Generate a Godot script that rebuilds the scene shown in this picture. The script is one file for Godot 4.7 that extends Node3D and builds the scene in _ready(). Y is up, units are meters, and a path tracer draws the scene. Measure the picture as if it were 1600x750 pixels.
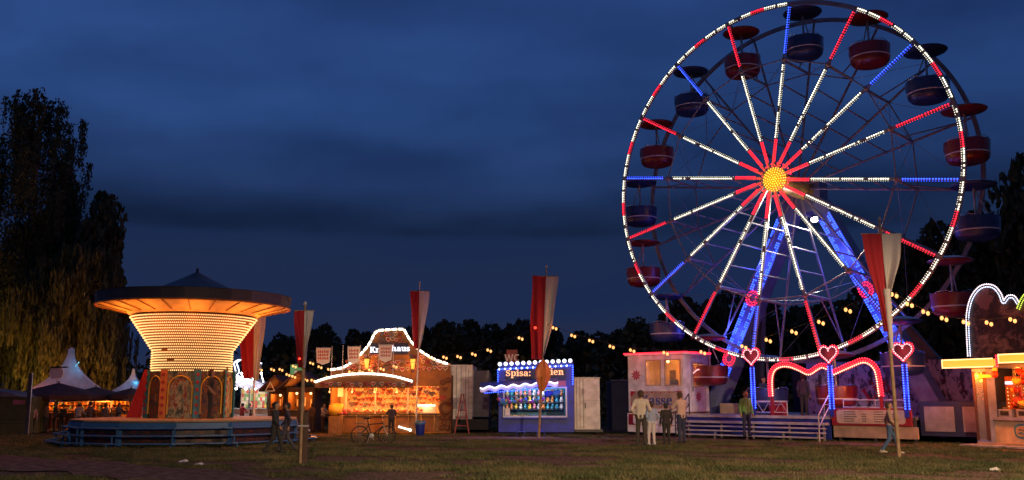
extends Node3D
# Fairground at dusk: ferris wheel, chain carousel, stalls, flags, trees. Units are metres, y is up.

const F := 1435.0          # focal length in pixels of the 1600 x 750 photograph
const YH := 620.0          # row of the horizon
const EYE := 1.62
var pitch := atan((YH - 375.0) / F)
var rng := RandomNumberGenerator.new()
var M := {}
var taken := {}
var wheel_frame := Transform3D(Basis(Vector3.UP, deg_to_rad(-42.0)), Vector3(10.74, 0, -37.0))

# ---------------------------------------------------------------- mesh builder
class MB:
	var v := PackedVector3Array()
	var n := PackedVector3Array()
	var t := PackedVector2Array()
	var c := PackedColorArray()
	var ix := PackedInt32Array()
	var col := Color.WHITE
	var us := 1.0

	func vert(p: Vector3, nn: Vector3, uv := Vector2.ZERO) -> int:
		v.append(p); n.append(nn); t.append(uv); c.append(col)
		return v.size() - 1

	func tri(a: Vector3, b: Vector3, d: Vector3) -> void:
		var nn := (b - a).cross(d - a).normalized()
		var i := vert(a, nn, Vector2(0, 0)); vert(b, nn, Vector2(1, 0)); vert(d, nn, Vector2(0, 1))
		ix.append_array([i, i + 2, i + 1])

	# corners counter-clockwise seen from outside
	func quad(a: Vector3, b: Vector3, d: Vector3, e: Vector3) -> void:
		var nn := (b - a).cross(e - a)
		if nn.length_squared() < 1e-14:
			nn = (d - b).cross(e - b)
		nn = nn.normalized()
		var w := (b - a).length() * us
		var h := (e - a).length() * us
		var i := vert(a, nn, Vector2(0, h)); vert(b, nn, Vector2(w, h)); vert(d, nn, Vector2(w, 0)); vert(e, nn, Vector2(0, 0))
		ix.append_array([i, i + 2, i + 1, i, i + 3, i + 2])

	func quad01(a: Vector3, b: Vector3, d: Vector3, e: Vector3) -> void:
		var nn := (b - a).cross(e - a).normalized()
		var i := vert(a, nn, Vector2(0, 1)); vert(b, nn, Vector2(1, 1)); vert(d, nn, Vector2(1, 0)); vert(e, nn, Vector2(0, 0))
		ix.append_array([i, i + 2, i + 1, i, i + 3, i + 2])

	func box(o: Vector3, s: Vector3, b := Basis.IDENTITY) -> MB:
		var x := b.x * s.x * 0.5
		var y := b.y * s.y * 0.5
		var z := b.z * s.z * 0.5
		quad(o - x - y + z, o + x - y + z, o + x + y + z, o - x + y + z)
		quad(o + x - y - z, o - x - y - z, o - x + y - z, o + x + y - z)
		quad(o + x - y + z, o + x - y - z, o + x + y - z, o + x + y + z)
		quad(o - x - y - z, o - x - y + z, o - x + y + z, o - x + y - z)
		quad(o - x + y + z, o + x + y + z, o + x + y - z, o - x + y - z)
		quad(o - x - y - z, o + x - y - z, o + x - y + z, o - x - y + z)
		return self

	# box between two corners
	func bx(a: Vector3, b: Vector3) -> MB:
		return box((a + b) * 0.5, (b - a).abs())

	# box with chamfered vertical and top edges
	func cbox(o: Vector3, s: Vector3, ch := 0.02) -> MB:
		var h := s * 0.5
		var p := PackedVector2Array([Vector2(-h.x + ch, -h.z), Vector2(h.x - ch, -h.z), Vector2(h.x, -h.z + ch), Vector2(h.x, h.z - ch), Vector2(h.x - ch, h.z), Vector2(-h.x + ch, h.z), Vector2(-h.x, h.z - ch), Vector2(-h.x, -h.z + ch)])
		var k := p.size()
		for i in k:
			var a := p[i]
			var b := p[(i + 1) % k]
			quad(o + Vector3(b.x, -h.y, b.y), o + Vector3(a.x, -h.y, a.y), o + Vector3(a.x, h.y - ch, a.y), o + Vector3(b.x, h.y - ch, b.y))
			var q := Vector2(1 - ch / h.x, 1 - ch / h.z)
			quad(o + Vector3(b.x, h.y - ch, b.y), o + Vector3(a.x, h.y - ch, a.y), o + Vector3(a.x * q.x, h.y, a.y * q.y), o + Vector3(b.x * q.x, h.y, b.y * q.y))
			tri(o + Vector3(0, h.y, 0), o + Vector3(b.x * q.x, h.y, b.y * q.y), o + Vector3(a.x * q.x, h.y, a.y * q.y))
			tri(o + Vector3(0, -h.y, 0), o + Vector3(a.x, -h.y, a.y), o + Vector3(b.x, -h.y, b.y))
		return self

	func bar(a: Vector3, b: Vector3, w: float, h := -1.0, side := Vector3.ZERO) -> MB:
		var y := (b - a).normalized()
		var x := side
		if x == Vector3.ZERO:
			x = y.cross(Vector3(0, 0, 1)) if absf(y.z) < 0.95 else y.cross(Vector3.UP)
		x = (x - y * x.dot(y)).normalized()
		return box((a + b) * 0.5, Vector3(w, (b - a).length(), h if h > 0 else w), Basis(x, y, x.cross(y)))

	func tube(p: Array, r, k := 6, cap := true) -> MB:
		var m := p.size()
		var base := v.size()
		var u := Vector3.ZERO
		for i in m:
			var d: Vector3 = ((p[mini(i + 1, m - 1)] as Vector3) - (p[maxi(i - 1, 0)] as Vector3)).normalized()
			if u == Vector3.ZERO:
				u = d.cross(Vector3(0.31, 0.12, 0.94)).normalized()
			u = (u - d * u.dot(d)).normalized()
			var w := d.cross(u)
			var rr: float = r[i] if r is Array else r
			for j in k:
				var a := TAU * j / k
				var nn := u * cos(a) + w * sin(a)
				vert((p[i] as Vector3) + nn * rr, nn, Vector2(float(j) / k, i))
		for i in m - 1:
			for j in k:
				var a := base + i * k + j
				var b := base + i * k + (j + 1) % k
				ix.append_array([a, b + k, b, a, a + k, b + k])
		if cap:
			for e in [0, m - 1]:
				var d: Vector3 = ((p[1] as Vector3) - (p[0] as Vector3)) if e else ((p[0] as Vector3) - (p[1] as Vector3))
				if e:
					d = (p[m - 1] as Vector3) - (p[m - 2] as Vector3)
				var o := vert(p[e], d.normalized())
				for j in k:
					var a: int = base + e * k + j
					var b: int = base + e * k + (j + 1) % k
					if e: ix.append_array([o, b, a])
					else: ix.append_array([o, a, b])
		return self

	# profile of (radius, height), outside of the profile to the right when going up
	func lathe(pr: Array, k := 24, o := Vector3.ZERO, b := Basis.IDENTITY, flat := false) -> MB:
		var m := pr.size()
		if flat:
			for i in m - 1:
				for j in k:
					var a0 := TAU * j / k
					var a1 := TAU * (j + 1) / k
					var q := func(e: Vector2, a: float) -> Vector3: return o + b * Vector3(e.x * cos(a), e.y, -e.x * sin(a))
					quad(q.call(pr[i], a0), q.call(pr[i], a1), q.call(pr[i + 1], a1), q.call(pr[i + 1], a0))
			return self
		var base := v.size()
		for i in m:
			var e: Vector2 = (pr[mini(i + 1, m - 1)] as Vector2) - (pr[maxi(i - 1, 0)] as Vector2)
			var nn := Vector2(e.y, -e.x).normalized()
			for j in k + 1:
				var a := TAU * j / k
				var pp: Vector2 = pr[i]
				vert(o + b * Vector3(pp.x * cos(a), pp.y, -pp.x * sin(a)), b * Vector3(nn.x * cos(a), nn.y, -nn.x * sin(a)), Vector2(float(j) / k, 1.0 - float(i) / (m - 1)))
		for i in m - 1:
			for j in k:
				var a := base + i * (k + 1) + j
				ix.append_array([a, a + k + 2, a + 1, a, a + k + 1, a + k + 2])
		return self

	func ball(o: Vector3, r: Vector3, k := 8, m := 5, b := Basis.IDENTITY) -> MB:
		var base := v.size()
		for i in m + 1:
			var e := -PI / 2 + PI * i / m
			for j in k + 1:
				var a := TAU * j / k
				var d := Vector3(cos(e) * cos(a), sin(e), -cos(e) * sin(a))
				vert(o + b * (d * r), (b * (d / r)).normalized(), Vector2(float(j) / k, 1.0 - float(i) / m))
		for i in m:
			for j in k:
				var a := base + i * (k + 1) + j
				ix.append_array([a, a + k + 2, a + 1, a, a + k + 1, a + k + 2])
		return self

	func bead(o: Vector3, r: float) -> MB:
		var base := v.size()
		for d in [Vector3.RIGHT, Vector3.UP, Vector3.BACK, Vector3.LEFT, Vector3.DOWN, Vector3.FORWARD]:
			vert(o + d * r, d)
		for f in [[0, 1, 2], [1, 3, 2], [3, 4, 2], [4, 0, 2], [1, 0, 5], [3, 1, 5], [4, 3, 5], [0, 4, 5]]:
			ix.append_array([base + f[0], base + f[2], base + f[1]])
		return self

	# polygon in xy, from z0 to z1
	func prism(poly: PackedVector2Array, z0: float, z1: float, x := Transform3D.IDENTITY) -> MB:
		if Geometry2D.is_polygon_clockwise(poly):
			poly.reverse()
		var ts := Geometry2D.triangulate_polygon(poly)
		for i in range(0, ts.size(), 3):
			var a := poly[ts[i]]
			var b := poly[ts[i + 1]]
			var d := poly[ts[i + 2]]
			if (b - a).cross(d - a) < 0:
				var e := b
				b = d
				d = e
			tri(x * Vector3(a.x, a.y, z1), x * Vector3(b.x, b.y, z1), x * Vector3(d.x, d.y, z1))
			tri(x * Vector3(a.x, a.y, z0), x * Vector3(d.x, d.y, z0), x * Vector3(b.x, b.y, z0))
		for i in poly.size():
			var a := poly[i]
			var b := poly[(i + 1) % poly.size()]
			quad(x * Vector3(a.x, a.y, z0), x * Vector3(b.x, b.y, z0), x * Vector3(b.x, b.y, z1), x * Vector3(a.x, a.y, z1))
		return self

	func mesh() -> ArrayMesh:
		var a := []
		a.resize(Mesh.ARRAY_MAX)
		a[Mesh.ARRAY_VERTEX] = v; a[Mesh.ARRAY_NORMAL] = n; a[Mesh.ARRAY_TEX_UV] = t; a[Mesh.ARRAY_COLOR] = c; a[Mesh.ARRAY_INDEX] = ix
		var m := ArrayMesh.new()
		m.add_surface_from_arrays(Mesh.PRIMITIVE_TRIANGLES, a)
		return m

# ---------------------------------------------------------------- scene helpers
func numbered(called: String) -> String:
	taken[called] = taken.get(called, -1) + 1
	return called if taken[called] == 0 else "%s_%03d" % [called, taken[called]]

func obj(called: String, what, m: Material, parent: Node = null, at_ := Vector3.ZERO) -> MeshInstance3D:
	var o := MeshInstance3D.new()
	o.mesh = what.mesh() if what is MB else what
	o.material_override = m
	o.position = at_
	if parent == null:
		o.name = numbered(called)
		add_child(o)
	else:
		o.name = called
		parent.add_child(o, true)
	return o

func stuff(o: Node) -> Node:
	o.set_meta("kind", "stuff")
	return o

func tag(o: Node, label: String, category: String, group := "") -> Node:
	o.set_meta("label", label)
	o.set_meta("category", category)
	if group: o.set_meta("group", group)
	return o

func thing(called: String, label: String, category: String, p := Vector3.ZERO, turn := 0.0, group := "") -> Node3D:
	var o := Node3D.new()
	o.name = numbered(called)
	add_child(o)
	o.position = p
	o.rotation.y = turn
	tag(o, label, category, group)
	return o

func copy(o: Node3D, called: String, p: Vector3, turn: float, label := "", group := "") -> Node3D:
	var r: Node3D = o.duplicate()
	r.name = numbered(called)
	add_child(r)
	r.position = p
	r.rotation.y = turn
	if label: r.set_meta("label", label)
	if group: r.set_meta("group", group)
	return r

func lamp(parent: Node, p: Vector3, c: Color, e: float, size := 0.05) -> OmniLight3D:
	var l := OmniLight3D.new()
	l.light_color = c
	l.light_energy = e
	l.light_size = size
	l.omni_range = 60.0
	l.omni_attenuation = 2.0
	l.shadow_enabled = true
	l.position = p
	l.name = "lamp_glow"
	parent.add_child(l, true)
	return l

# pixel of the 1600 x 750 photograph -> direction, ground point, point at a depth, point on a plane of a frame
func ray(x: float, y: float) -> Vector3:
	var u := 375.0 - y
	return Vector3(x - 800.0, u * cos(pitch) + F * sin(pitch), u * sin(pitch) - F * cos(pitch))

func gp(x: float, y: float) -> Vector3:
	var r := ray(x, y)
	return Vector3(0, EYE, 0) + r * (-EYE / r.y)

func at(x: float, y: float, d: float) -> Vector3:
	var r := ray(x, y)
	return Vector3(0, EYE, 0) + r * (d / -r.z)

func onz(f: Transform3D, x: float, y: float, z: float) -> Vector3:
	var q := f.affine_inverse()
	var o := q * Vector3(0, EYE, 0)
	var r := q.basis * ray(x, y)
	return o + r * ((z - o.z) / r.z)

func onx(f: Transform3D, x: float, y: float, lx: float) -> Vector3:
	var q := f.affine_inverse()
	var o := q * Vector3(0, EYE, 0)
	var r := q.basis * ray(x, y)
	return o + r * ((lx - o.x) / r.x)

func mat(key: String, c: Color, rough := 0.7, metal := 0.0) -> StandardMaterial3D:
	var m := StandardMaterial3D.new()
	m.resource_name = key
	m.albedo_color = c.linear_to_srgb()
	m.roughness = rough
	m.metallic = metal
	M[key] = m
	return m

func glow(key: String, c: Color, e: float) -> StandardMaterial3D:
	var m := mat(key, Color(0.10, 0.10, 0.10), 0.4)
	m.emission_enabled = true
	var k := maxf(c.r, maxf(c.g, c.b))
	m.emission = Color(c.r / k, c.g / k, c.b / k).linear_to_srgb()
	m.emission_energy_multiplier = e * k
	return m

func noise_tex(freq: float, lo: Color, hi: Color, size := 256, seed_ := 1, oct := 4, kind := FastNoiseLite.TYPE_SIMPLEX_SMOOTH) -> ImageTexture:
	var f := FastNoiseLite.new()
	f.seed = seed_
	f.noise_type = kind
	f.frequency = freq
	f.fractal_octaves = oct
	var im: Image = f.get_seamless_image(size, size)
	im.convert(Image.FORMAT_RGB8)
	for y in size:
		for x in size:
			var k := im.get_pixel(x, y).r
			im.set_pixel(x, y, lo.lerp(hi, k))
	return ImageTexture.create_from_image(im)

func worn(key: String, c: Color, rough := 0.6, metal := 0.0, scale_ := 0.6) -> StandardMaterial3D:
	var m := mat(key, c, rough, metal)
	m.albedo_texture = M["tex_worn"]
	m.uv1_triplanar = true
	m.uv1_scale = Vector3.ONE * scale_
	return m

func beads(pts: Array, r: float) -> MB:
	var b := MB.new()
	for p in pts:
		b.bead(p, r)
	return b

# evenly spaced points along a polyline
func along(p: Array, step: float, closed := false) -> Array:
	var out := []
	var left := 0.0
	var q: Array = p.duplicate()
	if closed: q.append(p[0])
	for i in q.size() - 1:
		var a: Vector3 = q[i]
		var b: Vector3 = q[i + 1]
		var l := a.distance_to(b)
		var s := left
		while s < l:
			out.append(a.lerp(b, s / l))
			s += step
		left = s - l
	return out

# smooth curve through points
func smooth(p: Array, per := 6) -> Array:
	var out := []
	for i in p.size() - 1:
		var a: Vector3 = p[maxi(i - 1, 0)]
		var b: Vector3 = p[i]
		var c: Vector3 = p[i + 1]
		var d: Vector3 = p[mini(i + 2, p.size() - 1)]
		for k in per:
			out.append(b.cubic_interpolate(c, a, d, float(k) / per))
	out.append(p[-1])
	return out

func words(called: String, text: String, h: float, m: Material, parent: Node, p: Vector3, b := Basis.IDENTITY, font := "Droid Sans", weight := 700, depth := 0.02) -> MeshInstance3D:
	var f := SystemFont.new()
	f.font_names = PackedStringArray([font])
	f.font_weight = weight
	var t := TextMesh.new()
	t.font = f
	t.text = text
	t.font_size = 48
	t.pixel_size = h / 48.0 * 1.4
	t.depth = depth
	var o := obj(called, t, m, parent)
	o.transform = Transform3D(b, p)
	return o

func heart(w: float, h: float, k := 40) -> PackedVector2Array:
	var p := PackedVector2Array()
	for i in k:
		var a := TAU * i / k
		p.append(Vector2(pow(sin(a), 3) * 0.5 * w, (13 * cos(a) - 5 * cos(2 * a) - 2 * cos(3 * a) - cos(4 * a) + 2.5) / 29.0 * h))
	return p

# ---------------------------------------------------------------- materials
func materials() -> void:
	M["tex_worn"] = noise_tex(0.012, Color(0.80, 0.79, 0.78), Color(1, 1, 1), 256, 5, 4)
	M["tex_cloth"] = noise_tex(0.05, Color(0.8, 0.8, 0.8), Color(1, 1, 1), 128, 8, 3)
	glow("led_white", Color(1.0, 0.95, 0.72), 4.0)
	glow("led_red", Color(1.0, 0.012, 0.032), 5.0)
	glow("led_pink", Color(1.0, 0.50, 0.54), 2.0)
	glow("led_cream", Color(1.0, 0.72, 0.45), 2.2)
	glow("led_blue", Color(0.022, 0.075, 1.0), 6.5)
	glow("led_cool", Color(0.62, 0.72, 1.0), 3.2)
	glow("led_cyan", Color(0.2, 0.75, 1.0), 2.0)
	glow("led_pink_white", Color(1.0, 0.8, 0.88), 2.4)
	glow("led_green", Color(0.75, 1.0, 0.1), 1.6)
	glow("bulb_warm", Color(1.0, 0.52, 0.18), 1.9)
	glow("bulb_string", Color(1.0, 0.42, 0.12), 2.1)
	glow("bulb_hot", Color(1.0, 0.62, 0.25), 4.0)
	glow("bulb_yellow", Color(1.0, 0.66, 0.06), 2.0)
	glow("bulb_red", Color(1.0, 0.04, 0.02), 3.0)
	glow("tube_white", Color(1.0, 0.9, 0.72), 5.0)
	glow("tube_amber", Color(1.0, 0.62, 0.22), 2.6)
	glow("lightbox_amber", Color(1.0, 0.38, 0.03), 1.35)
	glow("sign_white", Color(0.9, 0.9, 1.0), 2.2)
	glow("sign_orange", Color(1.0, 0.38, 0.16), 1.8)
	glow("sign_green", Color(0.02, 0.16, 0.035), 1.0)
	glow("flood_white", Color(1.0, 0.97, 0.9), 30.0)
	worn("steel", Color(0.36, 0.34, 0.34), 0.45, 0.25)
	worn("steel_light", Color(0.52, 0.51, 0.52), 0.4, 0.3)
	worn("steel_dark", Color(0.07, 0.07, 0.08), 0.5, 0.3)
	mat("chrome", Color(0.7, 0.7, 0.72), 0.18, 0.9)
	mat("wire", Color(0.35, 0.34, 0.34), 0.4, 0.5)
	var g := worn("gondola_red", Color(0.23, 0.012, 0.014), 0.3)
	g.clearcoat_enabled = true
	g.clearcoat = 0.7
	g = worn("gondola_blue", Color(0.02, 0.042, 0.18), 0.3)
	g.clearcoat_enabled = true
	g.clearcoat = 0.7
	mat("stripe", Color(0.62, 0.62, 0.64), 0.35)
	worn("tower_paint", Color(0.22, 0.25, 0.42), 0.5)
	worn("blue_paint", Color(0.012, 0.032, 0.30), 0.5)
	worn("navy_paint", Color(0.012, 0.02, 0.07), 0.55)
	worn("red_paint", Color(0.28, 0.012, 0.02), 0.5)
	worn("white_paint", Color(0.82, 0.78, 0.76), 0.45)
	worn("cream_paint", Color(0.52, 0.40, 0.28), 0.6)
	worn("beige_board", Color(0.36, 0.25, 0.16), 0.7)
	worn("black_paint", Color(0.015, 0.015, 0.017), 0.6)
	worn("grey_paint", Color(0.2, 0.2, 0.22), 0.6)
	worn("fascia", Color(0.11, 0.085, 0.075), 0.5)
	mat("light_tray", Color(0.22, 0.22, 0.22), 0.6)
	worn("heart_dark", Color(0.035, 0.008, 0.02), 0.5)
	worn("orange_paint", Color(0.55, 0.17, 0.03), 0.5)
	worn("yellow_paint", Color(0.66, 0.40, 0.04), 0.5)
	worn("teal_paint", Color(0.04, 0.22, 0.28), 0.5)
	worn("carousel_blue", Color(0.04, 0.14, 0.36), 0.4)
	worn("gingerbread", Color(0.25, 0.10, 0.03), 0.75)
	worn("gingerbread_dark", Color(0.13, 0.04, 0.015), 0.75)
	worn("icing_red", Color(0.36, 0.02, 0.025), 0.6)
	worn("icing_white", Color(0.6, 0.52, 0.45), 0.6)
	worn("icing_blue", Color(0.05, 0.14, 0.3), 0.6)
	worn("icing_pink", Color(0.55, 0.16, 0.2), 0.6)
	worn("wood", Color(0.22, 0.11, 0.045), 0.7, 0.0, 1.4)
	worn("wood_dark", Color(0.07, 0.035, 0.02), 0.7, 0.0, 1.4)
	worn("pole_wood", Color(0.34, 0.22, 0.12), 0.75, 0.0, 1.8)
	worn("canvas_white", Color(0.66, 0.64, 0.72), 0.8)
	M["canvas_white"].backlight_enabled = true
	M["canvas_white"].backlight = Color(0.3, 0.3, 0.3)
	worn("canvas_dark", Color(0.075, 0.035, 0.03), 0.85)
	M["canvas_dark"].backlight_enabled = true
	M["canvas_dark"].backlight = Color(0.2, 0.1, 0.08)
	worn("canvas_green", Color(0.10, 0.11, 0.035), 0.85)
	for a in [["flag_red", Color(0.40, 0.012, 0.025)], ["flag_white", Color(0.62, 0.58, 0.56)]]:
		var m := mat(a[0], a[1], 0.85)
		m.albedo_texture = M["tex_cloth"]
		m.uv1_scale = Vector3(3, 6, 1)
		m.backlight_enabled = true
		m.backlight = Color(0.35, 0.35, 0.35)
	mat("rubber", Color(0.012, 0.012, 0.012), 0.8)
	mat("paper", Color(0.72, 0.66, 0.58), 0.8)
	mat("print_red", Color(0.42, 0.02, 0.03), 0.7)
	mat("print_blue", Color(0.02, 0.05, 0.26), 0.7)
	mat("print_dark", Color(0.03, 0.03, 0.035), 0.7)
	var gl := mat("glass", Color(0.9, 0.95, 1.0), 0.05)
	gl.albedo_color.a = 0.08
	gl.transparency = BaseMaterial3D.TRANSPARENCY_ALPHA
	for a in [["leaf_dark", Color(0.088, 0.090, 0.030)], ["leaf_willow", Color(0.105, 0.10, 0.03)], ["leaf_birch", Color(0.088, 0.088, 0.03)], ["leaf_grass", Color(1, 1, 1)]]:
		var m := mat(a[0], a[1], 0.7)
		m.backlight_enabled = true
		m.backlight = Color(0.5, 0.5, 0.5)
		m.vertex_color_use_as_albedo = true
	worn("bark", Color(0.06, 0.045, 0.035), 0.9, 0.0, 2.0)
	worn("bark_birch", Color(0.34, 0.31, 0.27), 0.8, 0.0, 1.0)
	var pm := mat("person", Color(1, 1, 1), 0.85)
	pm.vertex_color_use_as_albedo = true
	var cm := mat("coloured", Color(1, 1, 1), 0.6)
	cm.vertex_color_use_as_albedo = true
	cm.albedo_texture = M["tex_worn"]
	cm.uv1_triplanar = true

# painting as flat print: soft patches of a few colours, no figure
func print_tex(cols: Array, seed_: int, freq := 0.03, w := 128, h := 128) -> ImageTexture:
	var f := FastNoiseLite.new()
	f.seed = seed_
	f.frequency = freq
	f.fractal_octaves = 4
	f.domain_warp_enabled = true
	f.domain_warp_amplitude = 40.0
	var im := Image.create(w, h, false, Image.FORMAT_RGB8)
	for y in h:
		for x in w:
			var k := clampf(f.get_noise_2d(x, y) * 0.9 + 0.5, 0, 0.999) * cols.size()
			var a: Color = cols[int(k)]
			im.set_pixel(x, y, a)
	return ImageTexture.create_from_image(im)

func painted(key: String, cols: Array, seed_: int, freq := 0.03) -> StandardMaterial3D:
	var m := mat(key, Color(1, 1, 1), 0.5)
	m.albedo_texture = print_tex(cols, seed_, freq)
	return m

# ---------------------------------------------------------------- camera, sky, light
func view() -> void:
	var cam := Camera3D.new()
	cam.name = "camera"
	cam.position = Vector3(0, EYE, 0)
	cam.rotation.x = pitch
	cam.fov = rad_to_deg(2.0 * atan(375.0 / F))
	cam.near = 0.1
	cam.far = 2000.0
	add_child(cam)
	cam.current = true
	var e := Environment.new()
	e.tonemap_mode = Environment.TONE_MAPPER_LINEAR
	e.tonemap_exposure = 1.0
	e.background_mode = Environment.BG_SKY
	e.sdfgi_enabled = true
	e.ssao_enabled = true
	e.ssil_enabled = true
	var sky := Sky.new()
	var sm := PanoramaSkyMaterial.new()
	sm.panorama = dusk()
	sky.sky_material = sm
	e.sky = sky
	e.background_energy_multiplier = 1.0
	var w := WorldEnvironment.new()
	w.name = "world"
	w.environment = e
	add_child(w)
	var sun := DirectionalLight3D.new()      # the last of the twilight, far under the clouds
	sun.name = "twilight"
	sun.light_color = Color(0.6, 0.7, 1.0)
	sun.light_energy = 0.015
	sun.light_angular_distance = 40.0
	sun.rotation_degrees = Vector3(-35, 160, 0)
	sun.shadow_enabled = true
	sun.sky_mode = DirectionalLight3D.SKY_MODE_LIGHT_ONLY
	add_child(sun)

func dusk() -> ImageTexture:
	var w := 1024
	var h := 512
	var f := FastNoiseLite.new()
	f.seed = 392
	f.frequency = 0.55
	f.fractal_octaves = 5
	f.fractal_gain = 0.45
	f.domain_warp_enabled = true
	f.domain_warp_amplitude = 0.6
	f.domain_warp_frequency = 0.4
	var im := Image.create(w, h, false, Image.FORMAT_RGBAF)
	# colour by height above the horizon (degrees): linear values
	var st := [[0.0, Color(0.0125, 0.0200, 0.055)], [4.5, Color(0.0105, 0.0175, 0.050)], [7.0, Color(0.0082, 0.0140, 0.042)], [10.5, Color(0.0100, 0.0230, 0.069)], [13.5, Color(0.0155, 0.0400, 0.130)], [17.0, Color(0.0200, 0.0570, 0.190)], [22.0, Color(0.0188, 0.0520, 0.182)], [32.0, Color(0.0175, 0.0470, 0.165)], [90.0, Color(0.017, 0.044, 0.155)]]
	for j in h:
		var el := PI / 2 - (j + 0.5) / h * PI
		var deg := rad_to_deg(el)
		var base: Color = st[0][1]
		for k in st.size() - 1:
			if deg >= st[k][0]:
				base = (st[k][1] as Color).lerp(st[k + 1][1], clampf((deg - st[k][0]) / (st[k + 1][0] - st[k][0]), 0, 1))
		for i in w:
			var az := (i + 0.5) / w * TAU
			var d := Vector3(sin(az) * cos(el), sin(el), -cos(az) * cos(el))
			var s := 1.0 / (maxf(d.y, 0.0) + 0.10)
			# cloud sheet overhead, drawn out by the wind
			var q := Vector2(d.x * s * 0.55 + d.z * s * 0.35, d.z * s * 0.9 - d.x * s * 0.25)
			var k := f.get_noise_2d(q.x, q.y) * 1.0
			var k2 := f.get_noise_2d(q.x * 0.4 + 31.0, q.y * 0.55 - 17.0)
			var k3 := f.get_noise_2d(q.x * 2.3 - 9.0, q.y * 1.9 + 5.0)
			var b := 0.95 + 0.85 * k + 0.8 * k2 + 0.4 * k3
			b = clampf(b, 0.5, 1.35)
			if deg < 0: b = 1.0
			var grey := 0.03 * clampf(b - 0.9, 0, 1)
			im.set_pixel(i, j, Color(base.r * b + grey * 0.06, base.g * b + grey * 0.05, base.b * (0.08 + 0.92 * b), 1))
	return ImageTexture.create_from_image(im)

# ---------------------------------------------------------------- ground
var soil_noise := FastNoiseLite.new()
func soil(x: float, z: float) -> float:
	var k := soil_noise.get_noise_2d(x, z * 1.6) + 0.5 * soil_noise.get_noise_2d(x * 3.1 + 40.0, z * 4.0)
	# trodden strips: before the stalls and before the ticket booth
	var a := clampf(1.0 - absf(-z - 37.5 - 0.05 * x) / 2.4, 0, 1) * clampf((x + 11.0) / 3.0, 0, 1)
	var b := clampf(1.0 - Vector2(x - 4.5, (-z - 31.0) * 1.5).length() / 3.5, 0, 1)
	var c := clampf(1.0 - Vector2(x - 1.5, (-z - 22.5) * 1.2).length() / 3.0, 0, 1)
	var e := clampf(1.0 - Vector2((x + 1.5) / 6.5, (-z - 26.0) / 5.0).length(), 0, 1)
	return clampf(k * 2.8 + 0.02 + 0.9 * a + 0.7 * b + 0.5 * c + 0.9 * e, 0, 1)

func path_edge(x: float) -> float:      # depth of the far edge of the dirt path
	return 27.6 - 0.45 * (x + 17.0) - 0.018 * (x + 17.0) * (x + 17.0) + 0.25 * sin(x * 1.7) + 0.12 * sin(x * 4.3)

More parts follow.
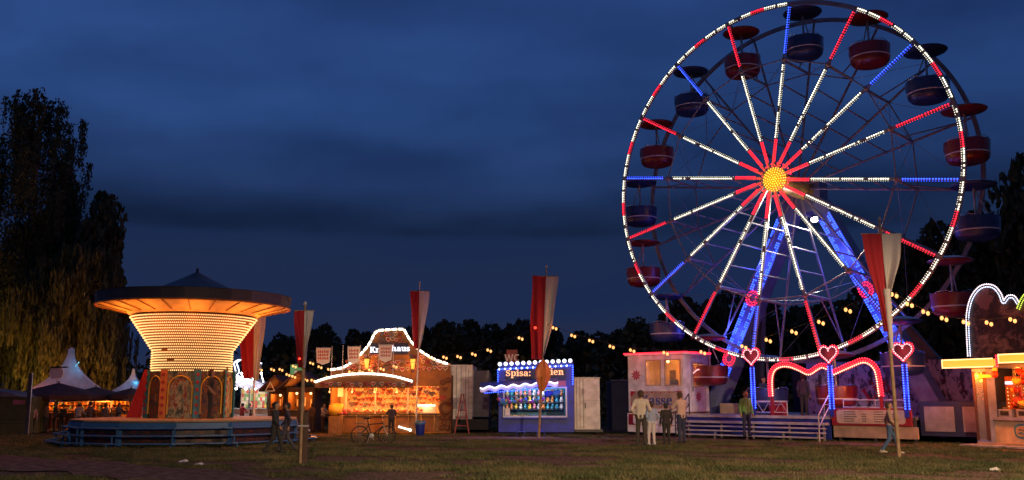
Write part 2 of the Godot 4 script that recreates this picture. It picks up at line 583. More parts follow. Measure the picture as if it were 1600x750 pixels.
func ground() -> void:
	soil_noise.seed = 21
	soil_noise.frequency = 0.16
	soil_noise.fractal_octaves = 4
	# macro colour: 64 m square, grass and bare soil
	var n := 768
	var im := Image.create(n, n, false, Image.FORMAT_RGB8)
	var g2 := FastNoiseLite.new()
	g2.seed = 4
	g2.frequency = 0.5
	g2.fractal_octaves = 4
	var grass_a := Color(0.056, 0.062, 0.018)
	var grass_b := Color(0.115, 0.095, 0.040)
	var bare := Color(0.24, 0.145, 0.118)
	for j in n:
		for i in n:
			var x := (i + 0.5) / n * 64.0 - 32.0
			var z := (j + 0.5) / n * 64.0 - 64.0
			var k := g2.get_noise_2d(x, z)
			var cc := grass_a.lerp(grass_b, clampf(0.5 + 0.9 * k, 0, 1)).lerp(bare, soil(x, z) * clampf(0.75 + 0.7 * g2.get_noise_2d(x * 5.0, z * 5.0), 0, 1))
			im.set_pixel(i, j, cc.linear_to_srgb())
	var m := mat("turf", Color(1, 1, 1), 0.95)
	m.albedo_texture = ImageTexture.create_from_image(im)
	m.specular_mode = BaseMaterial3D.SPECULAR_DISABLED
	m.detail_enabled = true
	m.detail_albedo = noise_tex(0.06, Color(0.35, 0.35, 0.35), Color(1.35, 1.35, 1.35), 512, 3, 5)
	m.detail_blend_mode = BaseMaterial3D.BLEND_MODE_MUL
	m.detail_uv_layer = BaseMaterial3D.DETAIL_UV_2
	var xs := [-600.0, -200.0, -80.0]
	for i in 97: xs.append(-48.0 + i)
	xs.append_array([80.0, 200.0, 600.0])
	var zs := [30.0, 0.0]
	for i in 121: zs.append(-12.0 - i * 0.5)
	zs.append_array([-90.0, -140.0, -300.0, -900.0])
	var v := PackedVector3Array()
	var nn := PackedVector3Array()
	var u1 := PackedVector2Array()
	var u2 := PackedVector2Array()
	var ix := PackedInt32Array()
	for z in zs:
		for x in xs:
			var y: float = 0.03 * (soil_noise.get_noise_2d(x * 2.0, z * 2.0) - 0.5) if absf(x) < 48 and z > -72 and z < -12 else -0.015
			v.append(Vector3(x, y, z))
			nn.append(Vector3.UP)
			u1.append(Vector2((x + 32.0) / 64.0, (z + 64.0) / 64.0))
			u2.append(Vector2(x / 3.1, z / 3.1))
	var k := xs.size()
	for j in zs.size() - 1:
		for i in k - 1:
			var a := j * k + i
			ix.append_array([a, a + k, a + 1, a + 1, a + k, a + k + 1])
	var arr := []
	arr.resize(Mesh.ARRAY_MAX)
	arr[Mesh.ARRAY_VERTEX] = v; arr[Mesh.ARRAY_NORMAL] = nn; arr[Mesh.ARRAY_TEX_UV] = u1; arr[Mesh.ARRAY_TEX_UV2] = u2; arr[Mesh.ARRAY_INDEX] = ix
	var am := ArrayMesh.new()
	am.add_surface_from_arrays(Mesh.PRIMITIVE_TRIANGLES, arr)
	obj("ground", am, m).set_meta("kind", "structure")
	# dirt path across the near corner
	var pm := mat("path_soil", Color(0.27, 0.175, 0.14), 0.95)
	pm.specular_mode = BaseMaterial3D.SPECULAR_DISABLED
	pm.albedo_texture = noise_tex(0.03, Color(0.6, 0.58, 0.56), Color(1, 1, 1), 256, 14, 5)
	pm.uv1_triplanar = true
	pm.uv1_world_triplanar = true
	pm.uv1_scale = Vector3.ONE * 0.35
	var p := MB.new()
	for i in 90:
		var x0 := -26.0 + i * 0.3
		var x1 := x0 + 0.3
		var wv := func(x: float) -> float: return 3.2 + 0.3 * sin(x * 0.9) + 0.15 * sin(x * 3.3)
		p.quad(Vector3(x0, 0.008, -path_edge(x0) + wv.call(x0)), Vector3(x1, 0.008, -path_edge(x1) + wv.call(x1)), Vector3(x1, 0.008, -path_edge(x1)), Vector3(x0, 0.008, -path_edge(x0)))
	obj("dirt_path", p, pm).set_meta("kind", "structure")
	# grass tufts
	var tb := MB.new()
	for i in 7:
		var a := rng.randf() * TAU
		var o := Vector3(rng.randf_range(-0.07, 0.07), 0, rng.randf_range(-0.07, 0.07))
		var d := Vector3(cos(a), 0, sin(a))
		var hgt := rng.randf_range(0.02, 0.06)
		tb.tri(o - d * 0.008, o + d * 0.008, o + Vector3(rng.randf_range(-0.05, 0.05), hgt, rng.randf_range(-0.05, 0.05)))
	var tm: ArrayMesh = tb.mesh()
	tm.surface_set_material(0, M["leaf_grass"])
	var xf := []
	var cs := []
	for i in 90000:
		var dd := rng.randf_range(18.0, 41.0)
		var x := rng.randf_range(-0.6, 0.62) * dd
		if rng.randf() < soil(x, -dd) * 1.6: continue
		if dd < path_edge(x) and dd > path_edge(x) - 3.1 and x < 1.0: continue
		var s := rng.randf_range(0.7, 1.7)
		xf.append(Transform3D(Basis(Vector3.UP, rng.randf() * TAU).scaled(Vector3(s, s * rng.randf_range(0.7, 1.3), s)), Vector3(x, -0.02, -dd)))
		var c2 := Color(0.048, 0.060, 0.014).lerp(Color(0.17, 0.125, 0.055), clampf(rng.randf() * rng.randf() + 0.9 * g2.get_noise_2d(x, -dd), 0, 1))
		cs.append(c2)
	var mm := MultiMesh.new()
	mm.transform_format = MultiMesh.TRANSFORM_3D
	mm.use_colors = true
	mm.mesh = tm
	mm.instance_count = xf.size()
	for i in xf.size():
		mm.set_instance_transform(i, xf[i])
		mm.set_instance_color(i, cs[i])
	var mi := MultiMeshInstance3D.new()
	mi.name = "grass"
	mi.multimesh = mm
	mi.material_override = M["leaf_grass"]
	add_child(mi)
	tag(mi, "short trodden grass growing over the fairground meadow", "grass")
	stuff(mi)
	# litter
	for q in [[285, 722], [309, 727], [1010, 695], [1553, 735]]:
		var b := MB.new()
		var s := 0.09
		b.quad(Vector3(-s, 0.0, s * 0.7), Vector3(s, 0.01, s * 0.5), Vector3(s * 0.8, 0.07, -s * 0.4), Vector3(-s * 0.9, 0.03, -s * 0.6))
		b.quad(Vector3(s * 0.8, 0.07, -s * 0.4), Vector3(s, 0.01, s * 0.5), Vector3(s * 1.7, 0.02, s * 0.2), Vector3(s * 1.5, 0.03, -s * 0.6))
		tag(obj("paper_scrap", b, M["paper"], null, gp(q[0], q[1])), "crumpled scrap of white paper lying in the grass", "litter", "scraps of paper on the grass")

# ---------------------------------------------------------------- trees
func leaf(b: MB, o: Vector3, s: float, d: Vector3, w := 0.5) -> void:
	var y := d.normalized()
	var x := y.cross(Vector3(rng.randf_range(-1, 1), rng.randf_range(-1, 1), rng.randf_range(-1, 1))).normalized() * s * w * 0.5
	var k := rng.randf_range(0.6, 1.25)
	b.col = Color(k, k * rng.randf_range(0.92, 1.08), k * rng.randf_range(0.8, 1.1))
	b.tri(o - y * s * 0.5, o + x, o - x)
	b.tri(o + y * s * 0.5, o - x, o + x)

func rv() -> Vector3:
	while true:
		var q := Vector3(rng.randf_range(-1, 1), rng.randf_range(-1, 1), rng.randf_range(-1, 1))
		if q.length_squared() < 1.0: return q
	return Vector3.ZERO

# unit broadleaf crown: about 1 wide (radius 0.5) and 1 high, base at 0
func crown_mesh(seed_: int, tall: float, leaves: int, size: float) -> Array:
	rng.seed = seed_
	var lobes := []
	for i in 26:
		var q := rv()
		lobes.append([Vector3(q.x * 0.36, 0.55 + q.y * 0.36, q.z * 0.36) * Vector3(1, 1, 1), rng.randf_range(0.10, 0.2)])
	var b := MB.new()
	var most := 0.0
	for i in leaves:
		var l: Array = lobes[rng.randi() % lobes.size()]
		var q := rv()
		q = q.normalized() * pow(q.length(), 0.45)
		var p: Vector3 = l[0] + q * l[1]
		p.y *= tall
		most = maxf(most, p.y)
		leaf(b, p, size * rng.randf_range(0.6, 1.4), rv() + Vector3(0, -0.3, 0), 0.8)
	for i in b.v.size(): b.v[i].y *= tall / most
	var tr := MB.new()
	tr.tube([Vector3(0, -0.35, 0), Vector3(0.01, 0.1, 0), Vector3(0.0, 0.45 * tall, 0.02), Vector3(0.02, 0.8 * tall, 0)], [0.04, 0.03, 0.02, 0.005], 7)
	for i in 7:
		var l: Array = lobes[i * 3]
		var e: Vector3 = l[0]
		e.y *= tall
		tr.tube([Vector3(0, 0.15 + 0.04 * i, 0), e * 0.6 + Vector3(0, 0.12, 0), e], [0.016, 0.01, 0.003], 5)
	return [b.mesh(), tr.mesh()]

func trees() -> void:
	var kinds := [crown_mesh(3, 1.0, 6500, 0.06), crown_mesh(9, 1.15, 6500, 0.06), crown_mesh(17, 0.85, 6500, 0.06)]
	# x, y of the top, width in pixels, depth, kind
	var far := [[412, 535, 70, 95, 0], [447, 522, 60, 90, 2], [500, 506, 70, 85, 0], [545, 514, 80, 88, 1], [583, 520, 80, 92, 2], [632, 512, 90, 90, 0], [682, 503, 90, 86, 2], [728, 499, 100, 84, 1], [775, 506, 90, 88, 0], [815, 502, 90, 86, 2], [858, 510, 90, 90, 0], [905, 517, 100, 90, 1], [950, 520, 90, 86, 2],
		[985, 506, 100, 74, 0], [1030, 490, 110, 70, 1], [1080, 462, 120, 68, 2], [1130, 455, 130, 70, 0], [1190, 470, 130, 72, 1], [1250, 478, 140, 74, 2], [1310, 470, 140, 72, 0], [1370, 420, 140, 68, 1], [1425, 372, 150, 64, 2], [1480, 345, 150, 62, 0], [1535, 330, 150, 60, 1], [1590, 245, 130, 56, 1], [1650, 270, 170, 58, 0]]
	var place := 0
	var words_ := ["dark round broadleaf tree in the wood behind the stalls", "dark tall broadleaf tree in the wood behind the stalls", "dark low broadleaf tree in the wood behind the stalls"]
	for a in far:
		var top := at(a[0], a[1], a[3])
		var wide: float = a[2] / F * a[3] * 1.25
		var t := thing("forest_tree", words_[a[4]] if a[0] < 960 else words_[a[4]].replace("the stalls", "the ferris wheel"), "tree", Vector3(top.x, 0, top.z), place * 1.7, "trees of the dark wood")
		var tall: float = [1.0, 1.15, 0.85][a[4]]
		var high := top.y
		var c := obj("crown", kinds[a[4]][0], M["leaf_dark"], t)
		c.scale = Vector3(wide, high / tall / 1.0, wide)
		var s := obj("trunk", kinds[a[4]][1], M["bark"], t, Vector3(0, high * 0.28, 0))
		s.scale = Vector3(wide * 0.7, high * 0.75 / tall, wide * 0.7)
		place += 1
	# understorey that closes the wood below the crowns
	rng.seed = 77
	var ub := MB.new()
	for i in 26000:
		var x := rng.randf_range(-40, 60)
		var d := rng.randf_range(62, 100) if x < 18 else rng.randf_range(56, 80)
		leaf(ub, Vector3(x, rng.randf() * rng.randf_range(1.0, 5.5), -d), rng.randf_range(0.3, 0.7), rv(), 0.8)
	tag(stuff(obj("undergrowth", ub, M["leaf_dark"])), "dark undergrowth along the edge of the wood", "undergrowth")
	# two slender dark trees behind the willow
	for a in [[104, 262, 54, 66, "dark tree with a pointed crown beside the drooping birch"], [162, 298, 74, 62, "dark oval tree rising behind the willow next to the carousel"]]:
		var top := at(a[0], a[1], a[3])
		var wide: float = a[2] / F * a[3] * 1.75
		var t := thing("poplar_tree", a[4], "tree", Vector3(top.x, 0, top.z), 0.7)
		obj("crown", kinds[1][0], M["leaf_dark"], t, Vector3(0, top.y * 0.22, 0)).scale = Vector3(wide, top.y * 0.78 / 1.15, wide)
		obj("trunk", kinds[1][1], M["bark"], t, Vector3(0, top.y * 0.28, 0)).scale = Vector3(wide * 0.7, top.y * 0.7 / 1.15, wide * 0.7)
	weeping("birch_tree", "tall weeping birch with drooping twigs at the edge of the meadow", Vector3(at(22, 640, 62).x, 0, -62), at(40, 152, 62).y, 4.3, 46000, 0.20, 0.55, "leaf_birch", "bark_birch", 5, true)
	weeping("willow_tree", "weeping willow hanging over the white pagoda tents", Vector3(-32.6, 0, -63), 13.6, 5.6, 60000, 0.5, 0.95, "leaf_willow", "bark", 6, false)
	weeping("willow_tree", "weeping willow whose curtain of twigs hangs behind the carousel", Vector3(-27.6, 0, -58), 11.0, 3.9, 54000, 0.46, 0.95, "leaf_willow", "bark", 8, false)

# crown of hanging twigs; parts trunk, limb, crown
func weeping(called: String, label: String, p: Vector3, high: float, r: float, n_leaf: int, size: float, reach: float, leaf_m: String, bark_m: String, seed_: int, airy: bool) -> void:
	rng.seed = seed_
	var t := thing(called, label, "tree", p)
	var tr := MB.new()
	tr.tube([Vector3(0, -0.2, 0), Vector3(0.1, high * 0.25, 0.1), Vector3(-0.1, high * 0.55, 0), Vector3(0.15, high * 0.8, 0.1), Vector3(0.1, high * 0.97, 0)], [0.36, 0.28, 0.2, 0.1, 0.03], 9)
	obj("trunk", tr, M[bark_m], t)
	var lb := MB.new()
	var cr := MB.new()
	var tips := []
	var nl := 46
	for i in nl:
		var k := float(i) / nl
		var y0 := high * lerpf(0.28, 0.93, k)
		var a := i * 2.4 + rng.randf()
		var rr := r * (sqrt(1.0 - pow(maxf(0.0, k * 1.02 - 0.3) / 0.75, 2.0)) if k > 0.3 else 1.0) * rng.randf_range(0.45, 1.0)
		var d := Vector3(cos(a), 0, sin(a))
		var e := Vector3(0, y0 + high * 0.09, 0) + d * rr
		var md := Vector3(0, y0 + high * 0.08, 0) + d * rr * 0.5
		lb.tube([Vector3(0, y0, 0), md, e], [0.07, 0.045, 0.015], 5)
		for s in 7:
			var q := md.lerp(e, rng.randf_range(0.0, 1.05)) + Vector3(rng.randf_range(-0.8, 0.8), rng.randf_range(-0.2, 0.3), rng.randf_range(-0.8, 0.8))
			tips.append(q)
	obj("limbs", lb, M[bark_m], t)
	var sp := 0.075 if airy else 0.05
	var per := n_leaf / tips.size()
	for q in tips:
		var len_ := minf(q.y - 0.8, (high * 0.15 if airy else high * 0.36) * rng.randf_range(0.5, 1.3))
		if len_ < 0.4: continue
		var sw := Vector3(rng.randf_range(-0.25, 0.25), 0, rng.randf_range(-0.25, 0.25))
		for tw in (3 if airy else 6):
			var o: Vector3 = q + Vector3(rng.randf_range(-0.3, 0.3), rng.randf_range(-0.2, 0.2), rng.randf_range(-0.3, 0.3))
			for j in int(per / (3.0 if airy else 6.0)):
				var f := rng.randf() if not airy else pow(rng.randf(), 1.4)
				var w := o + sw * f + Vector3(rng.randfn() * sp, -f * len_, rng.randfn() * sp)
				leaf(cr, w, size * rng.randf_range(0.6, 1.3), Vector3(rng.randfn() * 0.16, -1, rng.randfn() * 0.16) if not airy else rv() * 0.6 + Vector3(0, -0.9, 0), 0.2 if not airy else 0.6)
	obj("crown", cr, M[leaf_m], t)

# ---------------------------------------------------------------- ferris wheel
const HUB := 10.5
const RIM := 7.42
const BACK := -2.39
const PHI := 9.2

func wheel_at(k: float, r: float, z: float) -> Vector3:
	var a := deg_to_rad(PHI + k * 22.5)
	return Vector3(r * sin(a), HUB + r * cos(a), z)

func strip(r0: float, r1: float, dx: float, z: float, step: float) -> Array:
	var out := []
	var n := int((r1 - r0) / step)
	for i in n + 1:
		out.append(Vector3(dx, lerpf(r0, r1, float(i) / n), z))
	return out

func ferris_wheel() -> void:
	var w := thing("ferris_wheel", "big ferris wheel outlined in white, red and blue lights on a splayed tower", "ferris wheel", wheel_frame.origin, deg_to_rad(-42.0))
	var hub := Vector3(0, HUB, 0)
	# rim segments, one mesh turned sixteen times
	var arc := deg_to_rad(22.5)
	var sg := MB.new()
	var rr := MB.new()
	var ps := []
	var tray := MB.new()
	for i in 9:
		var a := arc * i / 8.0
		ps.append(Vector3(sin(a), cos(a), 0))
	for i in 8:
		sg.bar(ps[i] * RIM, ps[i + 1] * RIM, 0.17, 0.10, ps[i])
		rr.bar(ps[i] * RIM, ps[i + 1] * RIM, 0.16, 0.12, ps[i])
		tray.bar(ps[i] * RIM + Vector3(0, 0, 0.052), ps[i + 1] * RIM + Vector3(0, 0, 0.052), 0.13, 0.006, ps[i])
	rng.seed = 404
	var n := 33
	var white_arcs := []      # each segment with its own dead bulbs
	var red_arcs := []
	for s in 16:
		var wh := MB.new()
		var rd := MB.new()
		var dead := 0
		for i in n:
			var f := (i + 0.5) / n
			var a := arc * f
			if rng.randf() < 0.018: dead = rng.randi_range(1, 2)
			dead -= 1
			for q in [[0.02, 0.034], [-0.065, 0.013]]:
				var p: Vector3 = Vector3(sin(a), cos(a), 0) * (RIM + q[0]) + Vector3(0, 0, 0.065)
				if dead >= 0 and q[0] > 0: continue
				if rng.randf() < 0.03: continue
				if f > 0.39 and f < 0.61: rd.bead(p, q[1] * rng.randf_range(0.9, 1.08))
				elif f > 0.035 and f < 0.965 and absf(f - 0.2) > 0.012 and absf(f - 0.81) > 0.012: wh.bead(p, q[1] * rng.randf_range(0.85, 1.08))
		white_arcs.append(wh.mesh())
		red_arcs.append(rd.mesh())
	var sgm := sg.mesh()
	var rrm := rr.mesh()
	# spoke meshes along +y
	var sp := MB.new()
	sp.bar(Vector3(0, 0.4, 0), Vector3(0, 5.0, 0), 0.11, 0.09)
	sp.bar(Vector3(0, 5.0, 0), Vector3(0, RIM, 0), 0.09, 0.08)
	sp.ball(Vector3(0, 5.06, 0.0), Vector3(0.13, 0.13, 0.1), 8, 5)
	var spm := sp.mesh()
	var tr1 := MB.new()
	tr1.bar(Vector3(0.03, 0.5, 0.049), Vector3(0.03, 4.82, 0.049), 0.10, 0.006)
	tr1.bar(Vector3(0.03, 5.28, 0.044), Vector3(0.03, 7.28, 0.044), 0.11, 0.006)
	var trm := tr1.mesh()
	var rtm := tray.mesh()
	var rs := MB.new()
	rs.tube([Vector3(0, 0.35, BACK), Vector3(0, RIM, BACK)], 0.05, 7)
	var rsm := rs.mesh()
	var rung := MB.new()
	rung.tube([Vector3(0, 0, 0), Vector3(0, -0.02, BACK)], 0.035, 6)
	var rungm := rung.mesh()
	var brace := MB.new()
	brace.tube([Vector3(0, 5.0, 0), Vector3(0, 5.06, BACK)], 0.055, 7)
	brace.tube([Vector3(0, 6.9, BACK), Vector3(0, 5.06, BACK * 0.6)], 0.03, 5)
	var bracem := brace.mesh()
	var redm := beads(strip(0.52, 1.62, 0.0, 0.075, 0.085) + strip(0.75, 1.62, 0.075, 0.06, 0.085), 0.031).mesh()
	var spoke_whites := []
	for k in 16:
		var whb := MB.new()
		for s in [[1.75, 2.76], [2.84, 3.80], [3.88, 4.78]]:
			var dead := rng.randi_range(0, 3) if rng.randf() < 0.3 else 0
			for q in strip(s[0], s[1], 0.0, 0.075, 0.085):
				if rng.randf() < 0.025: dead = 1
				dead -= 1
				if dead < 0: whb.bead(q, rng.randf_range(0.028, 0.034))
			for q in strip(s[0], s[1], 0.085, 0.056, 0.085):
				if rng.randf() > 0.06: whb.bead(q, 0.011)
		spoke_whites.append(whb.mesh())
	var out_ := []
	for s in [[5.32, 6.28], [6.4, 7.24]]:
		out_.append_array(strip(s[0], s[1], 0.0, 0.07, 0.095))
	var outb := beads(out_, 0.031)
	for s in [[5.32, 6.28], [6.4, 7.24]]:
		for q in strip(s[0], s[1], 0.08, 0.054, 0.095): outb.bead(q, 0.014)
	var outm := outb.mesh()
	# tie rods between neighbouring joints
	var j0 := Vector3(0, 5.06, 0)
	var j1 := Vector3(sin(arc), cos(arc), 0) * 5.06
	var zb := Vector3(0, 0, BACK)
	var tie := MB.new()
	tie.tube([j0, j1], 0.028, 5)
	var tie2 := MB.new()
	tie2.tube([j0 + zb, j1 + zb], 0.03, 5)
	var wire := MB.new()
	wire.tube([j0, j1 + zb], 0.010, 4)
	var wire2 := MB.new()
	wire2.tube([j1, j0 + zb], 0.010, 4)
	var wire3 := MB.new()
	wire3.tube([j0 + zb, Vector3(sin(arc), cos(arc), 0) * 7.3 + zb], 0.008, 4)
	var tiem := tie.mesh()
	var wirem := wire.mesh()
	var tiem2 := tie2.mesh()
	var wirem2 := wire2.mesh()
	var wirem3 := wire3.mesh()
	var axle := MB.new()
	axle.tube([Vector3(0, RIM, 0.03), Vector3(0, RIM, BACK)], 0.045, 7)
	var axm := axle.mesh()
	for k in 16:
		var turn := -deg_to_rad(PHI + k * 22.5)
		var a := obj("rim_segment", sgm, M["steel"], w, hub)
		a.rotation.z = turn
		if k != 0:
			obj("light_tray", rtm, M["light_tray"], a)
			stuff(obj("white_light_strip", white_arcs[k], M["led_white"], a))
			stuff(obj("red_light_strip", red_arcs[k], M["led_red"], a))
		var b := obj("rear_rim_segment", rrm, M["steel"], w, hub + zb)
		b.rotation.z = turn
		var s := obj("spoke", spm, M["steel"], w, hub)
		s.rotation.z = turn
		obj("light_tray", trm, M["light_tray"], s)
		stuff(obj("red_light_strip", redm, M["led_red"], s))
		stuff(obj("white_light_strip", spoke_whites[k], M["led_white"], s))
		var blue := k % 2 == 0
		stuff(obj("blue_light_strip" if blue else "red_light_strip", outm, M["led_blue"] if blue else M["led_red"], s))
		var q := obj("rear_spoke", rsm, M["steel"], w, hub)
		q.rotation.z = turn
		for r in [2.0, 3.0, 4.0]:
			obj("rung", rungm, M["steel"], q, Vector3(0, r, 0))
		obj("brace", bracem, M["steel"], q)
		for o in [["tie_rod", tiem, "steel"], ["tie_rod", tiem2, "steel"], ["bracing_wire", wirem, "wire"], ["bracing_wire", wirem2, "wire"], ["bracing_wire", wirem3, "wire"], ["axle", axm, "steel"]]:
			var e := obj(o[0], o[1], M[o[2]], w, hub)
			e.rotation.z = turn
	# hub: drum, lit disc of yellow bulbs with red bulbs round it
	var h := MB.new()
	var fw := Basis(Vector3.RIGHT, PI / 2)
	hub += Vector3(0.14, -0.05, -0.12)
	h.lathe([Vector2(0.0, -3.3), Vector2(0.42, -3.3), Vector2(0.42, 0.02), Vector2(0.52, 0.05), Vector2(0.52, 0.12), Vector2(0.30, 0.17), Vector2(0.0, 0.19)], 28, hub, fw)
	var ho := obj("hub", h, M["yellow_paint"], w)
	var yb := []
	for ring in [[0.0, 1], [0.10, 6], [0.20, 12], [0.30, 17], [0.40, 22], [0.48, 27]]:
		for i in ring[1]:
			var a: float = TAU * i / ring[1]
			yb.append(hub + Vector3(cos(a) * ring[0], sin(a) * ring[0], 0.22 - 0.1 * ring[0]))
	stuff(obj("yellow_light_bulbs", beads(yb, 0.036), M["bulb_yellow"], ho))
	var rb := []
	for i in 32:
		var a := TAU * i / 32
		rb.append(hub + Vector3(cos(a), sin(a), 0) * (0.60 + 0.09 * (i % 2)) + Vector3(0, 0, 0.1))
	stuff(obj("red_light_bulbs", beads(rb, 0.036), M["led_red"], ho))
	lamp(w, hub + Vector3(0, 0, 0.75), Color(1, 0.62, 0.15), 1.2, 0.3)
	# tower: two box legs behind the wheel with rows of lights, struts behind them
	for s in [-1.0, 1.0]:
		var top := Vector3(0.62 * s, 9.9, -3.25)
		var foot := Vector3(5.4 * s, 0.0, -3.25)
		var dir := (foot - top).normalized()
		var side := dir.cross(Vector3(0, 0, 1)).normalized()
		if side.x < 0: side = -side
		var lg := MB.new()
		lg.bar(top, foot, 0.62, 0.95, side)
		var lo := obj("tower_leg", lg, M["tower_paint"], w)
		var bl := []
		var re := []
		var len_ := top.distance_to(foot)
		var cs := [len_ * 0.40, len_ * 0.665]
		var m := int(len_ * 0.68 / 0.105)
		for i in m:
			var d := len_ * 0.07 + i * 0.105
			if i % 9 == 8: continue
			for x in [-0.25, -0.15, 0.15, 0.25]:
				if absf(x) < 0.2 and i % 4 == 0: continue
				var near := false
				for c in cs:
					if absf(d - c) < 0.34: near = true
				if not near: bl.append(top + dir * d + side * x + Vector3(0, 0, 0.51))
		for c in cs:
			for r in [0.17, 0.28]:
				for i in int(r * 64):
					var a: float = TAU * i / int(r * 64)
					re.append(top + dir * (c + sin(a) * r * 1.15) + side * cos(a) * r + Vector3(0, 0, 0.51))
		stuff(obj("blue_light_strip", beads(bl, 0.040), M["led_blue"], lo))
		stuff(obj("red_light_strip", beads(re, 0.040), M["led_red"], lo))
		for d in [0.25, 0.55]:
			lamp(lo, top + dir * len_ * d + Vector3(0, 0, 1.1), Color(0.25, 0.34, 1.0), 2.0, 0.25)
		var st := MB.new()
		st.bar(top + dir * 4.6 + Vector3(0, 0, -0.3), Vector3(5.6 * s, 0.0, -8.5), 0.55, 0.3)
		obj("rear_strut", st, M["grey_paint"], w)
	var hd := MB.new()
	hd.bx(Vector3(-0.8, 9.5, -3.65), Vector3(0.8, 10.85, -2.8))
	obj("tower_head", hd, M["tower_paint"], w)
	# floodlight on the tower
	var fl := thing("floodlight", "small white floodlight glaring from the tower beside the wheel's hub", "floodlight", wheel_frame * Vector3(0.62, 9.08, -2.55), deg_to_rad(-42.0))
	var fb := MB.new()
	fb.box(Vector3(0, 0, -0.08), Vector3(0.34, 0.26, 0.12))
	obj("housing", fb, M["steel_dark"], fl)
	var br := MB.new()
	br.tube([Vector3(0, -0.05, -0.1), Vector3(0, 0.05, -0.28)], 0.03, 6)
	obj("bracket", br, M["steel_dark"], fl)
	var fa := MB.new()
	fa.ball(Vector3(0, 0, 0.0), Vector3(0.16, 0.12, 0.05), 12, 6)
	obj("lit_lamp_glass", fa, M["flood_white"], fl)
	var sl := SpotLight3D.new()
	sl.name = "beam"
	sl.light_color = Color(1, 0.97, 0.9)
	sl.light_energy = 26.0
	sl.spot_angle = 70.0
	sl.spot_angle_attenuation = 1.0
	sl.spot_range = 80
	sl.spot_attenuation = 2
	sl.light_size = 0.12
	sl.shadow_enabled = true
	sl.position = Vector3(0, 0, 0.1)
	sl.rotation = Vector3(-0.5, PI, 0)
	fl.add_child(sl)
	gondolas()

func gondolas() -> void:
	var can := MB.new()      # shallow saucer roof
	can.lathe([Vector2(0.0, -0.16), Vector2(0.45, -0.15), Vector2(0.76, -0.07), Vector2(0.81, -0.02), Vector2(0.76, 0.02), Vector2(0.4, 0.13), Vector2(0.0, 0.17)], 28)
	var pole := MB.new()
	pole.tube([Vector3(0, -0.1, 0), Vector3(0, -1.85, 0)], 0.045, 7)
	pole.tube([Vector3(0.0, -0.12, 0), Vector3(0.34, -1.1, -0.2)], 0.025, 6)
	var tub := MB.new()
	tub.lathe([Vector2(0.0, -2.10), Vector2(0.42, -2.09), Vector2(0.64, -2.02), Vector2(0.74, -1.90), Vector2(0.76, -1.76)], 28)
	var up := MB.new()
	up.lathe([Vector2(0.765, -1.71), Vector2(0.80, -1.26), Vector2(0.77, -1.24), Vector2(0.72, -1.72), Vector2(0.0, -1.76)], 28)
	var str_ := MB.new()
	str_.lathe([Vector2(0.76, -1.76), Vector2(0.78, -1.75), Vector2(0.783, -1.72), Vector2(0.765, -1.71)], 28)
	var rail := MB.new()
	var pts := []
	for k in 7:
		var b := k * 0.15
		pts.append(Vector3(cos(b) * 0.785, -1.25 + 0.075 * sin(PI * k / 6.0), sin(b) * 0.785))
	rail.tube(pts, 0.014, 5)
	var seat := MB.new()
	seat.lathe([Vector2(0.0, -1.62), Vector2(0.42, -1.62), Vector2(0.70, -1.55), Vector2(0.74, -1.3)], 20)
	var wheel_ := MB.new()
	wheel_.lathe([Vector2(0.10, -1.34), Vector2(0.22, -1.34), Vector2(0.22, -1.30), Vector2(0.10, -1.30), Vector2(0.10, -1.34)], 14)
	var badge := MB.new()
	badge.box(Vector3(0.785, -1.48, 0), Vector3(0.02, 0.16, 0.2))
	var ms := [can.mesh(), pole.mesh(), tub.mesh(), up.mesh(), str_.mesh(), rail.mesh(), seat.mesh(), wheel_.mesh(), badge.mesh()]
	var nth := ["", "first", "second", "third", "fourth", "fifth", "sixth", "seventh"]
	var said := []
	for k in 16:
		var c := "red" if k % 2 else "blue"
		if k == 0: said.append("blue gondola with a saucer roof at the very top of the ferris wheel")
		elif k == 8: said.append("blue gondola at the very bottom of the ferris wheel, down at the platform")
		elif k < 8: said.append("%s gondola, %s below the topmost on the arch stall's side of the wheel" % [c, nth[k]])
		else: said.append("%s gondola, %s below the topmost on the ticket booth's side of the wheel" % [c, nth[16 - k]])
	for k in 16:
		var red := k % 2 == 1
		var p := wheel_at(k, RIM, BACK * 0.5)
		var t := thing("gondola", said[k], "gondola", wheel_frame * p, k * 1.3, "red gondolas of the wheel" if red else "blue gondolas of the wheel")
		var cc: Material = M["gondola_red"] if red else M["gondola_blue"]
		obj("roof", ms[0], cc, t)
		obj("pole", ms[1], M["steel_light"], t)
		var tb := obj("tub", ms[2], cc, t)
		obj("upper_tub", ms[3], cc, tb)
		obj("stripe", ms[4], M["stripe"], tb)
		for i in 5:
			obj("hand_rail", ms[5], M["chrome"], tb).rotation.y = TAU * i / 5 + 0.3
			obj("badge", ms[8], cc, tb).rotation.y = TAU * i / 5
		obj("bench", ms[6], cc, tb)
		obj("turning_wheel", ms[7], M["chrome"], t)

# ---------------------------------------------------------------- platform, booth and lights in front of the wheel
func in_wheel(called: String, label: String, category: String, p: Vector3, group := "") -> Node3D:
	return thing(called, label, category, wheel_frame * p, deg_to_rad(-42.0), group)

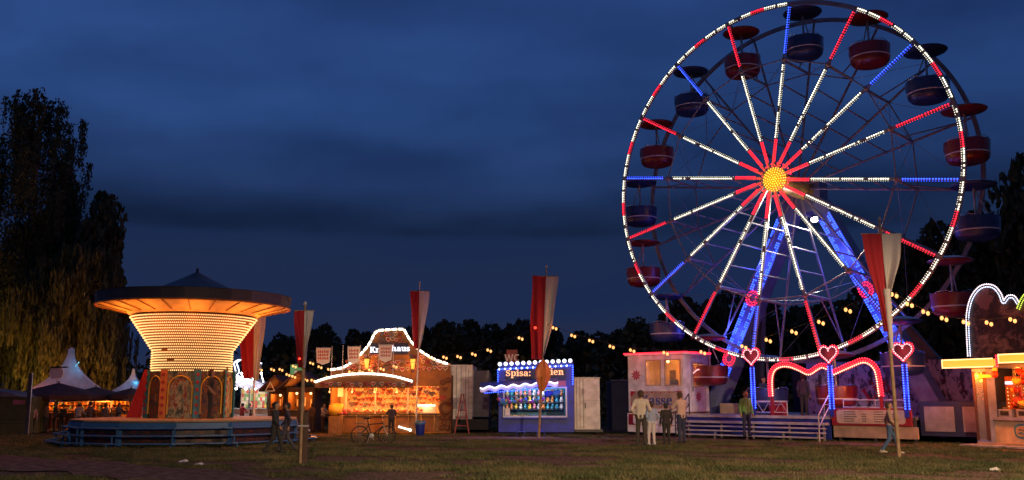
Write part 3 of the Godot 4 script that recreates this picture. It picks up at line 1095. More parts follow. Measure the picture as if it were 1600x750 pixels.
func wall_with_holes(m: MB, x0: float, x1: float, y0: float, y1: float, z: float, th: float, holes: Array, turn := false) -> void:
	# wall in xy (or zy when turned) with rectangular holes [a0, a1, b0, b1] that share their heights
	var put := func(a0: float, a1: float, b0: float, b1: float) -> void:
		if a1 - a0 < 0.001 or b1 - b0 < 0.001: return
		if turn: m.bx(Vector3(z, b0, a0), Vector3(z - th, b1, a1))
		else: m.bx(Vector3(a0, b0, z), Vector3(a1, b1, z - th))
	var h0: float = holes[0][2]
	var h1: float = holes[0][3]
	put.call(x0, x1, y0, h0)
	put.call(x0, x1, h1, y1)
	var x := x0
	for h in holes:
		put.call(x, h[0], h0, h1)
		x = h[1]
	put.call(x, x1, h0, h1)

func star(r: float, k := 8, inner := 0.45) -> PackedVector2Array:
	var p := PackedVector2Array()
	for i in k * 2:
		var a := TAU * i / (k * 2)
		p.append(Vector2(cos(a), sin(a)) * (r if i % 2 == 0 else r * inner))
	return p

func window_frame(m: MB, a: Vector3, b: Vector3, w := 0.04, d := 0.05) -> void:
	# frame in the plane of the box a..b (either constant z or constant x)
	if absf(a.z - b.z) < 0.001:
		m.bx(Vector3(a.x, a.y, a.z + d / 2), Vector3(a.x + w, b.y, a.z - d / 2))
		m.bx(Vector3(b.x - w, a.y, a.z + d / 2), Vector3(b.x, b.y, a.z - d / 2))
		m.bx(Vector3(a.x + w, a.y, a.z + d / 2), Vector3(b.x - w, a.y + w, a.z - d / 2))
		m.bx(Vector3(a.x + w, b.y - w, a.z + d / 2), Vector3(b.x - w, b.y, a.z - d / 2))
	else:
		m.bx(Vector3(a.x + d / 2, a.y, a.z), Vector3(a.x - d / 2, b.y, a.z + w))
		m.bx(Vector3(a.x + d / 2, a.y, b.z - w), Vector3(a.x - d / 2, b.y, b.z))
		m.bx(Vector3(a.x + d / 2, a.y, a.z + w), Vector3(a.x - d / 2, a.y + w, b.z - w))
		m.bx(Vector3(a.x + d / 2, b.y - w, a.z + w), Vector3(a.x - d / 2, b.y, b.z - w))

func ride_front() -> void:
	# platform
	var p := in_wheel("ride_platform", "low dark blue boarding platform under the ferris wheel", "platform", Vector3.ZERO)
	var fl := MB.new()
	fl.bx(Vector3(-3.95, 0.80, 0.78), Vector3(5.2, 0.90, -7.6))
	obj("floor", fl, M["steel"], p)
	var ed := MB.new()
	ed.bx(Vector3(-3.95, 0.80, 0.83), Vector3(2.25, 0.905, 0.782))
	obj("edge_strip", ed, M["steel_light"], p)
	for i in 4:
		var f := MB.new()
		f.cbox(Vector3(-3.17 + i * 1.55, 0.42, 0.74), Vector3(1.52, 0.74, 0.05), 0.01)
		obj("front_panel", f, M["blue_paint"], p)
	var lg := MB.new()
	lg.bx(Vector3(-0.06, 0, -0.06), Vector3(0.06, 0.8, 0.06))
	var lm := lg.mesh()
	for x in [-3.8, -1.0, 2.0, 5.0]:
		for z in [-1.5, -4.5, -7.3]:
			obj("leg", lm, M["steel_dark"], p, Vector3(x, 0, z))
	# steps
	var st := in_wheel("entrance_steps", "long flight of grey open steps up to the wheel's platform", "steps", Vector3.ZERO)
	for i in 4:
		var t := MB.new()
		t.cbox(Vector3(-0.85 + 0.05 * i, 0.62 - 0.16 * i, 0.98 + 0.27 * i), Vector3(6.15 - 0.1 * (i % 2), 0.045 if i else 0.09, 0.27), 0.008)
		obj("tread", t, M["steel_light"], st)
		for x in [-3.7, -2.2, -0.8, 0.7, 2.05]:
			var b := MB.new()
			b.bx(Vector3(x - 0.03 + 0.13 * (i % 2), 0.0, 1.0 + 0.27 * i), Vector3(x + 0.03 + 0.13 * (i % 2), 0.595 - 0.16 * i, 0.94 + 0.27 * i))
			obj("support", b, M["steel"], st)
	# stair rails
	for a in [[Vector3(2.3, 0, 0.85), "blue lit stair rail beside the price board", "steel_light"], [Vector3(-3.75, 0, 0.85), "black stair rail beside the ticket booth", "black_paint"]]:
		var r := in_wheel("stair_rail", a[1], "railing", a[0])
		var m := MB.new()
		m.tube([Vector3(0, 0.9, 0), Vector3(0, 1.75, 0)], 0.025, 6)
		obj("post", m, M[a[2]], r)
		m = MB.new()
		m.tube([Vector3(0, 0.0, 1.1), Vector3(0, 0.95, 1.1)], 0.025, 6)
		obj("post", m, M[a[2]], r)
		for y in [0.0, -0.42]:
			m = MB.new()
			m.tube([Vector3(0, 1.75 + y, 0), Vector3(0, 0.95 + y, 1.1)], 0.022, 6)
			obj("rail", m, M[a[2]], r)
		m = MB.new()
		m.tube([Vector3(0, 1.33, 0.0), Vector3(0, 1.33, 0.55), Vector3(0, 0.95, 0.6)], 0.016, 5)
		obj("brace", m, M[a[2]], r)
	# truss rails between the posts
	for a in [[-1.0, 0.52, 1.02, 1.42, "white truss rail between the first heart lamp and the steps"], [2.75, 5.1, 1.24, 1.5, "grey double rail above the price board"]]:
		var r := in_wheel("platform_rail", a[4], "railing", Vector3(0, 0, 0.72))
		for y in [a[2], a[3]]:
			var m := MB.new()
			m.tube([Vector3(a[0], y, 0), Vector3(a[1], y, 0)], 0.02, 6)
			obj("rail", m, M["steel_light"], r)
		var n := 6
		for i in n + 1:
			var x0 := lerpf(a[0], a[1], float(i) / n)
			var m := MB.new()
			if a[0] < 0: m.tube([Vector3(x0, a[3 if i % 2 else 2], 0), Vector3(lerpf(a[0], a[1], minf(1.0, (i + 1.0) / n)) + 0.001, a[2 if i % 2 else 3], 0)], 0.014, 5)
			elif i % 3 == 0: m.tube([Vector3(x0, 0.9, 0), Vector3(x0, a[3], 0)], 0.018, 5)
			else: continue
			obj("strut", m, M["steel_light"], r)
		for x in [a[0], a[1]]:
			var m := MB.new()
			m.tube([Vector3(x, 0.9, 0), Vector3(x, a[3], 0)], 0.022, 6)
			obj("post", m, M["steel_light"], r)
	var rb := in_wheel("red_box", "red metal box standing behind the white truss rail", "box", Vector3(-0.05, 0.9, 0.35))
	var m0 := MB.new()
	m0.cbox(Vector3(0, 0.26, 0), Vector3(0.62, 0.52, 0.35), 0.02)
	obj("case", m0, M["red_paint"], rb)
	m0 = MB.new()
	m0.bx(Vector3(-0.28, 0.40, 0.178), Vector3(0.28, 0.43, 0.19))
	obj("edge_strip", m0, M["steel_light"], rb)
	heart_lamps()
	arches()
	# price board with its base
	var pb := in_wheel("price_board", "red price board with a cream list of fares beside the steps", "board", Vector3(2.34, 0, 0.86))
	var m := MB.new()
	m.cbox(Vector3(1.45, 0.90, 0), Vector3(2.9, 0.62, 0.06), 0.012)
	obj("board", m, M["red_paint"], pb)
	var oc := PackedVector2Array([Vector2(0.2, 0.72), Vector2(0.28, 0.66), Vector2(2.6, 0.66), Vector2(2.68, 0.72), Vector2(2.68, 1.08), Vector2(2.6, 1.15), Vector2(0.28, 1.15), Vector2(0.2, 1.08)])
	m = MB.new()
	m.prism(oc, 0.031, 0.040)
	var ls := obj("fare_list", m, M["cream_paint"], pb)
	rng.seed = 5
	for c in 2:
		for i in 5:
			var y := 1.08 - i * 0.085
			var x := 0.48 + c * 1.1
			var l := rng.randf_range(0.25, 0.5)
			m = MB.new()
			var s := x
			while s < x + l:
				var q := rng.randf_range(0.02, 0.05)
				m.bx(Vector3(s, y - 0.017, 0.0405), Vector3(s + q, y + 0.017, 0.043))
				s += q + 0.012
			if i > 0:
				for q in 3: m.bx(Vector3(x + 0.66 + 0.055 * q, y - 0.017, 0.0405), Vector3(x + 0.70 + 0.055 * q, y + 0.017, 0.043))
			stuff(obj("printed_line", m, M["print_dark"], ls))
	m = MB.new()
	m.cbox(Vector3(1.55, 0.36, -0.04), Vector3(3.05, 0.42, 0.06), 0.01)
	obj("skirt_board", m, M["beige_board"], pb)
	for x in [0.2, 1.5, 2.9]:
		m = MB.new()
		m.bx(Vector3(x, 0, -0.2), Vector3(x + 0.08, 0.9, -0.08))
		obj("foot", m, M["steel_dark"], pb)
	# dark equipment deck next to the board
	var dk := in_wheel("equipment_trailer", "low dark navy equipment trailer with grey panels beside the price board", "trailer", Vector3(5.28, 0, 0.35))
	m = MB.new()
	m.cbox(Vector3(2.6, 0.86, -1.6), Vector3(5.2, 1.2, 3.0), 0.03)
	obj("body", m, M["navy_paint"], dk)
	for i in 4:
		m = MB.new()
		m.cbox(Vector3(0.68 + i * 1.28, 0.85, -0.085), Vector3(1.0, 0.86, 0.03), 0.008)
		obj("panel", m, M["grey_paint"], dk)
	for x in [0.8, 4.2]:
		m = MB.new()
		m.lathe([Vector2(0.0, -0.1), Vector2(0.28, -0.1), Vector2(0.3, 0.0), Vector2(0.28, 0.1), Vector2(0.0, 0.1)], 18, Vector3(x, 0.30, -1.2), Basis(Vector3.RIGHT, PI / 2))
		obj("wheel", m, M["rubber"], dk)
	# painted back wall
	var bw := in_wheel("painted_back_wall", "pale painted back wall with dark feathery shapes behind the light arches", "wall", Vector3(-0.9, 0.9, -4.3))
	painted("feather_print", [Color(0.30, 0.28, 0.34), Color(0.62, 0.58, 0.62), Color(0.68, 0.64, 0.66), Color(0.60, 0.55, 0.6), Color(0.16, 0.16, 0.19), Color(0.35, 0.06, 0.09)], 31, 0.018)
	for i in 5:
		m = MB.new()
		m.quad01(Vector3(i * 1.45, 0, 0), Vector3(i * 1.45 + 1.43, 0, 0), Vector3(i * 1.45 + 1.43, 2.2, 0), Vector3(i * 1.45, 2.2, 0))
		m.bx(Vector3(i * 1.45, 0, -0.01), Vector3(i * 1.45 + 1.43, 2.2, -0.05))
		obj("panel", m, M["feather_print"], bw)
	var wt := onz(wheel_frame, 1368, 609, -4.27) - Vector3(-0.9, 0.9, -4.3)
	words("red_lettering", "Liz", 0.55, M["print_red"], bw, Vector3(wt.x, wt.y, 0.02), Basis(Vector3(0, 0, 1), 0.5), "Droid Serif", 700, 0.01)
	# machine block and railings on the platform by the booth
	var mb := in_wheel("drive_unit", "pale pink machine chest with pipes behind the ticket booth", "machine", Vector3(-3.2, 0.9, -2.4))
	m = MB.new()
	m.cbox(Vector3(0, 0.22, 0), Vector3(1.5, 0.44, 0.8), 0.02)
	obj("chest", m, M["cream_paint"], mb)
	for i in 3:
		m = MB.new()
		m.tube([Vector3(0.5 + i * 0.14, 0.44, 0.2), Vector3(0.5 + i * 0.14, 1.0, 0.2), Vector3(0.58 + i * 0.14, 1.1, 0.2), Vector3(0.66 + i * 0.14, 1.0, 0.2), Vector3(0.68 + i * 0.14, 0.44, 0.2)], 0.03, 6)
		obj("pipe", m, M["steel_light"], mb)
	# trailers behind the wheel
	for a in [[Vector3(4.5, 0, -11.0), 5.0, 2.3, "white_paint", "pale box trailer with a blue door behind the wheel's platform"], [Vector3(-4.0, 0, -10.5), 4.5, 2.4, "navy_paint", "dark blue box trailer behind the ticket booth"]]:
		var tr := in_wheel("box_trailer", a[4], "trailer", a[0])
		m = MB.new()
		m.cbox(Vector3(a[1] / 2, 0.5 + a[2] / 2, 0), Vector3(a[1], a[2], 2.2), 0.04)
		obj("body", m, M[a[3]], tr)
		m = MB.new()
		m.bx(Vector3(1.2, 0.7, 1.11), Vector3(1.9, 2.5, 1.13))
		obj("door", m, M["teal_paint"], tr)
		for x in [0.9, a[1] - 0.9]:
			m = MB.new()
			m.lathe([Vector2(0.0, -0.1), Vector2(0.36, -0.1), Vector2(0.38, 0.0), Vector2(0.36, 0.1), Vector2(0.0, 0.1)], 18, Vector3(x, 0.38, 0.9), Basis(Vector3.RIGHT, PI / 2))
			obj("wheel", m, M["rubber"], tr)

func heart_lamps() -> void:
	var hp := heart(0.70, 0.66, 60)
	var hm := MB.new()
	hm.prism(heart(0.60, 0.56, 40), -0.03, 0.02)
	var cr := MB.new()
	cr.tube(Array(hp).map(func(q): return Vector3(q.x, q.y, 0)) + [Vector3(hp[0].x, hp[0].y, 0)], 0.04, 6, false)
	var pts := Array(hp).map(func(q): return Vector3(q.x * 0.93, q.y * 0.93, 0.05))
	var pts2 := Array(hp).map(func(q): return Vector3(q.x * 1.08, q.y * 1.08, 0.02))
	var inner := beads(along(pts, 0.085, true), 0.036).mesh()
	var outer := beads(along(pts2, 0.085, true), 0.033).mesh()
	var pl := MB.new()
	pl.bx(Vector3(-0.07, 0, -0.05), Vector3(0.07, 1.95, 0.05))
	var bl := []
	for i in 18:
		bl.append(Vector3(-0.035, 0.3 + i * 0.09, 0.065))
		bl.append(Vector3(0.095, 0.3 + i * 0.09, 0.02))
	var strip_ := beads(bl, 0.034).mesh()
	var plm := pl.mesh()
	var hmm := hm.mesh()
	var crm := cr.mesh()
	var i := 0
	for px in [[1176, 547, "between the booth and the first light arch"], [1297.5, 540, "between the two light arches"], [1414.5, 537, "beside the tall flagpole and the navy trailer"]]:
		var q := onz(wheel_frame, px[0], 600, 0.9)
		var t := in_wheel("heart_lamp", "pink neon heart on a blue lit post " + px[2], "lamp", Vector3(q.x, 0.9, 0.9), "heart lamps along the platform")
		obj("post", plm, M["blue_paint"], t)
		stuff(obj("blue_light_strip", strip_, M["led_blue"], t))
		var h := obj("heart", hmm, M["heart_dark"], t, Vector3(0, 2.27, 0))
		obj("heart_rim", crm, M["red_paint"], h)
		stuff(obj("pink_light_strip", inner, M["led_pink"], h))
		stuff(obj("red_light_strip", outer, M["led_red"], h))
		lamp(t, Vector3(0, 2.3, 0.35), Color(1, 0.3, 0.35), 0.55, 0.25)
		lamp(t, Vector3(0, 1.0, 0.35), Color(0.3, 0.4, 1), 0.7, 0.25)
		i += 1

func arches() -> void:
	var z := 0.75
	for a in [[[[1206, 618], [1205, 600], [1206, 586], [1211, 576], [1221, 571], [1234, 571], [1248, 576], [1264, 583], [1276, 576], [1285, 572], [1296, 576]], "curling outline of red and cream lights left open towards the steps"], [[[1303, 583], [1316, 577], [1332, 570], [1348, 564], [1360, 567], [1369, 577], [1373, 592], [1375, 606], [1377, 620]], "curling outline of red and cream lights above the price board"]]:
		var c := []
		for q in a[0]:
			c.append(onz(wheel_frame, q[0], q[1], z))
		c = smooth(c, 5)
		var base: Vector3 = c[0] if c[0].y < c[-1].y else c[-1]
		var t := in_wheel("light_arch", a[1], "light arch", Vector3(base.x, 0.9, z))
		var o := Vector3(base.x, 0.9, z)
		var loc := c.map(func(q): return q - o)
		var m := MB.new()
		for i in loc.size() - 1:
			m.bar(loc[i], loc[i + 1], 0.22, 0.05)
		obj("header_board", m, M["red_paint"], t)
		m = MB.new()
		var e: Vector3 = loc[0] if a[0][0][0] < 1250 else loc[-1]
		m.bx(Vector3(e.x - 0.06, 0, -0.03), Vector3(e.x + 0.06, e.y, 0.03))
		obj("post", m, M["red_paint"], t)
		var outer := []
		var mid := []
		var inner := []
		var sgn := 1.0 if a[0][0][0] < 1250 else 1.0
		for i in loc.size():
			var d: Vector3 = (loc[mini(i + 1, loc.size() - 1)] - loc[maxi(i - 1, 0)]).normalized()
			var nn := Vector3(-d.y, d.x, 0) * sgn
			outer.append(loc[i] + nn * 0.10 + Vector3(0, 0, 0.05))
			mid.append(loc[i] + nn * 0.02 + Vector3(0, 0, 0.05))
			inner.append(loc[i] - nn * 0.06 + Vector3(0, 0, 0.05))
		stuff(obj("red_light_strip", beads(along(outer, 0.095) + along(mid, 0.095), 0.034), M["led_red"], t))
		stuff(obj("cream_light_strip", beads(along(inner, 0.085), 0.037), M["led_cream"], t))
		for i in 3:
			lamp(t, loc[int(loc.size() * (0.2 + 0.3 * i))] + Vector3(0, -0.1, 0.4), Color(1, 0.32, 0.25), 0.4, 0.2)

func ticket_booth() -> void:
	var x0 := -6.83
	var x1 := -4.01
	var z0 := 0.8
	var z1 := -1.25
	var t := in_wheel("ticket_booth", "white ticket booth lettered Kasse with red lights along its roof", "booth", Vector3(x0, 0, z0))
	var w := x1 - x0
	var d := z0 - z1
	var m := MB.new()
	wall_with_holes(m, 0, w, 1.0, 3.40, 0, 0.06, [[0.93, 1.71, 2.08, 3.2], [1.89, 2.71, 2.08, 3.2]])
	obj("front_wall", m, M["white_paint"], t)
	m = MB.new()
	wall_with_holes(m, -d, -0.062, 1.0, 3.40, w, 0.06, [[-1.6, -0.72, 2.03, 3.08]], true)
	obj("side_wall", m, M["white_paint"], t)
	m = MB.new()
	m.bx(Vector3(0, 1.0, -d), Vector3(w - 0.062, 3.4, -d + 0.06))
	m.bx(Vector3(0, 1.0, -d + 0.062), Vector3(0.06, 3.4, -0.062))
	obj("back_wall", m, M["cream_paint"], t)
	m = MB.new()
	m.bx(Vector3(-0.1, 3.402, 0.12), Vector3(w + 0.12, 3.5, -d - 0.05))
	obj("roof", m, M["white_paint"], t)
	m = MB.new()
	m.bx(Vector3(0.0, 0.92, 0.01), Vector3(w, 0.998, -d))
	obj("floor", m, M["wood"], t)
	m = MB.new()
	m.bx(Vector3(-0.06, 0.12, 0.03), Vector3(w + 0.03, 0.918, -d))
	obj("base", m, M["white_paint"], t)
	m = MB.new()
	m.bx(Vector3(0.0, 0.42, 0.032), Vector3(w - 0.05, 0.88, 0.045))
	obj("base_stripe", m, M["red_paint"], t)
	m = MB.new()
	m.prism(PackedVector2Array([Vector2(0.25, 0.5), Vector2(0.33, 0.44), Vector2(2.5, 0.44), Vector2(2.58, 0.5), Vector2(2.58, 0.8), Vector2(2.5, 0.86), Vector2(0.33, 0.86), Vector2(0.25, 0.8)]), 0.046, 0.054)
	obj("base_plate", m, M["white_paint"], t)
	for x in [0.1, w - 0.3]:
		m = MB.new()
		m.bx(Vector3(x, 0, -0.2), Vector3(x + 0.2, 0.12, -0.4))
		obj("foot", m, M["steel_dark"], t)
	for h in [[Vector3(0.93, 2.08, -0.02), Vector3(1.71, 3.2, -0.02)], [Vector3(1.89, 2.08, -0.02), Vector3(2.71, 3.2, -0.02)], [Vector3(w - 0.02, 2.03, -1.6), Vector3(w - 0.02, 3.08, -0.72)]]:
		m = MB.new()
		window_frame(m, h[0], h[1], 0.045, 0.09)
		var fr := obj("window", m, M["cream_paint"], t)
		m = MB.new()
		var a: Vector3 = h[0]
		var b: Vector3 = h[1]
		if a.z == b.z: m.quad(Vector3(a.x, a.y, a.z), Vector3(b.x, a.y, a.z), Vector3(b.x, b.y, a.z), Vector3(a.x, b.y, a.z))
		else: m.quad(Vector3(a.x, a.y, b.z), Vector3(a.x, a.y, a.z), Vector3(a.x, b.y, a.z), Vector3(a.x, b.y, b.z))
		obj("pane", m, M["glass"], fr)
	# door on the side, with its handle
	m = MB.new()
	m.bx(Vector3(w, 1.02, -0.62), Vector3(w + 0.02, 3.3, -0.60))
	m.bx(Vector3(w, 1.02, -1.72), Vector3(w + 0.02, 3.3, -1.70))
	m.bx(Vector3(w, 3.28, -1.70), Vector3(w + 0.02, 3.3, -0.62))
	obj("door_frame", m, M["steel_light"], t)
	m = MB.new()
	m.box(Vector3(w + 0.03, 1.95, -0.68), Vector3(0.03, 0.2, 0.04))
	obj("door_handle", m, M["chrome"], t)
	# sign panel
	m = MB.new()
	m.bx(Vector3(0.12, 1.12, 0.002), Vector3(w - 0.1, 1.86, 0.014))
	var sp := obj("sign_panel", m, M["cream_paint"], t)
	words("lettering", "Kasse", 0.40, M["print_blue"], sp, Vector3(1.45, 1.47, 0.02), Basis.IDENTITY, "Droid Serif", 800, 0.01)
	for y in [1.80, 1.19]:
		m = MB.new()
		for i in 9:
			var s := 0.06 if (i % 2 == 0) else 0.12
			m.prism(PackedVector2Array([Vector2(0.5 + i * 0.22, y - 0.02), Vector2(0.5 + i * 0.22 + s, y), Vector2(0.5 + i * 0.22 + s * 1.5, y + 0.03), Vector2(0.5 + i * 0.22 + s * 0.5, y + 0.03)]), 0.015, 0.018)
		stuff(obj("ornament", m, M["print_red"], sp))
	for c in [[0.12, 1.12, 1, 1], [0.12, 1.86, 1, -1], [w - 0.1, 1.86, -1, -1], [w - 0.1, 1.12, -1, 1]]:
		m = MB.new()
		m.prism(PackedVector2Array([Vector2(c[0], c[1]), Vector2(c[0] + 0.28 * c[2], c[1]), Vector2(c[0], c[1] + 0.28 * c[3])]), 0.0145, 0.018)
		obj("corner_ornament", m, M["print_red"], sp)
	for s in [[Vector3(0.42, 2.55, 0.002), 0.0], [Vector3(w + 0.002, 1.62, -1.15), PI / 2]]:
		for k in 2:
			m = MB.new()
			m.prism(star(0.27 - 0.1 * k, 9, 0.5), 0.0 + 0.006 * k, 0.005 + 0.006 * k)
			var o := obj("star_ornament", m, M["print_red"] if k == 0 else M["icing_pink"], t, s[0])
			o.rotation.y = s[1]
	# inside: lamp, shelf, pictures, screen
	m = MB.new()
	m.ball(Vector3(1.5, 3.15, -0.9), Vector3(0.07, 0.07, 0.07))
	obj("ceiling_lamp_bulb", m, M["bulb_hot"], t)
	lamp(t, Vector3(1.5, 3.15, -0.9), Color(1, 0.62, 0.25), 1.9, 0.06)
	for i in 4:
		m = MB.new()
		m.bx(Vector3(0.9 + i * 0.5, 2.4 + 0.25 * (i % 2), -d + 0.062), Vector3(1.2 + i * 0.5, 2.8 + 0.25 * (i % 2), -d + 0.085))
		obj("picture", m, [M["wood_dark"], M["orange_paint"], M["navy_paint"], M["paper"]][i], t)
	m = MB.new()
	m.bx(Vector3(0.1, 1.95, -0.1), Vector3(w - 0.1, 2.0, -0.6))
	obj("desk", m, M["wood"], t)
	m = MB.new()
	m.box(Vector3(2.1, 2.2, -0.4), Vector3(0.36, 0.3, 0.05), Basis(Vector3.UP, 0.5))
	obj("till_screen_back", m, M["black_paint"], t)
	# lights along the roof
	var pts := []
	for x in along([Vector3(-0.1, 3.49, 0.14), Vector3(w + 0.14, 3.49, 0.14), Vector3(w + 0.14, 3.49, -d)], 0.105):
		pts.append(x)
	stuff(obj("red_light_strip", beads(pts, 0.04), M["led_red"], t))
	for x in [0.5, 1.5, 2.5]:
		lamp(t, Vector3(x, 3.42, 0.42), Color(1, 0.1, 0.12), 0.07, 0.1)
	# small curved red light over the side window
	var cv := smooth([Vector3(w + 0.04, 2.62, -0.74), Vector3(w + 0.04, 2.78, -1.16), Vector3(w + 0.04, 2.62, -1.58)], 6)
	stuff(obj("red_light_arch", beads(along(cv, 0.08), 0.03), M["led_pink"], t))
	# navy container behind the booth
	var f := Transform3D(Basis.IDENTITY, gp(970, 672))
	var nb := thing("navy_container", "dark navy container standing behind the ticket booth", "container", f.origin)
	m = MB.new()
	m.cbox(Vector3(0.4, 1.2, -1.2), Vector3(1.7, 2.4, 2.4), 0.03)
	obj("body", m, M["navy_paint"], nb)
	m = MB.new()
	m.bx(Vector3(-0.45, 2.4, 0.01), Vector3(1.25, 2.46, -0.03))
	obj("top_rail", m, M["grey_paint"], nb)

# ---------------------------------------------------------------- carousel
func carousel() -> void:
	var o := Vector3(-11.95, 0, -34.6)
	var t := thing("chain_carousel", "chain carousel with a flaring drum of warm bulbs under a wide saucer roof", "carousel", o)
	var m := MB.new()
	# platform of twelve sides with three open steps round it
	var n := 14
	var pt := func(r: float, i: float, y: float) -> Vector3:
		var a := TAU * (i + 0.5) / n - PI / 2
		return Vector3(r * cos(a), y, -r * sin(a))
	m.lathe([Vector2(0.0, 0.76), Vector2(3.9, 0.76), Vector2(3.98, 0.80), Vector2(3.98, 0.85), Vector2(0.0, 0.86)], n, Vector3.ZERO, Basis(Vector3.UP, PI / 2 + TAU * 0.5 / n), true)
	obj("platform_floor", m, M["beige_board"], t)
	painted("carousel_ornament", [Color(0.03, 0.05, 0.12), Color(0.05, 0.09, 0.2), Color(0.10, 0.05, 0.06), Color(0.42, 0.16, 0.05), Color(0.06, 0.05, 0.09), Color(0.03, 0.07, 0.17)], 12, 0.025)
	for i in n:
		var a: Vector3 = pt.call(3.93, i, 0.10)
		var b: Vector3 = pt.call(3.93, i + 1, 0.10)
		var up := Vector3(0, 0.44, 0)
		var q := MB.new()
		q.quad01(b, a, a + up, b + up)
		obj("skirt_panel", q, M["carousel_ornament"], t)
		q = MB.new()
		q.bar((a + up) * 1.004 + Vector3(0, 0.11, 0), (b + up) * 1.004 + Vector3(0, 0.11, 0), 0.05, 0.23, (a + b).normalized() * Vector3(1, 0, 1))
		obj("edge_board", q, M["carousel_blue"], t)
		q = MB.new()
		q.bar(a * Vector3(1.008, 0, 1.008) + Vector3(0, 0.0, 0), a * Vector3(1.008, 0, 1.008) + Vector3(0, 0.76, 0), 0.10)
		obj("post", q, M["carousel_blue"], t)
	for s in [[4.16, 0.60], [4.40, 0.37], [4.66, 0.13]]:
		for i in n:
			var a: Vector3 = pt.call(s[0], i, s[1])
			var b: Vector3 = pt.call(s[0], i + 1, s[1])
			var q := MB.new()
			q.bar(a, b, 0.20, 0.035, (a + b).normalized() * Vector3(1, 0, 1))
			obj("step", q, M["carousel_blue"], t)
			q = MB.new()
			q.bar(a * Vector3(0.995, 1, 0.995), a * Vector3(0.995, 0, 0.995), 0.04)
			obj("step_bracket", q, M["carousel_blue"], t)
	# octagonal centre with painted panels
	painted("panel_landscape", [Color(0.35, 0.36, 0.28), Color(0.5, 0.5, 0.4), Color(0.42, 0.16, 0.12), Color(0.55, 0.52, 0.42), Color(0.3, 0.34, 0.3), Color(0.18, 0.2, 0.18)], 41, 0.014)
	painted("panel_scene", [Color(0.08, 0.12, 0.2), Color(0.3, 0.24, 0.12), Color(0.45, 0.2, 0.06), Color(0.12, 0.2, 0.12), Color(0.5, 0.4, 0.2), Color(0.15, 0.08, 0.16)], 52, 0.022)
	var r := 1.50
	for i in 8:
		var a0 := TAU * (i - 0.5) / 8 + 0.08
		var a1 := TAU * (i + 0.5) / 8 + 0.08
		var a := Vector3(sin(a0) * r, 0.86, cos(a0) * r)
		var b := Vector3(sin(a1) * r, 0.86, cos(a1) * r)
		var up := Vector3(0, 1.72, 0)
		var q := MB.new()
		q.quad01(a, b, b + up, a + up)
		var pn := obj("painted_panel", q, M["panel_landscape"] if i % 2 == 0 else M["panel_scene"], t)
		# raised arch moulding on the panel
		var x := (b - a).normalized()
		var nn := ((a + b) * Vector3(0.5, 0, 0.5)).normalized()
		var c := (a + b) * 0.5
		var arch := []
		for k in 13:
			var g := PI * k / 12
			arch.append(c + x * cos(g) * 0.42 + Vector3(0, 1.05 + sin(g) * 0.45, 0) + nn * 0.02)
		arch.push_front(c + x * 0.42 + Vector3(0, 0.15, 0) + nn * 0.02)
		arch.append(c - x * 0.42 + Vector3(0, 0.15, 0) + nn * 0.02)
		q = MB.new()
		q.tube(arch, 0.028, 5)
		obj("arch_moulding", q, M["yellow_paint"], pn)
		# pilaster at each corner
		q = MB.new()
		q.bar(a * Vector3(1.02, 1, 1.02), a * Vector3(1.02, 1, 1.02) + up, 0.24, 0.05, x)
		obj("pilaster", q, M["orange_paint"] if i % 4 == 0 else M["teal_paint"], t)
		for k in 6:
			q = MB.new()
			q.box(a * Vector3(1.045, 1, 1.045) + Vector3(0, 0.2 + k * 0.27, 0), Vector3(0.11, 0.11, 0.02), Basis(x, Vector3.UP, x.cross(Vector3.UP)) * Basis(Vector3(0, 0, 1), 0.785))
			obj("pilaster_ornament", q, M["icing_red"], t)
	# red curtain hung beside the centre
	var cu := MB.new()
	for k in 9:
		var g0 := lerpf(-1.85, -1.38, k / 9.0)
		var g1 := lerpf(-1.85, -1.38, (k + 1) / 9.0)
		var f0 := 0.06 * (k % 2)
		var f1 := 0.06 * ((k + 1) % 2)
		var tp := Vector3(-1.40, 2.60, 0.9)
		cu.quad(Vector3(g0 - 0.1, 0.88, 0.95 + f0), Vector3(g1, 0.88, 0.95 + f1), tp + Vector3(0.012 * (k + 1), 0, f1 * 0.3), tp + Vector3(0.012 * k, 0, f0 * 0.3))
	obj("red_curtain", cu, M["flag_red"], t)
	# drum of bulbs
	var prof := [Vector2(1.60, 2.55), Vector2(1.62, 3.28), Vector2(2.5, 4.52)]
	m = MB.new()
	m.lathe([Vector2(0.4, 2.52), Vector2(1.40, 2.52), Vector2(1.40, 3.30), Vector2(2.24, 4.56), Vector2(0.4, 4.7)], 48)
	var dr := obj("drum", m, M["gingerbread"], t)
	var rows := 22
	for i in rows:
		var y := lerpf(2.56, 4.50, i / float(rows - 1))
		var rr := 1.44 if y < 3.30 else lerpf(1.45, 2.27, (y - 3.30) / 1.22)
		var cnt := int(TAU * rr / 0.072)
		var pts := []
		rng.seed = 100 + i
		var gap := 0
		for k in cnt:
			if rng.randf() < 0.004: gap = rng.randi_range(3, 6)
			gap -= 1
			if gap > 0: continue
			var a := TAU * (k + 0.5 * (i % 2)) / cnt
			pts.append(Vector3(cos(a) * rr, y, sin(a) * rr))
		stuff(obj("ring_of_light_bulbs", beads(pts, 0.030), M["bulb_warm"], dr))
	# roof: underside, fascia, cone with a knob
	m = MB.new()
	m.lathe([Vector2(0.3, 4.62), Vector2(2.30, 4.60), Vector2(2.40, 4.68), Vector2(3.42, 4.93)], 56)
	var un := obj("roof_underside", m, M["cream_paint"], t)
	for i in 24:
		var a := TAU * i / 24
		var q := MB.new()
		q.bar(Vector3(cos(a) * 2.4, 4.665, sin(a) * 2.4), Vector3(cos(a) * 3.40, 4.905, sin(a) * 3.40), 0.04, 0.03, Vector3(-sin(a), 0, cos(a)))
		obj("rib", q, M["wood"], un)
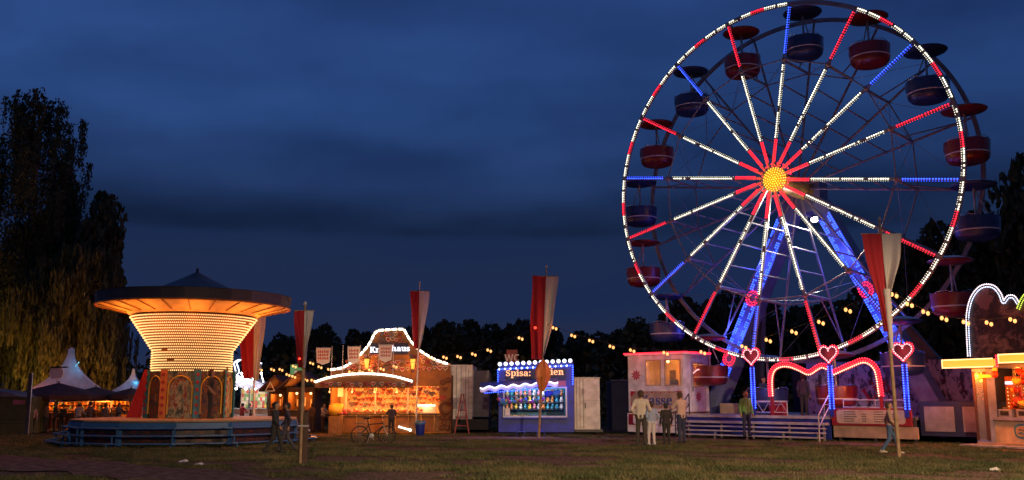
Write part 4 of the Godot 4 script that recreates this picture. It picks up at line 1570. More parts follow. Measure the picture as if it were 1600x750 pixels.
	for i in 28:
		var a0 := TAU * i / 28
		var a1 := TAU * (i + 1) / 28
		var q := MB.new()
		q.quad01(Vector3(cos(a1) * 3.46, 4.90, sin(a1) * 3.46), Vector3(cos(a0) * 3.46, 4.90, sin(a0) * 3.46), Vector3(cos(a0) * 3.52, 5.34, sin(a0) * 3.52), Vector3(cos(a1) * 3.52, 5.34, sin(a1) * 3.52))
		obj("fascia_board", q, M["fascia"], t)
	m = MB.new()
	m.lathe([Vector2(3.42, 4.92), Vector2(3.48, 4.90), Vector2(3.51, 4.93), Vector2(3.48, 4.97)], 56)
	obj("fascia_lip", m, M["orange_paint"], t)
	m = MB.new()
	m.lathe([Vector2(3.54, 5.34), Vector2(1.5, 5.56), Vector2(0.5, 6.05), Vector2(0.06, 6.28), Vector2(0.05, 6.42), Vector2(0.0, 6.45)], 40)
	obj("roof", m, M["fascia"], t)
	for i in 10:
		var a := TAU * i / 10
		lamp(dr, Vector3(cos(a) * 2.75, 4.1, sin(a) * 2.75), Color(1, 0.52, 0.15), 2.0, 0.3)

# ---------------------------------------------------------------- gingerbread stall
func ginger_hearts() -> Array:
	var out := []
	for a in [["gingerbread_dark", "icing_red"], ["icing_red", "icing_white"], ["gingerbread", "icing_white"], ["gingerbread_dark", "icing_pink"], ["gingerbread", "icing_blue"]]:
		var m := MB.new()
		m.prism(heart(0.24, 0.22, 18), -0.015, 0.015)
		var e := MB.new()
		e.tube(Array(heart(0.19, 0.17, 16)).map(func(q): return Vector3(q.x, q.y, 0.018)) + [Vector3(0, heart(0.19, 0.17, 16)[0].y, 0.018)], 0.014, 4, false)
		out.append([m.mesh(), M[a[0]], e.mesh(), M[a[1]]])
	return out

func gingerbread_stall() -> void:
	var f := Transform3D(Basis.IDENTITY, gp(612, 677))
	var t := thing("gingerbread_stall", "gingerbread stall with a bell-shaped gable edged in white lights", "stall", f.origin)
	var L := func(x: float, y: float, z := 0.0) -> Vector3: return onz(f, x, y, z)
	var m := MB.new()
	# gable front
	var gp_ := [[516, 579], [534, 577], [550, 568], [566, 553], [579, 537], [587, 518], [631, 515], [640, 532], [652, 546], [668, 557], [686, 566], [704, 571]]
	var top := gp_.map(func(q): return L.call(q[0], q[1]))
	var poly := PackedVector2Array()
	for q in top: poly.append(Vector2(q.x, q.y))
	var rx: float = L.call(705, 600).x
	var lx: float = L.call(516, 600).x
	poly.append(Vector2(rx, 2.1))
	poly.append(Vector2(lx, 2.1))
	m.prism(poly, -0.12, 0.0)
	obj("gable", m, M["gingerbread"], t)
	var lift := top.map(func(q): return q + Vector3(0, 0.02, 0.05))
	m = MB.new()
	for i in lift.size() - 1: m.bar(lift[i] - Vector3(0, 0, 0.03), lift[i + 1] - Vector3(0, 0, 0.03), 0.10, 0.06)
	obj("gable_trim", m, M["icing_white"], t)
	var dash := []
	for q in along(lift, 0.30): dash.append(q)
	m = MB.new()
	for i in dash.size() - 1:
		var a: Vector3 = dash[i]
		var b: Vector3 = dash[i + 1]
		if a.distance_to(b) > 0.2: m.tube([a.lerp(b, 0.1) + Vector3(0, 0.02, 0.03), a.lerp(b, 0.82) + Vector3(0, 0.02, 0.03)], 0.045, 6)
	stuff(obj("white_light_tubes", m, M["tube_white"], t))
	for q in [[560, 548], [612, 508], [675, 548]]:
		lamp(t, L.call(q[0], q[1], 0.55), Color(1, 0.74, 0.42), 0.22, 0.3)
	# ornaments on the gable: hearts and biscuits, each its own piece
	var hs := ginger_hearts()
	rng.seed = 8
	for row in [[594, 628, 523, 5], [592, 628, 531, 6], [566, 592, 556, 3], [640, 662, 558, 4], [540, 696, 567, 20], [532, 700, 576, 20]]:
		for i in row[3]:
			var q: Vector3 = L.call(lerpf(row[0], row[1], (i + 0.5) / row[3]), row[2] + rng.randf_range(-1.5, 1.5))
			var h: Array = hs[rng.randi() % 5]
			var o := obj("heart_ornament", h[0], h[1], t, q + Vector3(0, 0, 0.016))
			o.scale = Vector3.ONE * rng.randf_range(0.9, 1.3)
			obj("icing", h[2], h[3], o)
	# name board, its middle behind the hanging banner
	var a0: Vector3 = L.call(579, 554)
	var a1: Vector3 = L.call(638, 536)
	m = MB.new()
	m.bx(Vector3(a0.x, a0.y, 0.02), Vector3(a1.x, a1.y, 0.07))
	var nb := obj("name_board", m, M["navy_paint"], t)
	words("lettering_sign_light", "Kn", 0.25, M["sign_white"], nb, L.call(586, 546.5, 0.09), Basis.IDENTITY, "Droid Serif", 800, 0.03)
	words("lettering_sign_light", "haus", 0.25, M["sign_white"], nb, L.call(626, 544.5, 0.09), Basis.IDENTITY, "Droid Serif", 800, 0.03)
	for x in [573, 645]:      # coach lanterns
		var q: Vector3 = L.call(x, 568, 0.12)
		m = MB.new()
		m.bx(q + Vector3(-0.12, 0.22, -0.1), q + Vector3(0.12, 0.26, 0.14))
		m.bx(q + Vector3(-0.02, 0.1, -0.1), q + Vector3(0.02, 0.2, 0.02))
		var ln := obj("lantern", m, M["black_paint"], t)
		m = MB.new()
		m.lathe([Vector2(0.0, -0.25), Vector2(0.07, -0.25), Vector2(0.12, 0.2), Vector2(0.0, 0.21)], 4, q, Basis.IDENTITY, true)
		obj("lit_lantern_glass", m, M["lightbox_amber"], ln)
		lamp(ln, q + Vector3(0, 0, 0.3), Color(1, 0.6, 0.2), 0.8, 0.06)
	# body: back and side walls, floor, posts
	m = MB.new()
	m.bx(Vector3(lx, 0.0, -2.4), Vector3(rx, 2.6, -2.46))
	obj("back_wall", m, M["cream_paint"], t)
	for x in [lx, rx - 0.06]:
		m = MB.new()
		m.bx(Vector3(x, 0.0, -0.13), Vector3(x + 0.06, 2.6, -2.395))
		obj("side_wall", m, M["gingerbread"], t)
	m = MB.new()
	m.bx(Vector3(lx + 0.07, 2.35, -0.13), Vector3(rx - 0.07, 2.42, -2.39))
	obj("ceiling", m, M["wood"], t)
	var sx: float = L.call(687, 600).x
	m = MB.new()
	m.bx(Vector3(sx, 0.0, -0.12), Vector3(rx, 2.098, 0.0))
	var sp := obj("side_panel", m, M["gingerbread"], t)
	for q in [[692, 597, 0], [700, 594, 0], [695, 609, 3], [699, 620, 4], [692, 622, 1], [691, 652, 0], [699, 652, 0], [694, 660, 0], [691, 668, 0], [699, 668, 0]]:
		var w: Vector3 = L.call(q[0], q[1], 0.016)
		if q[2] == 0:
			m = MB.new()
			m.lathe([Vector2(0.05, 0.0), Vector2(0.12, 0.0), Vector2(0.14, 0.02), Vector2(0.10, 0.035), Vector2(0.05, 0.02)], 14, w, Basis(Vector3.RIGHT, PI / 2))
			obj("wreath_ornament", m, M["gingerbread_dark"], sp)
		else:
			var h: Array = hs[q[2]]
			var o := obj("heart_ornament", h[0], h[1], sp, w)
			o.scale = Vector3.ONE * 1.2
	var bw: Vector3 = L.call(696, 637, 0.0)
	m = MB.new()
	m.lathe([Vector2(0.17, 0.0), Vector2(0.30, 0.0), Vector2(0.33, 0.04), Vector2(0.25, 0.07), Vector2(0.17, 0.04)], 20, bw, Basis(Vector3.RIGHT, PI / 2))
	obj("big_wreath", m, M["gingerbread_dark"], sp)
	# counter
	var cy := 0.80
	m = MB.new()
	m.bx(Vector3(lx + 0.62, cy, 0.05), Vector3(sx - 0.01, cy + 0.07, -0.75))
	obj("counter_top", m, M["wood_dark"], t)
	var k := 0
	var x0 := lx + 0.65
	while x0 < sx - 0.1:
		m = MB.new()
		m.cbox(Vector3(x0 + 0.29, cy / 2 + 0.02, -0.08), Vector3(0.57, cy - 0.06, 0.05), 0.01)
		obj("counter_board", m, M["wood"] if k % 2 else M["gingerbread"], t)
		x0 += 0.585
		k += 1
	for x in [540, 586, 637]:
		var q: Vector3 = L.call(x, 640, -0.05)
		m = MB.new()
		m.bx(Vector3(q.x - 0.035, cy + 0.07, -0.10), Vector3(q.x + 0.035, 2.1, -0.03))
		obj("post", m, M["icing_white"], t)
	# arched awning in front
	var ar := smooth([[492, 598], [510, 592], [535, 587], [565, 585], [595, 586], [620, 590], [645, 597]].map(func(q): return onz(f, q[0], q[1], 0.95)), 4)
	var ap := PackedVector2Array()
	for q in ar: ap.append(Vector2(q.x, q.y))
	var yb: float = onz(f, 560, 606, 0.95).y
	ap.append(Vector2(ar[-1].x, yb))
	ap.append(Vector2(ar[0].x, yb))
	m = MB.new()
	m.prism(ap, 0.88, 0.93)
	var aw := obj("awning_front", m, M["gingerbread"], t)
	m = MB.new()
	for i in ar.size() - 1:
		m.tube([ar[i].lerp(ar[i + 1], 0.04) + Vector3(0, 0.03, 0.02), ar[i].lerp(ar[i + 1], 0.9) + Vector3(0, 0.03, 0.02)], 0.045, 6)
	stuff(obj("white_light_tubes", m, M["tube_white"], aw))
	m = MB.new()
	for i in ar.size() - 1:
		var p: Vector3 = ar[i] - Vector3(0, 0.05, 0.07)
		var q: Vector3 = ar[i + 1] - Vector3(0, 0.05, 0.07)
		m.quad(p, q, Vector3(q.x, minf(q.y + 0.1, 2.5), 0.005), Vector3(p.x, minf(p.y + 0.1, 2.5), 0.005))
	obj("awning_roof", m, M["wood_dark"], t)
	for i in 22:
		var q := onz(f, lerpf(504, 643, i / 21.0), 600 + 1.5 * (i % 2), 0.93)
		var h: Array = hs[(i * 3) % 5]
		obj("icing", h[2], h[3], obj("heart_ornament", h[0], h[1], aw, q + Vector3(0, 0, 0.016)))
	for i in 10:
		var q := onz(f, lerpf(510, 640, i / 9.0), 581, 0.5)
		m = MB.new()
		m.ball(Vector3(q.x, 2.52, 0.45), Vector3(0.03, 0.03, 0.03), 6, 4)
		if i % 2 == 0: obj("light_bulb", m, M["bulb_string"], aw)
	for x in [515, 550, 585, 620]:      # bulbs under the awning that light the forecourt
		var q := onz(f, x, 612, 0.7)
		m = MB.new()
		m.ball(q, Vector3(0.04, 0.05, 0.04), 8, 5)
		m.tube([q, q + Vector3(0, 0.25, 0)], 0.01, 4)
		obj("light_bulb", m, M["bulb_string"], aw)
		lamp(aw, q + Vector3(0, -0.1, 0.1), Color(1, 0.6, 0.26), 1.4, 0.05)
	# lamps inside
	for x in [0.2, 0.4, 0.6, 0.8]:
		var q := Vector3(lerpf(lx, rx, x), 2.2, -0.55)
		m = MB.new()
		m.tube([q + Vector3(-0.35, 0, 0), q + Vector3(0.35, 0, 0)], 0.025, 6)
		obj("tube_light", m, M["bulb_hot"], t)
		lamp(t, q + Vector3(0, -0.12, 0.05), Color(1, 0.62, 0.26), 5.0, 0.15)
	# goods: hanging hearts, trays, jars, bunches
	rng.seed = 19
	for row in 4:
		for i in 22:
			var x := lerpf(lx + 0.5, rx - 0.35, (i + 0.5 * (row % 2)) / 22.0)
			var h: Array = hs[rng.randi() % 5]
			var g := obj("gingerbread_heart", h[0], h[1], null, f.origin + Vector3(x + rng.randf_range(-0.03, 0.03), 2.02 - row * 0.26 + rng.randf_range(-0.04, 0.04), -2.36))
			tag(g, "iced gingerbread heart hanging on the back wall of the gingerbread stall", "gingerbread", "hearts hanging in the gingerbread stall")
			g.scale = Vector3.ONE * rng.randf_range(0.85, 1.25)
			obj("icing", h[2], h[3], g)
	for i in 16:
		var x := lerpf(lx + 0.75, rx - 0.6, i / 15.0)
		var h: Array = hs[(i * 2 + 1) % 5]
		var g := obj("gingerbread_heart", h[0], h[1], null, f.origin + Vector3(x, 1.93 - 0.1 * (i % 3), -0.16))
		tag(g, "large iced gingerbread heart hanging in the opening above the counter", "gingerbread", "hearts hanging above the counter")
		g.scale = Vector3.ONE * 1.25
		obj("icing", h[2], h[3], g)
		m = MB.new()
		m.tube([Vector3(0, 0.05, 0), Vector3(0, 0.4, 0)], 0.006, 4)
		obj("ribbon", m, M["icing_red"], g)
	for i in 15:
		var x := lerpf(lx + 0.85, sx - 0.9, i / 14.0)
		var hh := rng.randf_range(0.10, 0.28)
		var g := thing("sweet_tray", "tray heaped with wrapped sweets on the gingerbread counter", "tray", f.origin + Vector3(x, cy + 0.07, -0.28 - 0.12 * (i % 2)), rng.randf_range(-0.2, 0.2), "sweet trays on the counter")
		m = MB.new()
		m.bx(Vector3(-0.15, 0, -0.13), Vector3(0.15, 0.07, 0.13))
		obj("tray", m, M["wood"], g)
		m = MB.new()
		for j in 9:
			m.col = [Color(0.55, 0.06, 0.05), Color(0.6, 0.45, 0.3), Color(0.5, 0.25, 0.06), Color(0.6, 0.2, 0.22)][rng.randi() % 4]
			m.ball(Vector3(rng.randf_range(-0.1, 0.1), 0.07 + rng.randf() * hh * 0.6, rng.randf_range(-0.08, 0.08)), Vector3.ONE * rng.randf_range(0.04, 0.065), 6, 4)
		stuff(obj("sweets", m, M["coloured"], g))
	# glass show case with a lamp at the end of the counter
	var cq: Vector3 = L.call(665, 640, -0.3)
	var g := thing("show_case", "slanted glass show case, brightly lit, at the end of the gingerbread counter", "show case", f.origin + Vector3(cq.x, cy + 0.07, -0.35))
	m = MB.new()
	m.bx(Vector3(-0.5, 0, -0.25), Vector3(0.5, 0.05, 0.25))
	obj("shelf", m, M["icing_white"], g)
	m = MB.new()
	m.bx(Vector3(-0.48, 0.05, -0.25), Vector3(0.48, 0.42, -0.22))
	obj("back_panel", m, M["icing_white"], g)
	m = MB.new()
	m.quad(Vector3(-0.5, 0.05, 0.25), Vector3(0.5, 0.05, 0.25), Vector3(0.5, 0.42, -0.1), Vector3(-0.5, 0.42, -0.1))
	obj("pane", m, M["glass"], g)
	m = MB.new()
	m.tube([Vector3(-0.42, 0.36, -0.14), Vector3(0.42, 0.36, -0.14)], 0.02, 6)
	obj("tube_light", m, M["tube_white"], g)
	lamp(g, Vector3(0, 0.33, -0.08), Color(1, 0.92, 0.7), 0.12, 0.1)
	# yellow roaster and flower bunch at the open end
	var yq: Vector3 = L.call(524, 642, 0.1)
	g = thing("popcorn_machine", "yellow popcorn barrel with a red end beside the gingerbread counter", "barrel", f.origin + Vector3(yq.x, 0, 0.1))
	m = MB.new()
	m.lathe([Vector2(0.0, -0.3), Vector2(0.26, -0.3), Vector2(0.3, 0), Vector2(0.26, 0.3), Vector2(0.0, 0.3)], 20, Vector3(0.05, 1.05, 0), Basis(Vector3(0, 0, 1), PI / 2))
	obj("barrel", m, M["yellow_paint"], g)
	m = MB.new()
	m.lathe([Vector2(0.0, 0.0), Vector2(0.22, 0.0), Vector2(0.22, 0.03), Vector2(0.0, 0.03)], 20, Vector3(-0.25, 1.05, 0), Basis(Vector3(0, 0, 1), PI / 2))
	obj("barrel_end", m, M["red_paint"], g)
	m = MB.new()
	m.bx(Vector3(-0.25, 0, -0.22), Vector3(0.35, 0.76, 0.22))
	obj("stand", m, M["wood"], g)
	for j in 6:
		var q: Vector3 = L.call(529 + (j % 3) * 5, 641 + int(j / 3.0) * 4, 0.25)
		m = MB.new()
		m.ball(Vector3.ZERO, Vector3(0.1, 0.1, 0.1), 8, 5)
		tag(obj("candy_bag", m, M["icing_red"] if j % 2 else M["icing_pink"], null, f.origin + q), "round red bag of candy hanging at the open end of the gingerbread stall", "candy", "candy bags beside the counter")
	# price card
	m = MB.new()
	var pq: Vector3 = L.call(532, 613, 0.1)
	m.bx(pq - Vector3(0.12, 0.2, 0.01), pq + Vector3(0.12, 0.2, 0.01))
	obj("price_card", m, M["paper"], t)
	# lamp tube that glints on the counter front
	g = thing("strip_lamp", "short slanting white strip lamp fixed low on the counter front", "lamp", f.origin)
	m = MB.new()
	var s0: Vector3 = L.call(624, 667, 0.0)
	var s1: Vector3 = L.call(641, 672, 0.0)
	m.tube([s0, s1], 0.03, 6)
	obj("tube_light", m, M["tube_white"], g)
	m = MB.new()
	m.ball(s1, Vector3(0.06, 0.06, 0.045), 8, 5)
	m.ball(s0, Vector3(0.05, 0.045, 0.045), 8, 5)
	obj("lamp_cap", m, M["tube_white"], g)
	# three banners on poles above the awning
	for a in [[494, 516, 544, 570, [519], "first banner of three above the awning, hung from one curved pole"], [543, 562, 542, 569, [536, 563], "middle banner of three above the awning, hung between two poles"], [592, 613, 539, 566, [592, 615], "banner hanging in front of the lit name board"]]:
		var p0 := onz(f, a[0], a[2], 0.6)
		var p1 := onz(f, a[1], a[3], 0.6)
		var b := thing("hanging_banner", "white printed " + a[5], "banner", f.origin + Vector3((p0.x + p1.x) / 2, 2.5, 0.6))
		var o := Vector3((p0.x + p1.x) / 2, 2.5, 0.6)
		for x in a[4]:
			var q := onz(f, x, a[2] - 2, 0.6)
			m = MB.new()
			m.tube([Vector3(q.x, 2.42, 0.6) - o, q - o + Vector3(0, 0.02, 0)], 0.016, 6)
			obj("pole", m, M["steel_light"], b)
		m = MB.new()
		m.tube([p0 - o + Vector3(0, 0.02, 0), Vector3(onz(f, a[4][-1], 550, 0.6).x, p0.y + 0.02, 0.6) - o], 0.014, 6)
		obj("cross_bar", m, M["steel_light"], b)
		var w := (p1.x - p0.x) / 2
		var h := p0.y - p1.y
		m = MB.new()
		m.prism(PackedVector2Array([Vector2(-w, 0), Vector2(w, 0), Vector2(w * 0.86, -h * 0.86), Vector2(0, -h), Vector2(-w * 0.86, -h * 0.86)]), -0.006, 0.006, Transform3D(Basis.IDENTITY, Vector3(0, p0.y - o.y, 0)))
		var cl := obj("cloth", m, M["paper"], b)
		for j in 3:
			m = MB.new()
			for i in 6:
				var xx := -w * 0.7 + i * w * 0.25
				m.bx(Vector3(xx, p0.y - o.y - h * (0.16 + 0.2 * j) - 0.09, 0.007), Vector3(xx + w * 0.15, p0.y - o.y - h * (0.16 + 0.2 * j) + 0.02 * (i % 2), 0.010))
			stuff(obj("printed_line", m, M["print_red"], cl))

# ---------------------------------------------------------------- blue dart stall
func dart_stall() -> void:
	var f := Transform3D(Basis.IDENTITY, gp(838, 681))
	var t := thing("dart_stall", "blue prize stall with a light-bulb sign and wavy neon awning", "stall", f.origin)
	var L := func(x: float, y: float, z := 0.0) -> Vector3: return onz(f, x, y, z)
	var a: Vector3 = L.call(779, 676)
	var b: Vector3 = L.call(896, 566)
	var o0: Vector3 = L.call(788, 652)
	var o1: Vector3 = L.call(884, 606)
	var m := MB.new()
	wall_with_holes(m, a.x, b.x, 0.15, b.y, 0, 0.08, [[o0.x, o1.x, o0.y, o1.y]])
	obj("front_wall", m, M["blue_paint"], t)
	m = MB.new()
	m.bx(Vector3(a.x, 0.15, -2.2), Vector3(b.x, b.y - 0.3, -2.26))
	obj("back_wall", m, M["teal_paint"], t)
	for x in [a.x, b.x - 0.06]:
		m = MB.new()
		m.bx(Vector3(x, 0.15, -0.09), Vector3(x + 0.06, b.y - 0.3, -2.19))
		obj("side_wall", m, M["blue_paint"], t)
	m = MB.new()
	m.bx(Vector3(a.x + 0.07, b.y - 0.55, -0.09), Vector3(b.x - 0.07, b.y - 0.5, -2.19))
	obj("ceiling", m, M["white_paint"], t)
	m = MB.new()
	m.bx(Vector3(a.x + 0.1, 0.0, -0.3), Vector3(b.x - 0.1, 0.148, -2.0))
	obj("base", m, M["black_paint"], t)
	m = MB.new()
	m.bx(Vector3(o0.x - 0.03, o0.y - 0.06, 0.16), Vector3(o1.x + 0.03, o0.y, -0.5))
	obj("counter", m, M["blue_paint"], t)
	m = MB.new()
	window_frame(m, Vector3(o0.x - 0.05, o0.y, 0.02), Vector3(o1.x + 0.05, o1.y + 0.05, 0.02), 0.06, 0.05)
	obj("opening_frame", m, M["steel_light"], t)
	# sign
	var s0: Vector3 = L.call(790, 594)
	var s1: Vector3 = L.call(884, 577)
	m = MB.new()
	m.bx(Vector3(s0.x, s0.y, 0.003), Vector3(s1.x, s1.y, 0.05))
	var sg := obj("sign_board", m, M["navy_paint"], t)
	var q: Vector3 = L.call(810, 583, 0.06)
	words("lettering_sign_light", "Spisa:", 0.26, M["sign_orange"], sg, q, Basis.IDENTITY, "Droid Serif", 800, 0.04)
	q = L.call(866, 581, 0.06)
	words("lettering_sign_light", "pien", 0.26, M["sign_orange"], sg, q, Basis.IDENTITY, "Droid Serif", 800, 0.04)
	m = MB.new()
	m.bx(L.call(787, 603, 0.003) * Vector3(1, 1, 0) + Vector3(0, 0, 0.003), L.call(884, 595, 0) * Vector3(1, 1, 0) + Vector3(0, 0, 0.04))
	obj("sign_band", m, M["icing_pink"], t)
	# bulbs on the roof edge
	for i in 13:
		var p: Vector3 = L.call(lerpf(781, 891, i / 12.0), lerpf(569, 563.5, i / 12.0), 0.05)
		m = MB.new()
		m.tube([p - Vector3(0, 0.18, 0.03), p - Vector3(0, 0.04, 0)], 0.02, 6)
		var h := obj("bulb_holder", m, M["teal_paint"], t)
		m = MB.new()
		m.ball(p, Vector3(0.085, 0.085, 0.085), 10, 6)
		obj("light_bulb", m, M["led_cool"] if i % 4 == 3 else M["sign_white"], h)
	# rows of blue lights
	var ed := [L.call(778, 604, 0.05), L.call(778, 577, 0.05), L.call(895, 571, 0.05), L.call(895, 602, 0.05)]
	stuff(obj("blue_light_strip", beads(along(ed, 0.10), 0.036), M["led_blue"], t))
	stuff(obj("cool_light_strip", beads(along([L.call(780, 577, 0.07), L.call(893, 571, 0.07)], 0.24), 0.05), M["led_cool"], t))
	# wavy awning band reaching out past the wall
	var wv := []
	var z1 := 0.9
	for i in 61:
		var k := i / 60.0
		var p := onz(f, lerpf(750, 872, k), lerpf(606, 597, k) + 1.6 * sin(k * TAU * 6.5), z1)
		wv.append(p)
	m = MB.new()
	for i in 60: m.bar(wv[i], wv[i + 1], 0.05, 0.05)
	obj("neon_wave_light", m, M["sign_white"], t)
	m = MB.new()
	for i in 60:
		m.quad(wv[i] + Vector3(0, -0.16, -0.03), wv[i + 1] + Vector3(0, -0.16, -0.03), wv[i + 1] + Vector3(0, 0, -0.03), wv[i] + Vector3(0, 0, -0.03))
	obj("awning_valance", m, M["white_paint"], t)
	m = MB.new()
	m.quad(wv[0] + Vector3(0, 0.05, -0.04), wv[60] + Vector3(0, 0.05, -0.04), Vector3(wv[60].x, wv[60].y + 0.22, 0.02), Vector3(wv[0].x, wv[0].y + 0.22, 0.02))
	obj("awning", m, M["blue_paint"], t)
	stuff(obj("blue_light_strip", beads(along([onz(f, 758, 614, z1), onz(f, 872, 605, z1)], 0.09), 0.03), M["led_blue"], t))
	for x in [0.12, 0.4, 0.65, 0.9]:
		lamp(t, Vector3(lerpf(a.x - 0.4, b.x, x), 2.05, 1.15), Color(0.10, 0.20, 1.0), 0.6, 0.12)
	for x in [0.3, 0.7]:
		m = MB.new()
		var p := Vector3(lerpf(o0.x, o1.x, x), o1.y + 0.05, -0.5)
		m.tube([p - Vector3(0.35, 0, 0), p + Vector3(0.35, 0, 0)], 0.02, 6)
		obj("tube_light", m, M["sign_white"], t)
		lamp(t, p - Vector3(0, 0.1, 0), Color(0.85, 0.92, 1.0), 2.4, 0.15)
	# shelves with prizes
	for i in 3:
		m = MB.new()
		m.bx(Vector3(o0.x, o0.y + 0.28 + 0.3 * i, -1.6), Vector3(o1.x, o0.y + 0.31 + 0.3 * i, -2.18))
		obj("shelf", m, M["black_paint"], t)
	rng.seed = 33
	var cl := [["icing_white", "white"], ["yellow_paint", "yellow"], ["teal_paint", "teal"], ["icing_pink", "pink"], ["orange_paint", "orange"]]
	for i in 3:
		for j in 13:
			var c: Array = cl[rng.randi() % 5]
			var g := thing("plush_toy", "small %s plush toy on the shelves of the blue stall" % c[1], "toy", f.origin + Vector3(lerpf(o0.x + 0.1, o1.x - 0.1, j / 12.0), o0.y + 0.31 + 0.3 * i, -1.72), rng.randf() * 1.0, c[1] + " plush toys on the shelves")
			m = MB.new()
			m.ball(Vector3(0, 0.08, 0), Vector3(0.08, 0.085, 0.075), 8, 6)
			obj("body", m, M[c[0]], g)
			m = MB.new()
			m.ball(Vector3(0, 0.19, 0.02), Vector3(0.06, 0.058, 0.055), 8, 6)
			m.ball(Vector3(0.045, 0.235, 0.01), Vector3(0.022, 0.022, 0.015), 6, 4)
			m.ball(Vector3(-0.045, 0.235, 0.01), Vector3(0.022, 0.022, 0.015), 6, 4)
			obj("head", m, M[c[0]], g)
	var bc := [["print_blue", "blue"], ["icing_pink", "pink"], ["yellow_paint", "yellow"], ["teal_paint", "teal"], ["print_red", "red"]]
	for i in 5:      # garland of soft hoops under the awning
		var x := lerpf(786, 842, i / 4.0)
		var p := onz(f, x, 619 + 2 * (i % 2), 0.5)
		var pts := []
		for k in 7:
			var g2 := PI * (0.15 + 0.7 * k / 6.0)
			pts.append(Vector3(cos(g2) * 0.24, -sin(g2) * 0.20, 0.05 * sin(k)))
		var g := thing("fabric_snake", "%s striped fabric snake hanging under the neon awning" % bc[i][1], "toy", f.origin + p)
		m = MB.new()
		for k in 6:
			m.col = [Color(0.55, 0.1, 0.12), Color(0.6, 0.45, 0.05), Color(0.1, 0.3, 0.5), Color(0.1, 0.4, 0.15), Color(0.4, 0.12, 0.45)][(k + i) % 5]
			m.tube([pts[k], pts[k + 1]], 0.075, 8)
		obj("body", m, M["coloured"], g)
		m = MB.new()
		m.tube([pts[0], pts[0] + Vector3(0, 0.35, 0)], 0.006, 4)
		m.tube([pts[6], pts[6] + Vector3(0, 0.35, 0)], 0.006, 4)
		obj("string", m, M["wire"], g)
	for a2 in [[856, 616, "print_blue", "violet"], [868, 615, "teal_paint", "turquoise"], [787, 628, "teal_paint", "pale teal"]]:
		var p := onz(f, a2[0], a2[1], 0.45)
		var g := thing("big_plush", "big %s plush toy hanging under the awning of the blue stall" % a2[3], "toy", f.origin + p)
		m = MB.new()
		m.ball(Vector3.ZERO, Vector3(0.17, 0.15, 0.14), 12, 8)
		m.ball(Vector3(0.14, 0.06, 0.05), Vector3(0.09, 0.085, 0.08), 10, 6)
		obj("body", m, M[a2[2]], g)
		m = MB.new()
		m.tube([Vector3(0, 0.1, 0), Vector3(0, 0.42, 0)], 0.006, 4)
		obj("string", m, M["wire"], g)
	# counter goods
	for a2 in [[835, 645, 0.42, "icing_blue", "pale blue rack of darts on the blue stall's counter"], [812, 645, 0.35, "yellow_paint", "yellow tray on the blue stall's counter"]]:
		var p: Vector3 = L.call(a2[0], 650, -0.2)
		m = MB.new()
		for j in 7: m.box(Vector3(-a2[2] + j * a2[2] / 3.0, 0.05, 0), Vector3(a2[2] / 5.0, 0.09, 0.2), Basis(Vector3(0, 0, 1), 0.3))
		m.bx(Vector3(-a2[2] - 0.1, 0, -0.12), Vector3(a2[2] + 0.1, 0.03, 0.12))
		tag(obj("dart_rack", m, M[a2[3]], null, f.origin + Vector3(p.x, o0.y + 0.005, -0.2)), a2[4], "rack")
	m = MB.new()
	q = L.call(793, 644, 0.19)
	m.bx(q - Vector3(0.1, 0.14, 0.01), q + Vector3(0.1, 0.16, 0.01))
	obj("price_card", m, M["paper"], t)
	for x in [813, 843]:
		q = gp(x, 679)
		var g := thing("step_stool", "low blue step stool below the dart stall's counter", "stool", Vector3(q.x, 0, f.origin.z + 0.45), 0.0, "step stools at the blue stall")
		m = MB.new()
		m.cbox(Vector3(0, 0.19, 0), Vector3(0.36, 0.03, 0.24), 0.01)
		obj("seat", m, M["blue_paint"], g)
		for s in [-1, 1]:
			m = MB.new()
			m.bx(Vector3(0.15 * s - 0.015, 0, -0.1), Vector3(0.15 * s + 0.015, 0.175, 0.1))
			obj("leg", m, M["blue_paint"], g)
	# pale trailer next to it
	f.origin = gp(918, 677)
	var c0 := onz(f, 897, 591, 0)
	var c1 := onz(f, 938, 671, 0)
	var tr := thing("pale_trailer", "pale box trailer with a hinged door beside the blue stall", "trailer", f.origin)
	m = MB.new()
	m.bx(Vector3(c0.x, c1.y, 0), Vector3(c1.x, c0.y, -2.2))
	obj("body", m, M["white_paint"], tr)
	for i in 3:
		m = MB.new()
		m.bx(Vector3(lerpf(c0.x, c1.x, 0.08 + 0.13 * i), c1.y + 0.05, 0.001), Vector3(lerpf(c0.x, c1.x, 0.08 + 0.13 * i) + 0.02, c0.y - 0.05, 0.014))
		obj("wall_rib", m, M["grey_paint"], tr)
	m = MB.new()
	m.bx(Vector3(c0.x - 0.02, c0.y, 0.03), Vector3(c1.x + 0.02, c0.y + 0.05, -2.2))
	obj("roof_rail", m, M["steel"], tr)
	var cx := (c0.x * 0.62 + c1.x * 0.38)
	m = MB.new()
	m.bx(Vector3(cx, c1.y + 0.03, 0.002), Vector3(c1.x - 0.05, c0.y - 0.08, 0.025))
	var dd := obj("door", m, M["white_paint"], tr)
	m = MB.new()
	m.bx(Vector3(cx + 0.03, 1.1, 0.026), Vector3(cx + 0.07, 1.35, 0.05))
	obj("handle", m, M["steel_dark"], dd)
	m = MB.new()
	m.bx(Vector3(cx + 0.01, 1.45, 0.026), Vector3(c1.x - 0.06, 1.48, 0.034))
	obj("hinge_bar", m, M["steel_light"], dd)
	m = MB.new()
	m.bx(Vector3(c0.x, c1.y - 0.12, -0.05), Vector3(c1.x + 0.12, c1.y - 0.003, -2.1))
	obj("chassis", m, M["steel_dark"], tr)
